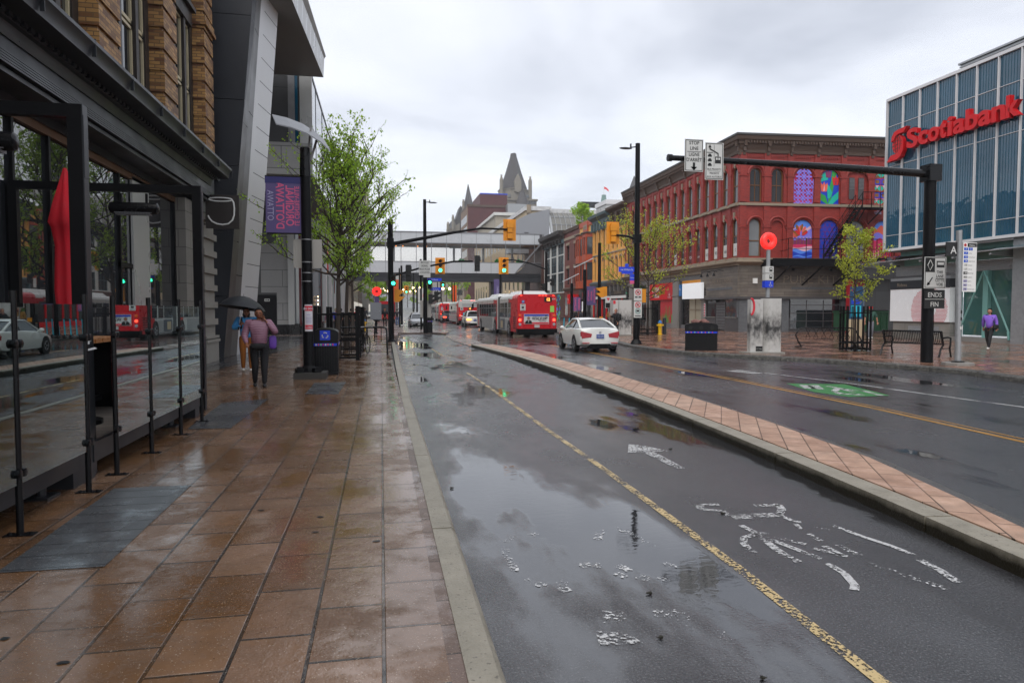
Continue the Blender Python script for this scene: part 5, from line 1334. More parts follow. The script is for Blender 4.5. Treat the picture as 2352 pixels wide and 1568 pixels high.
corn(YR, L1, [(0, 4.6), (-.3, 4.6), (-.5, 4.9), (-.55, 5.15), (0, 5.3)], 'kitchen_grey', 'shop_cornice', brk=-.4, nb=4, bz=.7)
shop(YR, L1, 3.4, 'grey_brick', 'window_glass', 'red_sign', 3)
mb = MB(); mb.box(.4, L1-.5, -.12, -.05, 3.5, 4.15, 0); mb.text('EXCHANGE', .45, L1/2, -.125, 3.63, 1, bold=.02); mb.box(.3, L1-.3, -.1, 0, 3.1, 3.4, 2); mb.build('shop_sign', ['window_frame', 'stone_trim', 'white_paint'], YR)
YL, L2 = front('yellow_building', 'yellow brick building with heavy teal bracketed cornice and slender arched windows', 1362, 1402, 13.6, 0)
w = MB(); row(YL, w, 0, L2, 8.6, 12.5, 4, .62, 8.85, 11.7, 'arch', .22, 'window_frame', 'shaded_glass'); row(YL, w, 0, L2, 5.0, 8.6, 4, .62, 5.45, 8.0, 'arch', .22, 'window_frame', 'shaded_glass')
for k in range(5): w.box(L2*k/4-.15 if k else 0, L2*k/4+.15 if k < 4 else L2, -.09, 0, 5.2, 12.4)
finish(YL, L2, w, 'yellow_brick', 12.5)
corn(YL, L2, [(0, 12.4), (-.12, 12.4), (-.2, 12.8), (-.75, 13.1), (-.85, 13.4), (0, 13.55)], 'teal_cornice', brk=-.5, nb=6, bz=.9)
mb = MB(); mb.box(0, L2, -.12, 0, 8.42, 8.56)
for k in range(4): arch_ring(mb, L2*(k+.5)/4, .62, 8.0, r=.06); arch_ring(mb, L2*(k+.5)/4, .62, 11.7, r=.06)
mb.build('string_course', 'teal_cornice', YL)
corn(YL, L2, [(0, 4.6), (-.3, 4.6), (-.5, 4.9), (-.55, 5.1), (0, 5.3)], 'teal_cornice', 'shop_cornice', brk=-.4, nb=4, bz=.7)
shop(YL, L2, 3.4, 'grey_brick', 'window_glass', 'red_sign', 4)
mb = MB(); mb.box(.6, L2-.3, -.12, -.05, 3.5, 4.15, 0); mb.text('CURRENCY', .5, L2/2, -.125, 3.6, 1, bold=.02); mb.box(.3, L2-.3, -.1, 0, 3.1, 3.4, 2); mb.build('shop_sign', ['window_frame', 'stone_trim', 'white_paint'], YL)
OB, L3 = front('brick_building', 'narrow brick building with stacked orange bay windows and a yellow gable strip', 1331, 1362, 13.4, 0)
w = MB(); w.box(0, L3, 0, .3, 4.3, 11.6); w.box(0, L3, .3, 12, SW, 12.6); w.build('wall', 'dark_red_brick', OB)
mb = MB(); mb.box(0, L3, 0, .3, 11.6, 12.7); mb.build('gable_strip', 'yellow_brick', OB)
mb = MB(); mb.box(0, L3, -.12, 0.3, 12.7, 13.4); mb.box(L3/2-1.0, L3/2+1.0, -.18, 0, 12.0, 13.2); mb.build('gable', 'orange_paint', OB)
mb = MB(); mb.box(L3/2-.75, L3/2+.75, -.2, -.18, 12.3, 12.9, 0); mb.text('B.LATON', .34, L3/2, -.205, 12.45, 1, sx=.8); mb.build('name_plate', ['stone_trim', 'window_frame'], OB)
for xc in (1.55, L3-1.55):
    mb = MB(); gl = MB()
    out = [(xc-1.25, 0), (xc-.75, -.8), (xc+.75, -.8), (xc+1.25, 0)]
    for za, zb in ((4.6, 5.6), (7.9, 8.9), (11.1, 11.6)): mb.slab(out, za, zb, bottom=True)
    for za, zb in ((5.6, 7.9), (8.9, 11.1)):
        for k in range(4):
            x, y = out[k]; mb.box(x-.1, x+.1, y, y+.18, za, zb)
        mb.box(xc-.06, xc+.06, -.8, -.7, za, zb); gl.slab([(xc-1.2, 0.02), (xc-.72, -.72), (xc+.72, -.72), (xc+1.2, 0.02)], za, zb)
    b_ = mb.build('bay_window', 'orange_paint', OB); gl.build('pane', 'window_glass', b_)
    mb = MB(); mb.slab([(xc-1.45, 0), (xc-.85, -1.0), (xc+.85, -1.0), (xc+1.45, 0)], 11.6, 11.75); mb.slab([(xc-1.4, 0), (xc-.83, -.95), (xc+.83, -.95), (xc+1.4, 0)], 7.8, 7.9); mb.build('bay_cap', 'brown_cornice', b_)
shop(OB, L3, 3.2, 'charcoal_paint', 'window_glass', 'dark_metal', 3)
mb = MB(); mb.text('Tim Hortons', .72, L3/2, -.09, 3.55, bold=.02, sx=.8); mb.build('shop_sign', 'red_sign', OB)
mb = MB(); mb.box(1.2, 2.6, -.02, .12, 1.6, 2.9); mb.build('menu_board', 'white_lightbox', OB)
RB, L4 = front('brick_building', 'dark red brick building with pale window heads beyond the orange bays', 1296, 1331, 13.3, 0)
w = MB(); row(RB, w, 0, L4, 8.4, 11.6, 2, 1.3, 8.9, 11.0, 'flat', .22, 'window_frame', 'shaded_glass', mull=1); row(RB, w, 0, L4, 4.9, 8.4, 2, 1.3, 5.4, 7.7, 'flat', .22, 'window_frame', 'shaded_glass', mull=1); w.box(0, L4, 0, .3, 11.6, 13.2); w.box(0, L4, 0, .3, SW, 4.9)
finish(RB, L4, w, 'dark_red_brick', 13.2)
mb = MB()
for k in range(2):
    for z in (7.75, 11.05): mb.extr([(L4*(k+.5)/2-.95, z-.3), (L4*(k+.5)/2+.95, z-.3), (L4*(k+.5)/2+.8, z+.2), (L4*(k+.5)/2, z+.45), (L4*(k+.5)/2-.8, z+.2)], -.06, 0) if 0 else mb.box(L4*(k+.5)/2-.85, L4*(k+.5)/2+.85, -.1, 0, z-.02, z+.35)
mb.box(0, L4, -.1, 0, 11.8, 12.2); mb.build('window_heads', 'stone_trim', RB)
corn(RB, L4, [(0, 12.8), (-.2, 12.9), (-.3, 13.3), (0, 13.35)], 'brown_cornice')
corn(RB, L4, [(0, 4.5), (-.3, 4.7), (-.3, 4.9), (0, 5.0)], 'brown_cornice', 'shop_cornice')
mb = MB(); mb.box(.6, 2.0, -.03, .1, 1, 3.6); mb.box(3.2, 4.6, -.03, .1, 1, 3.6); mb.box(5.7, 7.1, -.03, .1, 1, 3.6); mb.build('shop_window', 'light_glass', RB)
mb = MB(); mb.box(L4-.5, L4+.3, -1.6, -.2, 2.6, 3.9, 0); mb.text('Hortons', .4, L4-.1, -1.61, 3.1, 1, sx=.5); mb.build('red_sign', ['red_sign', 'white_paint'], RB)
WB, L5 = front('pilastered_building', 'white pilastered building with dark bracketed cornice beside the footbridge', 1250, 1296, 13.4, 0)
w = MB()
for za, zb in ((10.0, 12.0), (7.4, 9.9), (4.4, 7.3)): row(WB, w, 0, L5, za, zb+.1 if zb < 12 else 12.4, 3, L5/3-.9, za+.05, zb, 'flat', .12, 'teal_cornice', 'shaded_glass', mull=2)
w.box(0, L5, 0, .3, 12.4, 13.0); w.box(0, L5, 0, .3, SW, 4.4); finish(WB, L5, w, 'white_frame', 13.0)
corn(WB, L5, [(0, 12.2), (-.2, 12.2), (-.4, 12.6), (-1.0, 12.9), (-1.1, 13.4), (0, 13.5)], 'window_frame', brk=-.7, nb=7, bz=.6)
corn(WB, L5, [(0, 11.6), (-.25, 11.6), (-.3, 12.1), (0, 12.15)], 'teal_cornice', 'frieze')
mb = MB(); mb.box(0, L5, -.06, 0, SW, 4.3); mb.build('shop_base', 'brown_brick', WB)
mb = MB(); r2 = random.Random(6)
for k in range(40): x = L5-3+r2.uniform(-1.2, 1.2); z = r2.uniform(.4, 4); mb.lathe([(r2.uniform(.1, .3), -.075-.001*k), (0, -.076-.001*k)], 7, (x, 0, z), m=k % 5, axis='Y')
mb.build('street_art', ['aqua', 'sticker_green', 'mural_blue', 'mural_teal', 'lilac_paint'], WB)
BW = thing('brown_building', 'plain brown brick building wall under the right end of the footbridge', 'building', (27, 112, 0))
mb = MB(); mb.box(-.5, 16, -1.2, 14, SW, 13.9); mb.build('wall', 'brown_brick', BW)

# ================= glass bank building =================
Sc = thing('glass_bank_building', 'blue glass bank building with large red lettering at the right edge', 'building', (29.5, 36, 0), R(-90))
LS = 24.0; PM = 1.235
mb = MB(); mb.box(0.05, LS, .06, .2, 5.35, 14.0); mb.box(0.0, 0.1, .15, 18, 5.35, 14.0); mb.build('glass_wall', 'tower_glass', Sc)
mb = MB(); mb.box(0.15, LS, .25, 18, 5.3, 13.9); mb.build('core', 'dark_panel', Sc)
mb = MB()
for k in range(20): x = k*PM; mb.box(x-.02, x+.03, -.06, .06, 5.3, 14.1)
mb.box(-.05, LS, -.07, .3, 14.0, 14.16); mb.box(-.05, LS, -.09, .4, 5.2, 5.35); mb.box(-.06, .0, -.06, 18, 5.2, 14.16)
for z in (12.5, 10.15, 6.12): mb.box(0, LS, .02, .07, z, z+.025)
mb.build('mullions', 'white_panel', Sc)
mb = MB()
for k in range(19):
    for j in range(1, 8): x = k*PM + j*PM/8; mb.box(x-.006, x+.006, .045, .062, 5.35, 14.0)
mb.build('glass_stripes', 'glass_fin', Sc)
mb = MB(); mb.box(3.6, LS, 1.5, 16, 14.1, 15.0); [mb.box(3.55, LS, 1.46-.02*(j % 2), 1.5, 14.2+j*.16, 14.28+j*.16) for j in range(6)]; mb.box(3.5, LS, 1.4, 16, 15.0, 15.1); mb.build('roof_louvres', 'galv', Sc)
# raised red letters
mb = MB(); x = 2.2
def solid_text(txt, size, x0, z0, y0, th, bold, sx):
    cu = bpy.data.curves.new('t', 'FONT'); cu.body = txt; cu.size = size; cu.offset = bold; cu.extrude = th/2; cu.resolution_u = 4; cu.space_character = 1.02
    o = bpy.data.objects.new('t', cu); COL.objects.link(o); dg = bpy.context.evaluated_depsgraph_get(); me = o.evaluated_get(dg).to_mesh()
    vs = [(x0+v.co.x*sx, y0-v.co.z, z0+v.co.y) for v in me.vertices]; fs = [tuple(p.vertices) for p in me.polygons]
    o.evaluated_get(dg).to_mesh_clear(); bpy.data.objects.remove(o); bpy.data.curves.remove(cu); return vs, fs
xq = 1.95
for ch, w_ in zip('Scotiabank', [1.02, .82, .92, .62, .42, .9, .92, .9, .92, .9]):
    vs, fs = solid_text(ch, 1.42, xq, 10.85, -.22, .26, .045, w_/{'S': .97, 'c': .8, 'o': .9, 't': .55, 'i': .38, 'a': .86, 'b': .9, 'n': .88, 'k': .8}[ch]*0.93); xs_v = [v[0] for v in vs]; k = (w_*.80)/(max(xs_v)-min(xs_v)); mn = min(xs_v)
    if ch in 'ti': k = (w_*.72)/(max(xs_v)-mn)
    m2 = MB(); m2.add([(xq+(v[0]-mn)*k, v[1], v[2]) for v in vs], fs); m2.build('letter', 'red_sign', Sc); xq += w_*.785+.085 if 0 else w_*.8+.03
mb = MB()
sph = [(1.22+.42*math.cos(t*math.pi/12), 11.25+.52*math.sin(t*math.pi/12)) for t in range(24)]
mb.extr(sph, -.3, -.08)
mb.extr([(.78, 11.45), (.82, 11.75), (1.0, 11.98), (1.25, 12.05), (1.95, 12.1), (1.72, 11.82), (1.3, 11.80), (1.1, 11.72), (.95, 11.5)], -.36, -.08)
mb.extr([(.45, 10.35), (1.25, 10.38), (1.5, 10.5), (1.68, 10.8), (1.72, 11.2), (1.6, 11.15), (1.4, 10.85), (1.2, 10.72), (.75, 10.68)], -.36, -.08)
lg = mb.build('logo', 'red_sign', Sc)
mb = MB()
for k in (-1, 0, 1): mb.tube([(1.22+k*.2*math.cos(t), -.31, 11.25+.5*math.sin(t)) for t in [R(-80+20*j) for j in range(9)]], .014, 4); mb.tube([(1.22+(.42-.06*abs(k))*s_/4, -.31, 11.25+k*.22-.02*abs(s_)) for s_ in range(-4, 5)], .014, 4)
mb.build('globe_lines', 'window_frame', lg)
# entrance below
mb = MB(); mb.box(5.0, 8.3, .75, .85, .45, 4.2); mb.box(8.7, LS, .9, 1.0, .3, 5.2); mb.build('entrance_glass', 'entry_glass', Sc)
mb = MB(); mb.box(.6, LS, .62, .7, 4.35, 5.15); mb.box(.6, 8.3, .6, .66, 4.3, 4.36); mb.build('teal_fascia', 'teal_paint', Sc)
mb = MB(); mb.box(0.2, 8.3, .7, .9, 3.75, 4.3)
for j in range(5): mb.box(.2, 8.3, .66, .7, 3.8+j*.1, 3.85+j*.1)
mb.build('louvre_band', 'galv', Sc)
for a, b_ in ((4.75, 4.95), (6.35, 6.65), (8.05, 8.25)): mb = MB(); mb.box(a, b_, .55, .75, SW, 3.75); mb.build('green_column', 'teal_paint', Sc)
mb = MB(); mb.box(8.3, 9.0, .2, .9, SW, 5.2); mb.build('steel_column', 'galv', Sc)
mb = MB(); mb.tube([(5.2, .35, .7), (6.5, .4, 3.7)], .045, 6); mb.tube([(6.6, .35, 3.7), (8.1, .3, .7)], .045, 6); mb.tube([(5.2, .35, .7), (5.1, .35, .3)], .07, 6); mb.tube([(8.1, .3, .7), (8.15, .3, .3)], .07, 6); mb.build('diagonal_brace', 'teal_paint', Sc)
mb = MB(); mb.box(4.6, LS, .3, 1.2, SW, .35); mb.build('step', 'concrete', Sc)
mb = MB(); [mb.box(9.3+k*1.3, 9.38+k*1.3, .85, .92, .3, 5.2) for k in range(8)]; mb.box(9.0, LS, .86, .92, 2.6, 2.7); mb.box(9.0, LS, .86, .92, 1.4, 1.46); mb.build('entrance_bars', 'grey_metal', Sc)
mb = MB(); mb.box(4.72, 4.93, .52, .55, 2.2, 2.5, 0); mb.text('P', .24, 4.86, .51, 2.26, 1, bold=.03); mb.build('parking_plate', ['sign_white', 'paper_red'], Sc)
D('white_gloss', (0.85,0.86,0.87), 0.25, var=0.03)
# station sign wall
Ws = thing('station_wall', 'white panelled station wall with a dotted red ring and a dark name band', 'wall', (30.0, 36.0, 0), R(-90))
mb = MB(); mb.box(.15, 4.3, .1, .7, SW, 1.1, 0); mb.box(0, 4.35, 0, .7, 3.45, 3.6, 1); mb.build('stone_base', ['stone_block', 'galv'], Ws)
mb = MB(); mb.box(0, 4.35, 0, .6, 1.1, 3.0); mb.build('white_panel', 'white_gloss', Ws)
mb = MB(); mb.box(0, 4.35, -.03, .6, 2.97, 3.45); mb.build('name_band', 'dark_slate', Ws)
mb = MB(); mb.text('Rideau', .28, .95, -.04, 3.12, bold=.005); mb.build('name_lettering', 'stone_trim', Ws)
mb = MB()
for i in range(34):
    for j in range(26):
        x = 1.55+i*.082+(j % 2)*.041; z = 1.13+j*.072; d = math.hypot(x-2.95, (z-1.75)*1.0)
        if .5 < d < 1.28 and z < 2.95 and x < 4.3: mb.add([(x-.03, -.012, z), (x, -.012, z-.03), (x+.03, -.012, z), (x, -.012, z+.03)], [(0, 1, 2, 3)])
mb.build('red_dotted_ring', 'paper_red', Ws)
mb = MB(); mb.box(1.4, 3.6, .06, .1, .45, .85, 0)
for k in range(6): mb.lathe([(.06, -.1), (.06, 0)], 8, (1.6+k*.22, .08, .62), axis='Y', m=0)
mb.build('standpipes', 'galv', Ws)
# glass canopy
Ca = thing('glass_canopy', 'green glass canopy on steel arms over the station entrance', 'canopy', (30, 32, 4.5), R(-90))
mb = MB(); mb.add([(-6.5, -.4, .1), (7.7, -1.6, .1), (7.7, .3, .45), (-6.5, .3, .45), (-6.5, -.4, .13), (7.7, -1.6, .13), (7.7, .3, .48), (-6.5, .3, .48)], [(3, 2, 1, 0), (4, 5, 6, 7), (0, 1, 5, 4)]); mb.build('glass', 'canopy_glass', Ca)
mb = MB(); mb.tube([(-6.5, -.45, .1), (7.7, -1.65, .1)], .035, 6); mb.build('edge_rail', 'steel', Ca)
for k in range(6):
    x = -5.6+k*2.4; mb = MB(); mb.add([(x, -.5-.08*(x+6.5), -.02), (x, .4, .3), (x, .4, -.2), (x, -.5-.08*(x+6.5), -.1), (x+.12, -.5-.08*(x+6.5), -.02), (x+.12, .4, .3), (x+.12, .4, -.2), (x+.12, -.5-.08*(x+6.5), -.1)], [(0, 1, 2, 3), (7, 6, 5, 4), (0, 4, 5, 1), (3, 2, 6, 7), (0, 3, 7, 4)]); mb.build('arm', 'galv', Ca)
Dp = thing('poster_column', 'tall navy information poster board on a beige block left of the station wall', 'poster board', (29.3, 38.0, SW), R(-60))
mb = MB(); mb.box(-.4, .4, -.12, .12, 1.05, 3.1, 0); mb.box(-.3, .3, -.125, -.12, 1.2, 1.9, 1); mb.box(-.3, .3, -.125, -.12, 2.0, 2.25, 2); mb.text('i', .22, -.25, -.126, 2.8, 3, bold=.02); mb.build('board', ['poster_navy', 'aqua', 'mural_blue', 'paper_red'], Dp)
mb = MB(); mb.box(-.42, .42, -.15, .15, 0, 1.05); mb.build('block', 'beige_stone', Dp)
Du = thing('dumpster', 'green metal dumpster in the alley behind the man in the red cap', 'dumpster', (33.9, 43.6, SW), R(-6))
mb = MB(); mb.box(-1.6, 1.6, -.7, .7, .15, 1.5); [mb.box(-1.6+k*.45, -1.52+k*.45, -.76, -.7, .2, 1.4) for k in range(8)]; mb.box(-1.66, 1.66, -.78, .78, 1.45, 1.55); mb.build('body', 'green_bin', Du)
mb = MB(); mb.box(-1.62, 1.62, -.74, .74, 1.55, 1.62); mb.build('lid', 'black_metal', Du)
Al = thing('service_wall', 'dark red and grey alley wall between the red building and the glass station', 'wall', (34, 45.0, 0))
mb = MB(); xa_, xb_ = atY(1951, 700, 45).x-34, atY(1985, 700, 45).x-34; mb.box(xb_, 9, 0, .4, SW, 5.2, 0); mb.box(xa_, xb_, 0, .4, SW, 4.0, 1); mb.box(xa_, 9, -.5, .4, 4.0, 5.3, 0); mb.build('wall', ['dark_panel', 'red_poster'], Al)
# ================= footbridge =================
YB = 112.0
Br = thing('footbridge', 'enclosed grey panelled footbridge spanning the street', 'bridge', (12, YB, 0))
def zb(v, Y=YB): return atY(1050, v, Y).z
def xb(u, Y=YB): return atY(u, 600, Y).x
XL, XR = -9.0, xb(1249)
z_t, z_a, z_b, z_c, z_d = zb(535), zb(558), zb(602), zb(627), zb(646)
mb = MB(); xd0, xd1 = xb(1183), xb(1246)
mb.box(XL, xb(1239), YB, YB+4, z_a, z_t)
mb.extr([(XL, z_c), (xd0, z_c), (xd0+(xd1-xd0)*.42, z_b), (XL, z_b)], YB, YB+.15)
mb.box(XL, xd0, YB+3.8, YB+4, z_c, z_b)
wb(mb, 'panels', 'bridge_panel', Br)
k = XL
while k < xb(1238): mb = MB(); mb.box(k-.02, k+.02, YB-.01, YB, z_a, z_t); mb.box(k-.02, k+.02, YB-.01, YB, z_c, z_b) if k < xd0 else None; wb(mb, 'panel_joint', 'charcoal_paint', Br); k += 2.45
mb = MB(); mb.box(XL, XR, YB-.1, YB+4.1, z_t, z_t+.12); mb.box(XL, XR, YB, YB+4, z_a-.12, z_a-.02); mb.box(XL, XR, YB-.03, YB+.05, z_b-.05, z_b+.05)
k = XL
while k < XR: mb.box(k-.05, k+.05, YB-.03, YB+.05, z_b, z_a); k += 2.45
mb.tube([(xd0, YB-.05, z_c), (xd0+(xd1-xd0)*.78, YB-.05, z_b+.75*(z_a-z_b)), (xd1, YB-.05, z_a+.3), (xd1, YB-.05, z_t)], .14, 6)
wb(mb, 'frame', 'grey_metal', Br)
for q in (.03, 3.9): mb = MB(); mb.add([(XL, YB+q, z_b), (XR, YB+q, z_b), (XR, YB+q, z_a-.1), (XL, YB+q, z_a-.1)], [(0, 1, 2, 3)]); wb(mb, 'glass', 'bridge_glass', Br)
mb = MB(); mb.box(XL, XR, YB+.1, YB+3.9, z_a-.45, z_a-.12); wb(mb, 'ceiling', 'orange_paint', Br) if 0 else wb(mb, 'ceiling', 'wood_beam', Br)
for x in range(int(XL)+1, int(XR), 5): mb = MB(); mb.box(x, x+.35, YB+3.4, YB+3.7, z_b, z_a-.4); wb(mb, 'column', 'galv', Br)
mb = MB(); mb.box(XL, XR, YB+.2, YB+3.9, z_b-.3, z_b-.02); wb(mb, 'floor', 'concrete', Br)
mb = MB(); mb.extr([(xd0+.2, z_c), (XR, z_c), (XR, z_b), (xd0+(xd1-xd0)*.42+.3, z_b)], YB+.05, YB+.2); mb.box(xb(1239)+.1, XR, YB+.05, YB+.2, z_a, z_t); wb(mb, 'end_panels', 'charcoal_paint', Br)
mb = MB(); mb.box(XL, XR, YB+.3, YB+3.8, z_d, z_c-.01); mb.box(XL, XR, YB+.15, YB+.3, z_c-.5, z_c-.01); mb.box(XL, XR, YB+.1, YB+.3, z_d-.02, z_d+.15); wb(mb, 'girder', 'dark_metal', Br)
for u, r_ in ((902, .75), ): mb = MB(); x = xb(u); mb.lathe([(.8, 0), (.8, 3.2), (.72, 3.25), (.72, 3.9), (.8, 3.95), (.8, z_d-.1)], 20, (x, YB+2, SW)); mb.lathe([(1.0, z_d-.9), (1.1, z_d)], 20, (x, YB+2, 0)); wb(mb, 'pier', 'concrete', Br, smooth=30)
for u0, u1 in ((1129, 1141), (1143, 1156), (1209, 1220)): mb = MB(); mb.box(xb(u0), xb(u1), YB+1, YB+3, 0, z_d); wb(mb, 'pier', 'dark_metal' if u0 != 1143 else 'concrete', Br)
mb = MB(); [mb.ell((x, YB+1.2, z_a-.55), (.1, .1, .05), 8, 4) for x in (2.5, 3.6, 6.0, 7.4)]; wb(mb, 'ceiling_lamps', 'amber_lamp', Br)
for x in (13.2, 19.3, 23.0): mb = MB(); [mb.ell((x+.3*math.cos(k), YB+1.2, z_b+.25+.1*(k % 3)), (.3, .2, .3), 6, 4) for k in range(4)]; wb(mb, 'planter', 'mural_green', Br)

# ================= buildings beyond the bridge =================
def wgrid(T, FM, x0, x1, z0, z1, nx, nz, w, h, mat='far_glass', y=-0.03, arch=False):
    tm = None
    for j in range(nz):
        for i in range(nx):
            x = x0+(x1-x0)*(i+.5)/nx; z = z0+(z1-z0)*(j+.5)/nz
            if tm is None: mb = MB(); p = wpoly(0, w, -h/2, h/2, 'arch' if arch else 'flat', 6); mb.extr(p, y, .05); tm = mb.build('window', mat, T); c = tm
            else: c = tm.copy(); COL.objects.link(c); c.parent = T
            c.matrix_basis = FM @ Matrix.Translation((x, 0, z))
def block(name, label, x0, x1, y0, y1, z1, mat, z0=0.0, extra=None, top=None, tm_='roof_grey', cat='building'):
    """a box house: front faces the camera, left side faces the street"""
    T = thing(name, label, cat, (x0, y0, z0)); mb = MB(); mb.box(0, x1-x0, 0, y1-y0, 0, z1-z0); mb.build('wall', mat, T)
    if top: mb = MB(); mb.box(-top, x1-x0+top, -top, y1-y0+top, z1-z0-.7, z1-z0+.12); mb.build('cornice', tm_, T)
    return T, Matrix.Translation((0, y1-y0, 0)) @ Matrix.Rotation(R(-90), 4, 'Z'), y1-y0, x1-x0
SX = lambda u, Y: atY(u, 600, Y).x
SZ = lambda v, Y: atY(1176, v, Y).z
def y_at(u, X): return atX(u, 600, X).y
x0 = SX(1209, 130); ye = y_at(1090, x0)
T, SF, LY, WX = block('stone_building', 'large beige stone building with white ledge beyond the footbridge', x0, SX(1262, 130), 130, ye, SZ(474, 130), 'beige_stone', top=.3, tm_='patina_white')
wgrid(T, I4, .8, 2.2, 14.2, 20, 2, 1, .45, 2.6); wgrid(T, I4, 2.9, 4.2, 14.2, 20, 2, 1, .45, 2.6) ; wgrid(T, SF, 2, LY-1, 14.5, 20, 15, 1, 1.6, 2.8); wgrid(T, SF, 2, LY-1, 4, 14, 15, 2, 1.6, 3.2, arch=True)
mb = MB(); [mb.box(WX-.1 if 0 else .1+k*9.0, .9+k*9.0, -.9, -.2, 20.2, 22.6) for k in range(0)] if 0 else mb.box(0, .8, -.5, .1, 20.4, 22.0); mb.build('corner_ornament', 'stone_trim', T)
xg0, xg1 = SX(1262, 130), SX(1400, 130)
Gr = thing('glass_roof', 'sloping greyed glass roof rising behind the brick fronts', 'glass roof', (xg0, 128, 12))
mb = MB(); pr = [(0, 4.0), (1.0, 6.2), (2.2, 7.8), (4.0, 9.0)]
for (ya, za), (yb_, zb_) in zip(pr, pr[1:]): mb.add([(0, ya, za), (xg1-xg0, ya, za), (xg1-xg0, yb_, zb_), (0, yb_, zb_)], [(0, 1, 2, 3)])
mb.build('glazing', 'glass_roof', Gr)
mb = MB()
for k in range(13): x = (xg1-xg0)*k/12; mb.tube([(x, y-.05, z+.05) for y, z in pr], .07 if k else .3, 4)
for y, z in pr: mb.tube([(0, y-.05, z+.06), (xg1-xg0, y-.05, z+.06)], .06, 4)
mb.build('glazing_bars', 'galv', Gr)
mb = MB(); mb.box(-.3, xg1-xg0, 3.9, 8, 8.9, 9.7); mb.build('ledge', 'patina_white', Gr)
mb = MB(); mb.box(-.2, xg1-xg0, 0.1, 3.9, -11, 3.9); mb.build('wall', 'brown_brick', Gr)
Me = thing('metal_enclosure', 'grey metal plant enclosure on the roof above the right end of the footbridge', 'enclosure', (SX(1168, 122), 122, 12))
mb = MB(); L_ = SX(1262, 122)-SX(1168, 122); mb.extr([(0, 0), (L_, 0), (L_, SZ(478, 122)-12), (L_*.5, SZ(490, 122)-12), (0, SZ(515, 122)-12)], 0, 3, back=True); mb.build('screen', 'cabinet_grey', Me)
mb = MB(); mb.box(.9*3, 3.6, -.05, 0, 2.7, 2.85); mb.box(2.9, 3.7, -.05, 0, 3.7, 3.85); mb.build('vents', 'charcoal_paint', Me)
x0 = SX(1139, 190); ye = y_at(1097, x0)
T, SF, LY, WX = block('stone_building', 'cream building with bracketed white cornice, left of the beige stone block', x0, SX(1195, 190), 190, ye, SZ(490, 190), 'cream_wall', top=.6, tm_='white_frame')
wgrid(T, SF, 1, LY-1, 18, 26, 6, 1, 2.4, 4.5, arch=True); wgrid(T, SF, 1, LY-1, 6, 17, 6, 2, 2.4, 4, arch=True)
x0 = SX(1075, 240); ye = y_at(1060, x0)
T, SF, LY, WX = block('brick_building', 'tall dark red brick building with ochre street side beyond the footbridge', x0, SX(1172, 240), 240, ye, SZ(473, 240), 'maroon_brick', top=.25, tm_='brown_cornice')
mb = MB(); mb.box(-.2, 0, 0, LY, 0, SZ(474, 240)); mb.build('street_side', 'tan_brick', T)
SF2 = Matrix.Translation((-.2, 0, 0)) @ SF; wgrid(T, SF2, 1, LY-1, 8, 36, 6, 7, 2.4, 2.6)
T, _, _, WX0 = block('rooftop_block', 'dark red rooftop block with a blue top edge on the tall brick building', SX(1103, 242), SX(1165, 242), 242, 262, SZ(446, 242), 'maroon_brick', z0=SZ(472, 242))
mb = MB(); mb.box(-.1, WX0+.1, -.1, 0, SZ(446, 242)-SZ(472, 242)-.35, SZ(446, 242)-SZ(472, 242)+.05); mb.build('blue_edge', 'mural_blue', T)
T, _, _, _ = block('metal_shed', 'light corrugated metal roof shed right of the tall brick building', SX(1166, 236), SX(1210, 236), 236, 246, SZ(468, 236), 'galv', z0=10)
# rooftop plant
T, _, _, _ = block('rooftop_unit', 'dark grey rooftop plant unit above the glass roof', SX(1335, 150), SX(1382, 150), 150, 154, SZ(458, 150), 'dark_metal', z0=SZ(466, 150))
T, _, _, _ = block('rooftop_house', 'pale rooftop stair house behind the yellow building', SX(1392, 120), SX(1432, 120), 120, 126, SZ(453, 120), 'pale_panel', z0=SZ(480, 120), top=.2, tm_='white_panel')
# ================= railway hotel towers far behind =================
YH = 420.0
Ht = thing('hotel', 'distant castle like hotel with steep dark roofs and pale stone turrets', 'hotel', (83, YH, 14))
def hz(v): return SZ(v, YH)
def hx(u): return SX(u, YH)
HM = Matrix.Translation((-83, -YH, -14))
def hb(mb, name, mat, smooth=None, label=None): mb2 = mb; o = wb(mb2, name, mat, Ht, smooth); return o
def loft(mb, sec, m=None):
    """sections (xc, yc, z, half width x, half width y) joined into a tapering roof; octagonal corners"""
    n = 8; vs = []
    for xc, yc, z, hx_, hy_ in sec:
        c = .35
        for sx, sy in ((-1, -c), (-c, -1), (c, -1), (1, -c), (1, c), (c, 1), (-c, 1), (-1, c)): vs.append((xc+hx_*sx, yc+hy_*sy, z))
    k = len(sec); mb.add(vs, [(i*n+j, i*n+(j+1) % n, (i+1)*n+(j+1) % n, (i+1)*n+j) for i in range(k-1) for j in range(n)] + [tuple((k-1)*n+j for j in range(n))], m)
xc = hx(1186)
mb = MB(); loft(mb, [(xc, YH+10, hz(436), hx(1218)-xc, 9), (xc, YH+10, hz(425), hx(1215)-xc, 8), (xc, YH+10, hz(390), hx(1203.5)-xc, 5.5), (xc, YH+10, hz(352), hx(1193)-xc, 3), (xc, YH+10, hz(345), hx(1192)-xc, 2.8)]); hb(mb, 'steep_roof', 'slate_roof')
mb = MB(); loft(mb, [(xc, YH+10, hz(455), hx(1219)-xc, 9), (xc, YH+10, hz(431), hx(1219)-xc, 9)]); mb.box(hx(1147), hx(1234), YH+2, YH+30, hz(540), hz(456)); mb.box(hx(1145), hx(1236), YH+1, YH+31, hz(459), hz(455))
hb(mb, 'tower_wall', 'hotel_stone')
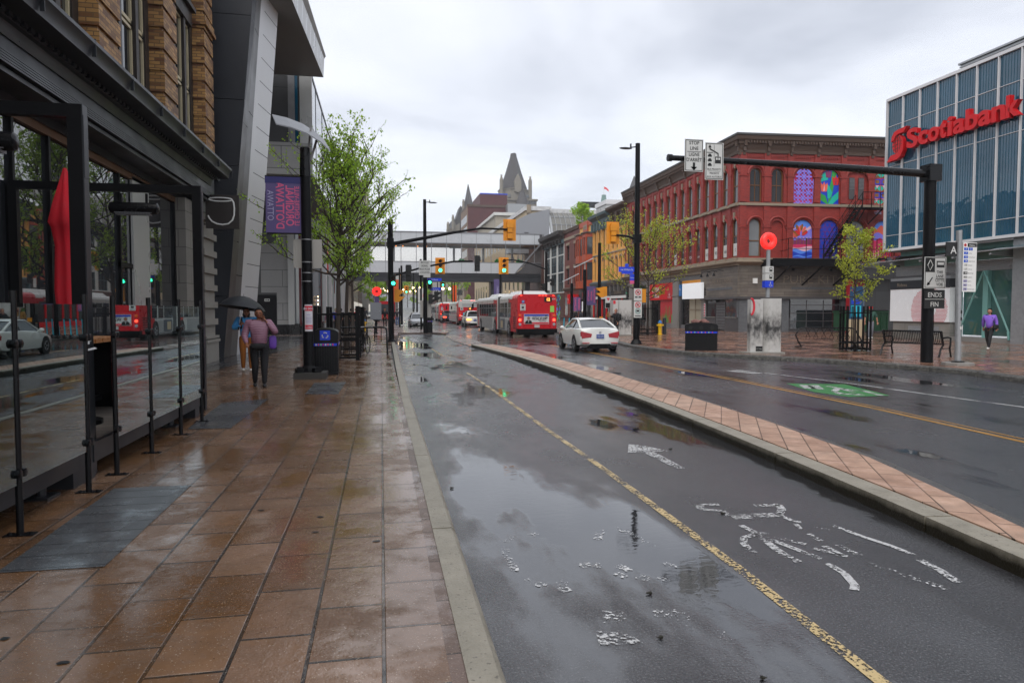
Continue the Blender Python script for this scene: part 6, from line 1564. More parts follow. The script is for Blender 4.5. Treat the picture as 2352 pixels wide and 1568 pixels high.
mb = MB(); loft(mb, [(xc, YH+10, hz(433), hx(1220.5)-xc, 9.6), (xc, YH+10, hz(431), hx(1220.5)-xc, 9.6)]); hb(mb, 'tower_ledge', 'hotel_stone')
for u, v0, v1 in ((1153, 455, 400), (1219, 455, 402)): mb = MB(); loft(mb, [(hx(u), YH+2, hz(v0), 1.1, 1.1), (hx(u), YH+2, hz(413), 1.1, 1.1), (hx(u), YH+2, hz(v1), .15, .15)]); mb.bc((hx(u), YH+2, hz(v1+2)), (1.6, .3, .4)); hb(mb, 'pinnacle', 'hotel_stone')
mb = MB(); mb.extr([(hx(1182), hz(440)), (hx(1197), hz(440)), (hx(1197), hz(415)), (hx(1190), hz(398)), (hx(1182), hz(415))], YH-.5, YH+6); mb.box(hx(1187), hx(1191), YH-.8, YH, hz(442), hz(436)); hb(mb, 'dormer', 'hotel_stone')
mb = MB(); mb.lathe([((hx(1213)-hx(1177))/2, hz(478)-14), (0, hz(432)-14)], 14, (hx(1195), YH-6, 14)); hb(mb, 'conical_roof', 'slate_roof')
mb = MB(); [mb.extr(wpoly(hx(u), 1.6, hz(453), hz(446), 'flat'), YH+.6, YH+1) for u in (1160, 1170, 1202, 1212)]; [mb.extr(wpoly(hx(u), 1.5, hz(466), hz(460), 'arch'), YH+1.7, YH+2) for u in (1155, 1162, 1209, 1216, 1223, 1229)]; hb(mb, 'windows', 'far_glass')
mb = MB(); loft(mb, [(hx(1086), YH+20, hz(474), hx(1098)-hx(1086), 8), (hx(1085), YH+20, hz(413), .2, .2)]); hb(mb, 'pointed_roof', 'slate_roof')
mb = MB(); mb.extr([(hx(1062), hz(540)), (hx(1101), hz(540)), (hx(1101), hz(462)), (hx(1096), hz(456)), (hx(1078), hz(456)), (hx(1070), hz(474))], YH+21, YH+40); hb(mb, 'wing_roof', 'slate_roof')
mb = MB(); mb.extr([(hx(1046), hz(560)), (hx(1075), hz(560)), (hx(1075), hz(474)), (hx(1068), hz(463)), (hx(1056), hz(496)), (hx(1046), hz(500))], YH+22, YH+38); hb(mb, 'wing_roof', 'slate_roof')
mb = MB(); mb.extr([(hx(1034), hz(560)), (hx(1064), hz(560)), (hx(1064), hz(506)), (hx(1055), hz(512)), (hx(1052), hz(503)), (hx(1048), hz(518)), (hx(1034), hz(519))], YH+18, YH+24); hb(mb, 'wing_wall', 'hotel_stone')
for u, v in ((1035, 505), (1047, 488), (1072, 451), (1128, 446)): mb = MB(); loft(mb, [(hx(u), YH+16, hz(525), .8, .8), (hx(u), YH+16, hz(v+6), .8, .8), (hx(u), YH+16, hz(v), .12, .12)]); mb.bc((hx(u), YH+16, hz(v+2)), (1.4, .3, .4)); hb(mb, 'pinnacle', 'hotel_stone')
Sp = thing('pointed_tower', 'distant pointed slate spire rising behind the red corner building', 'tower', (hx(1455), YH, 14))
mb = MB(); w_ = hx(1472)-hx(1455); loft(mb, [(0, 0, hz(446)-14, w_, w_), (0, 0, hz(393)-14, .15, .15)]); mb.build('roof', 'slate_roof', Sp); mb = MB(); loft(mb, [(0, 0, 0, w_-.6, w_-.6), (0, 0, hz(446)-14, w_-.6, w_-.6)]); mb.build('wall', 'hotel_stone', Sp)
Pt = thing('clock_tower', 'far green copper topped tower flying a red flag', 'tower', (SX(1386, 700), 700, 15))
h0 = lambda v: SZ(v, 700)-15
mb = MB(); loft(mb, [(0, 0, h0(474), 4.4, 4.4), (0, 0, h0(445), 2.2, 2.2), (0, 0, h0(441), 2.2, 2.2)]); mb.build('copper_roof', 'copper_roof', Pt); mb = MB(); loft(mb, [(0, 0, 0, 4.6, 4.6), (0, 0, h0(474), 4.6, 4.6)]); mb.build('shaft', 'cream_wall', Pt)
mb = MB(); mb.cyl((0, 0, h0(441)), (0, 0, h0(420)), .25); mb.build('flag_pole', 'white_paint', Pt); mb = MB(); mb.add([(0, 0, h0(421)), (3, .3, h0(423)), (5.5, 0, h0(429)), (5.2, 0, h0(433)), (2.6, .3, h0(428)), (0, 0, h0(427))], [(0, 1, 2, 3, 4, 5)]); mb.build('flag', 'red_cap', Pt)
# ================= the street beyond the bridge =================
rr = random.Random(11); K = 0
mats = ['cream_wall', 'brown_brick', 'beige_stone', 'dark_red_brick', 'concrete', 'tan_brick', 'grey_brick']
far_l = [('cream_wall', 'pale shop building on the left just beyond the footbridge pier', 9.5, 118, 142), ('brown_brick', 'brown brick building second beyond the footbridge on the left', 9, 144, 170), ('concrete', 'grey concrete building third beyond the footbridge on the left', 11, 173, 215), ('cream_wall', 'pale long building halfway up the hill on the left side', 12, 220, 290), ('tan_brick', 'tan building near the top of the hill on the left side', 14, 300, 390), ('concrete', 'grey building closing the far end of the street on the left', 18, 400, 480)]
for m_, la, h, ya, yb_ in far_l:
    z = ground_z(ya); x = -4.5 if ya < 170 else -3.0
    T, SF, LY, WX = block('shop_building', la, x-14, x, ya, yb_, z+h, m_, z0=z-1, top=.2)
    EF = Matrix.Translation((14, 0, 0)) @ Matrix.Rotation(R(90), 4, 'Z')
    wgrid(T, EF, 1, LY-1, 4.8, h, max(3, int(LY/5)), 2, 1.5, 2.0)
    mb = MB(); mb.box(13.98, 14.06, .5, LY-.5, 1.2, 4.2); mb.build('shop_front', 'lit_shop' if ya < 200 else 'window_glass', T)
far_r = [('stone_building', 'dark stone building on the right seen under the footbridge', 'cream_wall', 24.5, 250, 300, 15), ('brick_building', 'brown brick building far up the right side of the street', 'brown_brick', 23, 305, 360, 13), ('stone_building', 'low beige building across the end of the street on the hill', 'beige_stone', 10, 560, 590, 13)]
for n_, la, m_, x, ya, yb_, h in far_r:
    z = ground_z(ya); T, SF, LY, WX = block(n_, la, x, x+(26 if ya < 500 else 60), ya, yb_, z+h, m_, z0=z-1, top=.2); wgrid(T, SF, 1, LY-1, 5, h, 7, 2, 2.5, 2.5); wgrid(T, I4, 2, WX-1, 5, h, 6, 2, 2, 2)
T, SF, LY, WX = block('apartment_tower', 'pale apartment block rising behind the tall leafy tree', SX(800, 300), SX(846, 300), 300, 330, SZ(425, 300), 'cream_wall', z0=ground_z(300)-1); wgrid(T, I4, .5, WX-.5, 10, 50, 4, 9, 1.2, 2.4)
mb = MB(); mb.add([(0, 0, SZ(425, 300)-ground_z(300)+1), (WX, 0, SZ(425, 300)-ground_z(300)+1), (WX*.6, 12, SZ(400, 300)-ground_z(300)+1)], [(0, 1, 2)]); 
T, SF, LY, WX = block('brick_building', 'pale stone building far left beyond the bridge, blocking the end of the street', -40, 0, 600, 640, ground_z(600)+16, 'tan_brick', z0=ground_z(600)-1, top=.3)
T, SF, LY, WX = block('brick_building', 'distant brown block behind the hill at the very end of the street', 0.5, 60, 640, 660, ground_z(640)+15, 'brown_brick', z0=ground_z(640)-1)
# ================= vehicles =================
def wheel(T, x, y, r, w, rimm='steel', side=1):
    mb = MB(); mb.lathe([(r*.62, -w/2), (r*.93, -w/2), (r, -w/2+.03), (r, w/2-.03), (r*.93, w/2), (r*.62, w/2), (r*.6, w/2-.04), (0.0, w/2-.06)], 18, (0, 0, 0), axis='X'); t = mb.build('wheel', 'rubber', T, smooth=35)
    t.location = (x, y, r); 
    mb = MB(); n = 5; q = side*(w/2+.002)
    for k in range(n):
        a = 2*math.pi*k/n; c, s_ = math.cos(a), math.sin(a)
        for da in (-.16, .16):
            c2, s2 = math.cos(a+da), math.sin(a+da); mb.tube([(q-side*.02, c*r*.1, s_*r*.1), (q, c2*r*.58, s2*r*.58)], r*.05, 4)
    mb.lathe([(r*.60, q-side*.03), (r*.60, q+side*.004), (r*.54, q+side*.004), (r*.54, q-side*.03)], 18, (0, 0, 0), axis='X'); mb.lathe([(r*.12, q-side*.03), (r*.12, q), (0, q)], 8, (0, 0, 0), axis='X')
    mb.build('rim', rimm, t); return t
def car(name, label, cat, loc, rz, paint, L=4.5, Wd=1.78, H=1.42, body=None, cab=None, r=.32, front=False, plate='plate_blue', lamp='tail_red', suv=False, group=None, taxi=False):
    """body: (y, half width, z bottom, z belt) ; cab: (y rear base, y rear roof, y front roof, y front base, half width base, half width roof)"""
    T = thing(name, label, cat, loc, rz, group)
    mb = MB(); sec = []
    for y, hw, z0, z1 in body:
        zm = z0+(z1-z0)*.45; half = [(0, z0), (hw*.80, z0), (hw*.95, z0+.06), (hw, zm), (hw*.985, zm+(z1-zm)*.5), (hw*.95, z1-.05), (hw*.86, z1), (hw*.45, z1+.025), (0, z1+.03)]
        sec.append([(x, y, z) for x, z in half] + [(-x, y, z) for x, z in half[-2:0:-1]])
    n = len(sec[0]); vs = [p for s_ in sec for p in s_]
    mb.add(vs, [(i*n+j, i*n+(j+1) % n, (i+1)*n+(j+1) % n, (i+1)*n+j) for i in range(len(sec)-1) for j in range(n)] + [tuple(range(n-1, -1, -1)), tuple((len(sec)-1)*n+j for j in range(n))])
    mb.build('body', paint, T, smooth=38)
    yr0, yr1, yf1, yf0, wb_, wr = cab
    def belt(y):
        for a, b_ in zip(body, body[1:]):
            if a[0] <= y <= b_[0]: t = (y-a[0])/(b_[0]-a[0]); return a[3]+(b_[3]-a[3])*t
        return body[0][3]
    zr, zf = belt(yr0)+.0, belt(yf0)+.0; zt = H
    A = [(-wb_, yr0, zr), (wb_, yr0, zr), (wb_, yf0, zf), (-wb_, yf0, zf)]; Bt = [(-wr, yr1, zt-.05), (wr, yr1, zt-.05), (wr, yf1, zt-.05), (-wr, yf1, zt-.05)]
    g = MB(); g.add(A+Bt, [(0, 1, 5, 4), (1, 2, 6, 5), (2, 3, 7, 6), (3, 0, 4, 7), (4, 5, 6, 7)]); g.build('windows', 'car_glass', T)
    mb = MB(); ym = (yr1+yf1)/2
    rs = [(yr1-.12, wr*.97, zt-.075), (yr1+.15, wr+.005, zt-.015), (ym, wr+.015, zt+.01), (yf1-.15, wr+.005, zt-.015), (yf1+.10, wr*.97, zt-.07)]; v = []
    for y, w, z in rs: v += [(-w, y, z-.05), (-w*.9, y, z), (0, y, z+.025), (w*.9, y, z), (w, y, z-.05)]
    mb.add(v, [(i*5+j, i*5+j+1, (i+1)*5+j+1, (i+1)*5+j) for i in range(4) for j in range(4)])
    for sx in (-1, 1):
        mb.tube([(sx*wb_, yr0, zr), (sx*(wb_+wr)/2*1.01, (yr0+yr1)/2, (zr+zt)/2+.02), (sx*wr, yr1, zt-.05)], .05, 6); mb.tube([(sx*wb_, yf0, zf), (sx*wr, yf1, zt-.05)], .035, 6)
        mb.tube([(sx*(wb_+.006), yr0+.35, (zr+zf)/2), (sx*(wb_+.012), (yr0+yf0)/2, (zr+zf)/2+.01), (sx*(wb_+.006), yf0-.3, zf)], .022, 5)
        mb.tube([(sx*wr, yr1, zt-.05), (sx*(wr+.01), ym, zt-.03), (sx*wr, yf1, zt-.05)], .03, 5)
    mb.build('roof', paint, T, smooth=45)
    mb = MB(); pillars = [yr0+(yf0-yr0)*.44] if not suv else [yr0+(yf0-yr0)*.28, yr0+(yf0-yr0)*.56]
    for sx in (-1, 1):
        for y in pillars: mb.tube([(sx*(wb_+.008), y, (zr+zf)/2), (sx*(wr+.008), y-.04, zt-.06)], .03, 4)
    mb.build('pillars', 'car_black', T)
    for sx in (-1, 1):
        for y in (-L/2+.95, L/2-1.0):
            mb = MB(); mb.lathe([(r*1.17, 0), (r*1.17, sx*.03), (0, sx*.03)], 18, (sx*(Wd/2-.028), y, r+.015), axis='X'); a = mb.build('wheel_arch', 'rubber', T); wheel(T, sx*(Wd/2-.10), y, r, .21, side=sx)
    e = -L/2
    hw = body[1][1]; zbm = body[0][3]
    if not front:
        for sx in (-1, 1):
            mb = MB(); lt = [(sx*hw*.97, zbm-.05), (sx*hw*.42, zbm-.16), (sx*hw*.46, zbm-.30), (sx*hw*.93, zbm-.34)] if not suv else [(sx*hw*.95, zbm-.10), (sx*hw*.42, zbm-.13), (sx*hw*.42, zbm-.26), (sx*hw*.93, zbm-.30)]
            mb.extr(lt, e-.015, e+.25); mb.box(min(sx*hw*.99, sx*hw*.90), max(sx*hw*.99, sx*hw*.90), e+.02, e+.42, zbm-.25, zbm-.1); mb.build('tail_light', lamp, T)
            mb = MB(); mb.box(min(sx*hw*.55, sx*hw*.9), max(sx*hw*.55, sx*hw*.9), e-.03, e+.1, zbm-.56, zbm-.52); mb.build('reflector', 'tail_red', T)
        mb = MB(); mb.box(-.16, .16, e-.035, e, zbm-.34, zbm-.18, 0); mb.text('CEJC 648' if paint == 'car_white' and not suv else 'BXKT 217', .085, 0, e-.038, zbm-.29, 1, sx=.8); mb.build('licence_plate', [plate, 'sign_white'], T)
        mb = MB(); mb.extr([(-hw*.62, .20), (hw*.62, .20), (hw*.5, .36), (-hw*.5, .36)], e-.025, e+.2); mb.box(-hw*.85, hw*.85, e+.02, e+.3, .16, .22); mb.build('lower_bumper', 'black_metal', T)
        mb = MB(); mb.lathe([(.05, -.012), (.05, .0)], 10, (0, e-.005, zbm-.10), axis='Y'); mb.build('badge', 'steel', T)
        mb = MB(); mb.box(-hw*.5, hw*.5, e+.0, e+.12, zbm+.02, zbm+.05) if not suv else mb.box(-wr*.8, wr*.8, yr1-.3, yr1-.05, zt-.05, zt-.02); mb.build('spoiler', paint, T)
        mb = MB(); mb.box(-.18, .18, yr1-.2 if suv else e+.02, yr1-.17 if suv else e+.05, zt-.13 if suv else zbm+.0, zt-.10 if suv else zbm+.018); mb.build('brake_light', 'tail_red', T)
    f = L/2
    for sx in (-1, 1):
        mb = MB(); mb.ell((sx*(wb_+.16), yf0-.35, zf+.08), (.11, .07, .075), 8, 6); mb.cyl((sx*wb_, yf0-.35, zf+.03), (sx*(wb_+.14), yf0-.35, zf+.06), .02, n=5); mb.build('wing_mirror', paint, T, smooth=60)
        mb = MB(); mb.box(sx*(Wd/2-.012) if sx > 0 else sx*(Wd/2+.012), sx*(Wd/2+.012) if sx > 0 else sx*(Wd/2-.012), .0, .16, belt(0)-.13, belt(0)-.10); mb.build('door_handle', paint, T)
    if front:
        hf = body[-2][1]; zf_ = body[-1][3]
        for sx in (-1, 1):
            mb = MB(); mb.extr([(sx*hf*.97, zf_-.02), (sx*hf*.45, zf_-.10), (sx*hf*.5, zf_-.2), (sx*hf*.95, zf_-.14)], f-.3, f-.1) ; mb.M = Matrix.Rotation(R(180), 4, 'Z')
            o = mb.build('headlight', 'light_glass', T); mb2 = MB(); pts = [(sx*hf*.97, zf_+.0), (sx*hf*.42, zf_-.09), (sx*hf*.47, zf_-.19), (sx*hf*.95, zf_-.15)]
            mb2.M = Matrix.Rotation(R(180), 4, 'Z'); mb2.extr([(-a, b_) for a, b_ in pts], -f-.015, -f+.25); o.data = mb2.build('x', 'light_glass').data; bpy.data.objects.remove([q for q in COL.objects if q.name == 'x'][0]); o.data.name = 'headlight'
        mb = MB(); mb.M = Matrix.Rotation(R(180), 4, 'Z'); mb.extr([(-hf*.5, zf_-.12), (hf*.5, zf_-.12), (hf*.42, zf_-.26), (-hf*.42, zf_-.26)], -f-.02, -f+.1); mb.extr([(-hf*.9, .22), (hf*.9, .22), (hf*.7, .42), (-hf*.7, .42)], -f-.01, -f+.1); mb.build('grille', 'black_metal', T)
        mb = MB(); mb.M = Matrix.Rotation(R(180), 4, 'Z'); mb.box(-hf*.55, hf*.55, -f-.03, -f, zf_-.13, zf_-.10, 0); mb.box(-.16, .16, -f-.03, -f, .36, .45, 1); mb.build('chrome_bar', ['steel', 'sign_white'], T)
    return T
# white coupe, seen from behind
b = [(-2.27, .74, .34, .93), (-2.20, .83, .28, .985), (-2.0, .87, .24, 1.0), (-1.35, .895, .22, .98), (-.6, .885, .2, .95), (.5, .885, .2, .93), (1.3, .885, .2, .88), (1.9, .85, .22, .76), (2.2, .74, .26, .64), (2.27, .6, .3, .55)]
car('coupe', 'white two door coupe with red tail lights driving away beside the plaza kerb', 'car', (8.98, 29.25, 0), R(-2.5), 'car_white', 4.54, 1.79, 1.40, b, (-1.95, -.72, .25, 1.15, .76, .56), .325, lamp='tail_red')
b = [(-2.3, .78, .42, .98), (-2.22, .88, .36, 1.05), (-1.9, .93, .34, 1.08), (-.5, .95, .32, 1.06), (1.0, .95, .32, 1.03), (1.7, .92, .34, .98), (2.2, .82, .4, .82), (2.3, .7, .45, .7)]
suv_cab = (-2.12, -1.75, .35, 1.15, .82, .64)
car('suv', 'white suv with bright brake lights waiting behind the middle bus', 'car', (9.40, 71.3, 0), R(0), 'car_white', 4.6, 1.9, 1.66, b, suv_cab, .37, lamp='amber_lamp', suv=True)
car('suv', 'black suv between the two single buses, seen from behind', 'car', (9.25, 96.3, 0), 0, 'car_black', 4.6, 1.9, 1.66, b, suv_cab, .37, lamp='red_lamp', suv=True)
b2 = [(-2.3, .76, .36, .95), (-2.2, .84, .3, 1.0), (-1.2, .88, .22, .97), (.8, .89, .22, .93), (1.5, .88, .24, .88), (2.1, .84, .26, .77), (2.28, .72, .28, .66)]
cabs = (-2.0, -1.0, .2, 1.35, .77, .58)
car('sedan', 'silver sedan facing the camera at the end of the bike lane', 'car', (3.55, 67.0, 0), R(180), 'car_silver', 4.6, 1.8, 1.42, b2, cabs, .33, front=True)
car('sedan', 'second pale sedan directly behind the silver sedan, facing the camera', 'car', (3.9, 74.5, 0), R(180), 'car_silver', 4.6, 1.8, 1.5, b2, cabs, .33, front=True)
for x, y, la, p in ((-.4, 175, 'distant dark red car coming down the hill on the left', 'car_red'), (6.5, 260, 'distant white car far up the hill in the middle lane', 'car_white'), (15.5, 205, 'distant black car parked right of the street beyond the bridge', 'car_black'), (-1.8, 128, 'small white car just beyond the round bridge pier', 'car_white')):
    car('sedan', la, 'car', (x, y, ground_z(y)), R(180), p, 4.6, 1.8, 1.45, b2, cabs, .33, front=True, group='cars far beyond the footbridge')

def bus(label, x0, y0, rz, artic, num, fleet, top, ad, rear_len=6.3, front_len=10.4, rear='bus_red', W2=1.28, H=2.76):
    """origin: ground under the rear left corner; x to the right, y forwards"""
    T = thing('bus', label, 'bus', (x0, y0, 0), rz, 'city buses'); W = W2*2
    def hull(mb, ya, yb, cr=.10):
        # rounded top edges
        pr = [(0, .34), (0, H-.25), (.06, H-.10), (.22, H), (W-.22, H), (W-.06, H-.10), (W, H-.25), (W, .34)]
        n = len(pr); v = [(x, ya, z) for x, z in pr]+[(x, yb, z) for x, z in pr]
        mb.add(v, [(i, n+i, n+(i+1) % n, (i+1) % n) for i in range(n)]); mb.add([v[i] for i in range(n)], [tuple(range(n))]); mb.add([v[n+i] for i in range(n)], [tuple(range(n-1, -1, -1))])
    tot = rear_len if not artic else rear_len+1.1+front_len
    mb = MB(); hull(mb, 0.0, 1.75); mb.build('rear_body', 'bus_red', T)
    mb = MB(); hull(mb, 1.751, rear_len); 
    if artic: hull(mb, rear_len+1.1, tot)
    mb.build('body', 'bus_white', T)
    if artic:
        mb = MB()
        for k in range(8): y = rear_len+k*1.1/8; mb.box(.05+.03*(k % 2), W-.05-.03*(k % 2), y, y+1.1/8, .4, H-.04-.03*(k % 2))
        mb.build('bellows', 'bellows', T)
    # side details (left)
    mb = MB(); mb.box(-.012, 0, 1.76, 2.6, .34, 2.45)
    if artic: mb.box(-.012, 0, rear_len+1.1, rear_len+2.3, .34, 2.5); mb.box(-.013, 0, tot-1.2, tot-.9, .34, 1.2)
    mb.build('red_livery', 'bus_red', T)
    for q in range(2 if artic else 1):
        mb = MB(); yy = (2.6, rear_len+2.3)[q]
        for k in range(3): mb.add([(-.014, yy, 2.0+k*.18), (-.014, yy+.5, 2.1+k*.18), (-.014, yy, 2.2+k*.18)], [(0, 1, 2), (2, 1, 0)])
        mb.build('red_points', 'bus_red', T)
    def win(ya, yb, z0=1.25, z1=2.25):
        mb = MB(); mb.box(-.02, .0, ya, yb, z0, z1); w = mb.build('window', 'car_glass', T); m2 = MB(); m2.box(-.025, -.02, ya, yb, z0+.64, z0+.67); m2.box(-.025, -.02, ya, yb, z0, z0+.02); m2.build('window_bar', 'steel', w)
    ys_ = [2.1, 3.35, 4.5, 5.4]; 
    for y in ys_: win(y, y+.95 if y < 5 else rear_len-.08)
    if artic:
        y = rear_len+1.3
        while y < tot-1.5: win(y, y+1.05); y += 1.25
        win(tot-1.2, tot-.25, 1.15, 2.3)
    mb = MB(); mb.box(-.016, 0, 3.0 if artic else 2.8, rear_len-.1, .34, 1.1)
    mb.build('grey_skirt', 'bus_grey', T)
    if artic: mb = MB(); mb.box(-.016, 0, rear_len+3.2, tot-3, .34, 1.15); mb.build('grey_skirt', 'bus_grey', T)
    if artic: mb = MB(); mb.box(-.022, 0, 4.3, rear_len-.3, .38, 1.14, 0); mb.box(-.024, -.022, 5.0, 5.8, .5, 1.0, 1); mb.build('side_advert', ['grey_ad', 'beige_stone'], T)
    mb = MB(); [mb.box(-.02, 0, .55, 1.35, .55+k*.14, .62+k*.14) for k in range(6)]; mb.build('side_grille', 'maroon', T)
    for y in ([2.75] if not artic else [2.75, rear_len+2.0, tot-2.4]) if artic else [1.9]:
        for sx in (0, W):
            s_ = -1 if sx == 0 else 1; mb = MB(); mb.lathe([(.60, 0), (.60, s_*.02), (0, s_*.02)], 20, (sx, y, .5), axis='X'); mb.build('wheel_arch', 'rubber', T); wheel(T, sx-s_*.10, y, .49, .28, side=s_)
    # rear
    mb = MB(); mb.box(-.03, W+.03, -.1, .35, .30, .56); mb.box(.1, W-.1, .1, 1.6, .15, .4); mb.build('bumper', 'black_metal', T)
    mb = MB(); mb.box(.25, .32, -.012, 0, .62, 1.58); mb.box(W-.32, W-.25, -.012, 0, .62, 1.58); mb.box(.32, W-.32, -.012, 0, 1.56, 1.6); mb.build('engine_hatch', 'paper_red', T)
    if ad:
        mb = MB(); mb.box(.42, W-.5, -.03, 0, .86, 1.50, 0); mb.box(.44, W-.52, -.034, -.03, 1.36, 1.48, 1); mb.box(.44, W-.52, -.034, -.03, .88, .97, 2)
        mb.text('WALKER', .24, 1.42, -.036, 1.12, 3, bold=.03); mb.text('WORK WITH A', .09, 1.3, -.036, 1.32-.03, 3); mb.text('REALTOR', .10, 1.65, -.036, 1.0, 3, bold=.01)
        mb.box(1.78, 1.96, -.037, -.034, 1.2, 1.42, 3); mb.text('W', .18, 1.87, -.039, 1.25, 0, bold=.02)
        mb.extr([(.5, .88), (.95, .88), (.92, 1.05), (.78, 1.12), (.66, 1.12), (.52, 1.03)], -.037, -.034, 3); mb.lathe([(.095, -.04), (0, -.04)], 12, (.72, 0, 1.24), m=4, axis='Y'); mb.add([(.66, -.038, 1.12), (.78, -.038, 1.12), (.72, -.038, .92)], [(0, 2, 1), (0, 1, 2)], 0)
        mb.build('rear_advert', ['sign_white', 'ad_blue', 'paper_red', 'ink', 'skin'], T)
    else:
        mb = MB(); mb.box(.5, W-.7, -.03, 0, .86, 1.45, 0); mb.box(.8, 1.3, -.034, -.03, .95, 1.35, 1); mb.box(1.35, 1.6, -.034, -.03, 1.0, 1.3, 2); mb.build('rear_advert', ['aqua', 'signal_yellow', 'mural_brown'], T)
    if top: mb = MB(); mb.box(-.005, W+.005, -.02, .5, 2.1, H+.16, 0); [mb.box(.35, W-.35, -.03, -.02, 2.2+k*.07, 2.235+k*.07, 1) for k in range(5)]; mb.build('white_top', ['bus_white', 'galv'], T)
    dz = 2.30 if not top else 1.78; dx = (1.75, 2.1) if not top else (1.05, 1.55)
    mb = MB(); mb.box(dx[0], dx[0]+.5, -.035, 0, dz-.02, dz+.28); d_ = mb.build('route_display', 'ink', T)
    mb = MB(); mb.text(num, .26, dx[0]+.25, -.04, dz+.04, bold=.02, sx=.95); mb.build('route_number', 'amber_lamp', d_)
    mb = MB(); mb.text(fleet, .17, W-.22, -.02, dz+.1 if not top else 2.6, sx=.85, bold=.01); mb.build('fleet_number', 'sign_white' if not top else 'ink', T)
    for x in (.16, W-.16):
        for z, m_ in ((1.42, 'orange_ink'), (1.12, 'red_lamp'), (.84, 'steel')): mb = MB(); mb.lathe([(.09, -.035), (.09, 0)], 12, (x, 0, z), axis='Y'); mb.lathe([(.0, -.04), (.09, -.035)], 12, (x, 0, z), axis='Y'); mb.build('tail_light', m_, T)
    for x in (.25, .95+.5, 1.55+.1, 1.85, W-.2): mb = MB(); mb.box(x-.05, x+.05, -.02, .02, H-.10 if not top else H+.08, H-.06 if not top else H+.12); mb.build('marker_light', 'red_lamp', T)
    mb = MB(); mb.box(1.1, 1.42, -.115, -.1 if 0 else 0, .64, .8, 0); mb.text('AC-12H', .08, 1.26, -.118, .69, 1); mb.build('licence_plate', ['sign_white', 'ink'], T)
    mb = MB(); mb.box(.18, .52, -.015, 0, 1.72, 2.14, 0); mb.text('YIELD', .11, .35, -.018, 2.04, 1, bold=.01, sx=.8); mb.box(.27, .43, -.018, -.015, 1.86, 1.98, 1); mb.text('CEDEZ', .11, .35, -.018, 1.74, 1, bold=.01, sx=.7); mb.build('yield_sticker', ['sign_white', 'ink'], T)
    mb = MB(); mb.box(.28, .45, -.015, 0, 2.2, 2.37, 0); mb.ell((.365, -.017, 2.3), (.03, .004, .04), 6, 4, 1); mb.build('wheelchair_sticker', ['hydrant_blue', 'sign_white'], T) if not top else None
    mb = MB(); mb.box(W-.42, W-.16, -.015, 0, 1.62, 2.02); mb.build('green_sticker', 'sticker_green', T)
    # roof equipment
    mb = MB(); 
    def hump(ya, yb, z): mb.add([(.3, ya, H), (W-.3, ya, H), (W-.3, yb, H), (.3, yb, H), (.5, ya+.4, z), (W-.5, ya+.4, z), (W-.5, yb-.2, z), (.5, yb-.2, z)], [(0, 1, 5, 4), (1, 2, 6, 5), (2, 3, 7, 6), (3, 0, 4, 7), (4, 5, 6, 7)])
    hump(.9, 4.6, H+.24); mb.build('roof_unit', 'bus_white', T)
    if artic: mb = MB(); hump(rear_len+2.6, rear_len+6.6, H+.24); mb.build('roof_unit', 'bus_white', T)
    mb = MB(); mb.tube([(.42, .4, H), (.42, .4, H+.2), (.36, .3, H+.3)], .06, 8); mb.build('exhaust', 'brown_cornice', T)
    if artic or True: mb = MB(); mb.tube([(-.02, tot-.2, 2.4), (-.3, tot+.1, 2.4), (-.35, tot+.1, 2.2)], .03, 5); mb.box(-.45, -.28, tot, tot+.12, 1.85, 2.3); mb.build('mirror', 'black_metal', T)
    return T
bus('red and white articulated bus on route 12 seen from behind, nearest of the buses', 8.52, 42.6, R(.4), True, '12', '6474', False, True)
bus('single red bus with a white top on route 14, behind the white suv', 8.98, 80.0, 0, False, '14', '4713', True, False, rear_len=11.5)
bus('farthest red bus, seen beyond the black suv under the footbridge', 8.9, 105.5, 0, True, '14', '4521', False, False, rear_len=6.3)
B4 = thing('bus', 'red bus coming towards the camera behind the left banner posts', 'bus', (-.5, 99, 0), 0, 'city buses')
mb = MB(); mb.box(0, 2.5, 0, 11, .35, 3.0); mb.build('body', 'bus_red', B4); mb = MB(); mb.box(.1, 2.4, -.03, 0, 1.2, 2.6); mb.build('windscreen', 'car_glass', B4); mb = MB(); mb.box(.05, 2.45, -.05, 0, .3, .5); mb.build('bumper', 'black_metal', B4)
for x in (.4, 2.1): mb = MB(); mb.lathe([(.1, -.04), (.1, 0)], 8, (x, 0, .75), axis='Y'); mb.build('headlight', 'white_paint', B4)
for x in (.15, 2.35): wheel(B4, x, 2.5, .48, .28, side=-1 if x < 1 else 1)
# ================= trees =================
def leafmat(name, c1, c2):
    def f():
        m, t, b, o = base(name); v = vec(t); f1 = noise(t, v, 1.6, 3); f2 = noise(t, v, 14, 2)
        t.links.new(mix(t, ramp(t, math_(t, 'ADD', math_(t, 'MULTIPLY', f1, .6), math_(t, 'MULTIPLY', f2, .4)), [(.38, 0), (.62, 1)]), c1, c2), b.inputs['Base Color'])
        b.inputs['Roughness'].default_value = .5
        tr = N(t, 'ShaderNodeBsdfTranslucent'); tr.inputs[0].default_value = col4(tuple(x*1.2 for x in c2)); mx = N(t, 'ShaderNodeMixShader'); mx.inputs[0].default_value = .4
        t.links.new(b.outputs[0], mx.inputs[1]); t.links.new(tr.outputs[0], mx.inputs[2]); t.links.new(mx.outputs[0], o.inputs[0]); return m
    DEFS[name] = f
leafmat('spring_leaf', (0.15,0.30,0.015), (0.40,0.58,0.05)); leafmat('yellow_leaf', (0.20,0.27,0.015), (0.48,0.52,0.05)); leafmat('dark_leaf', (0.02,0.05,0.012), (0.06,0.11,0.025))
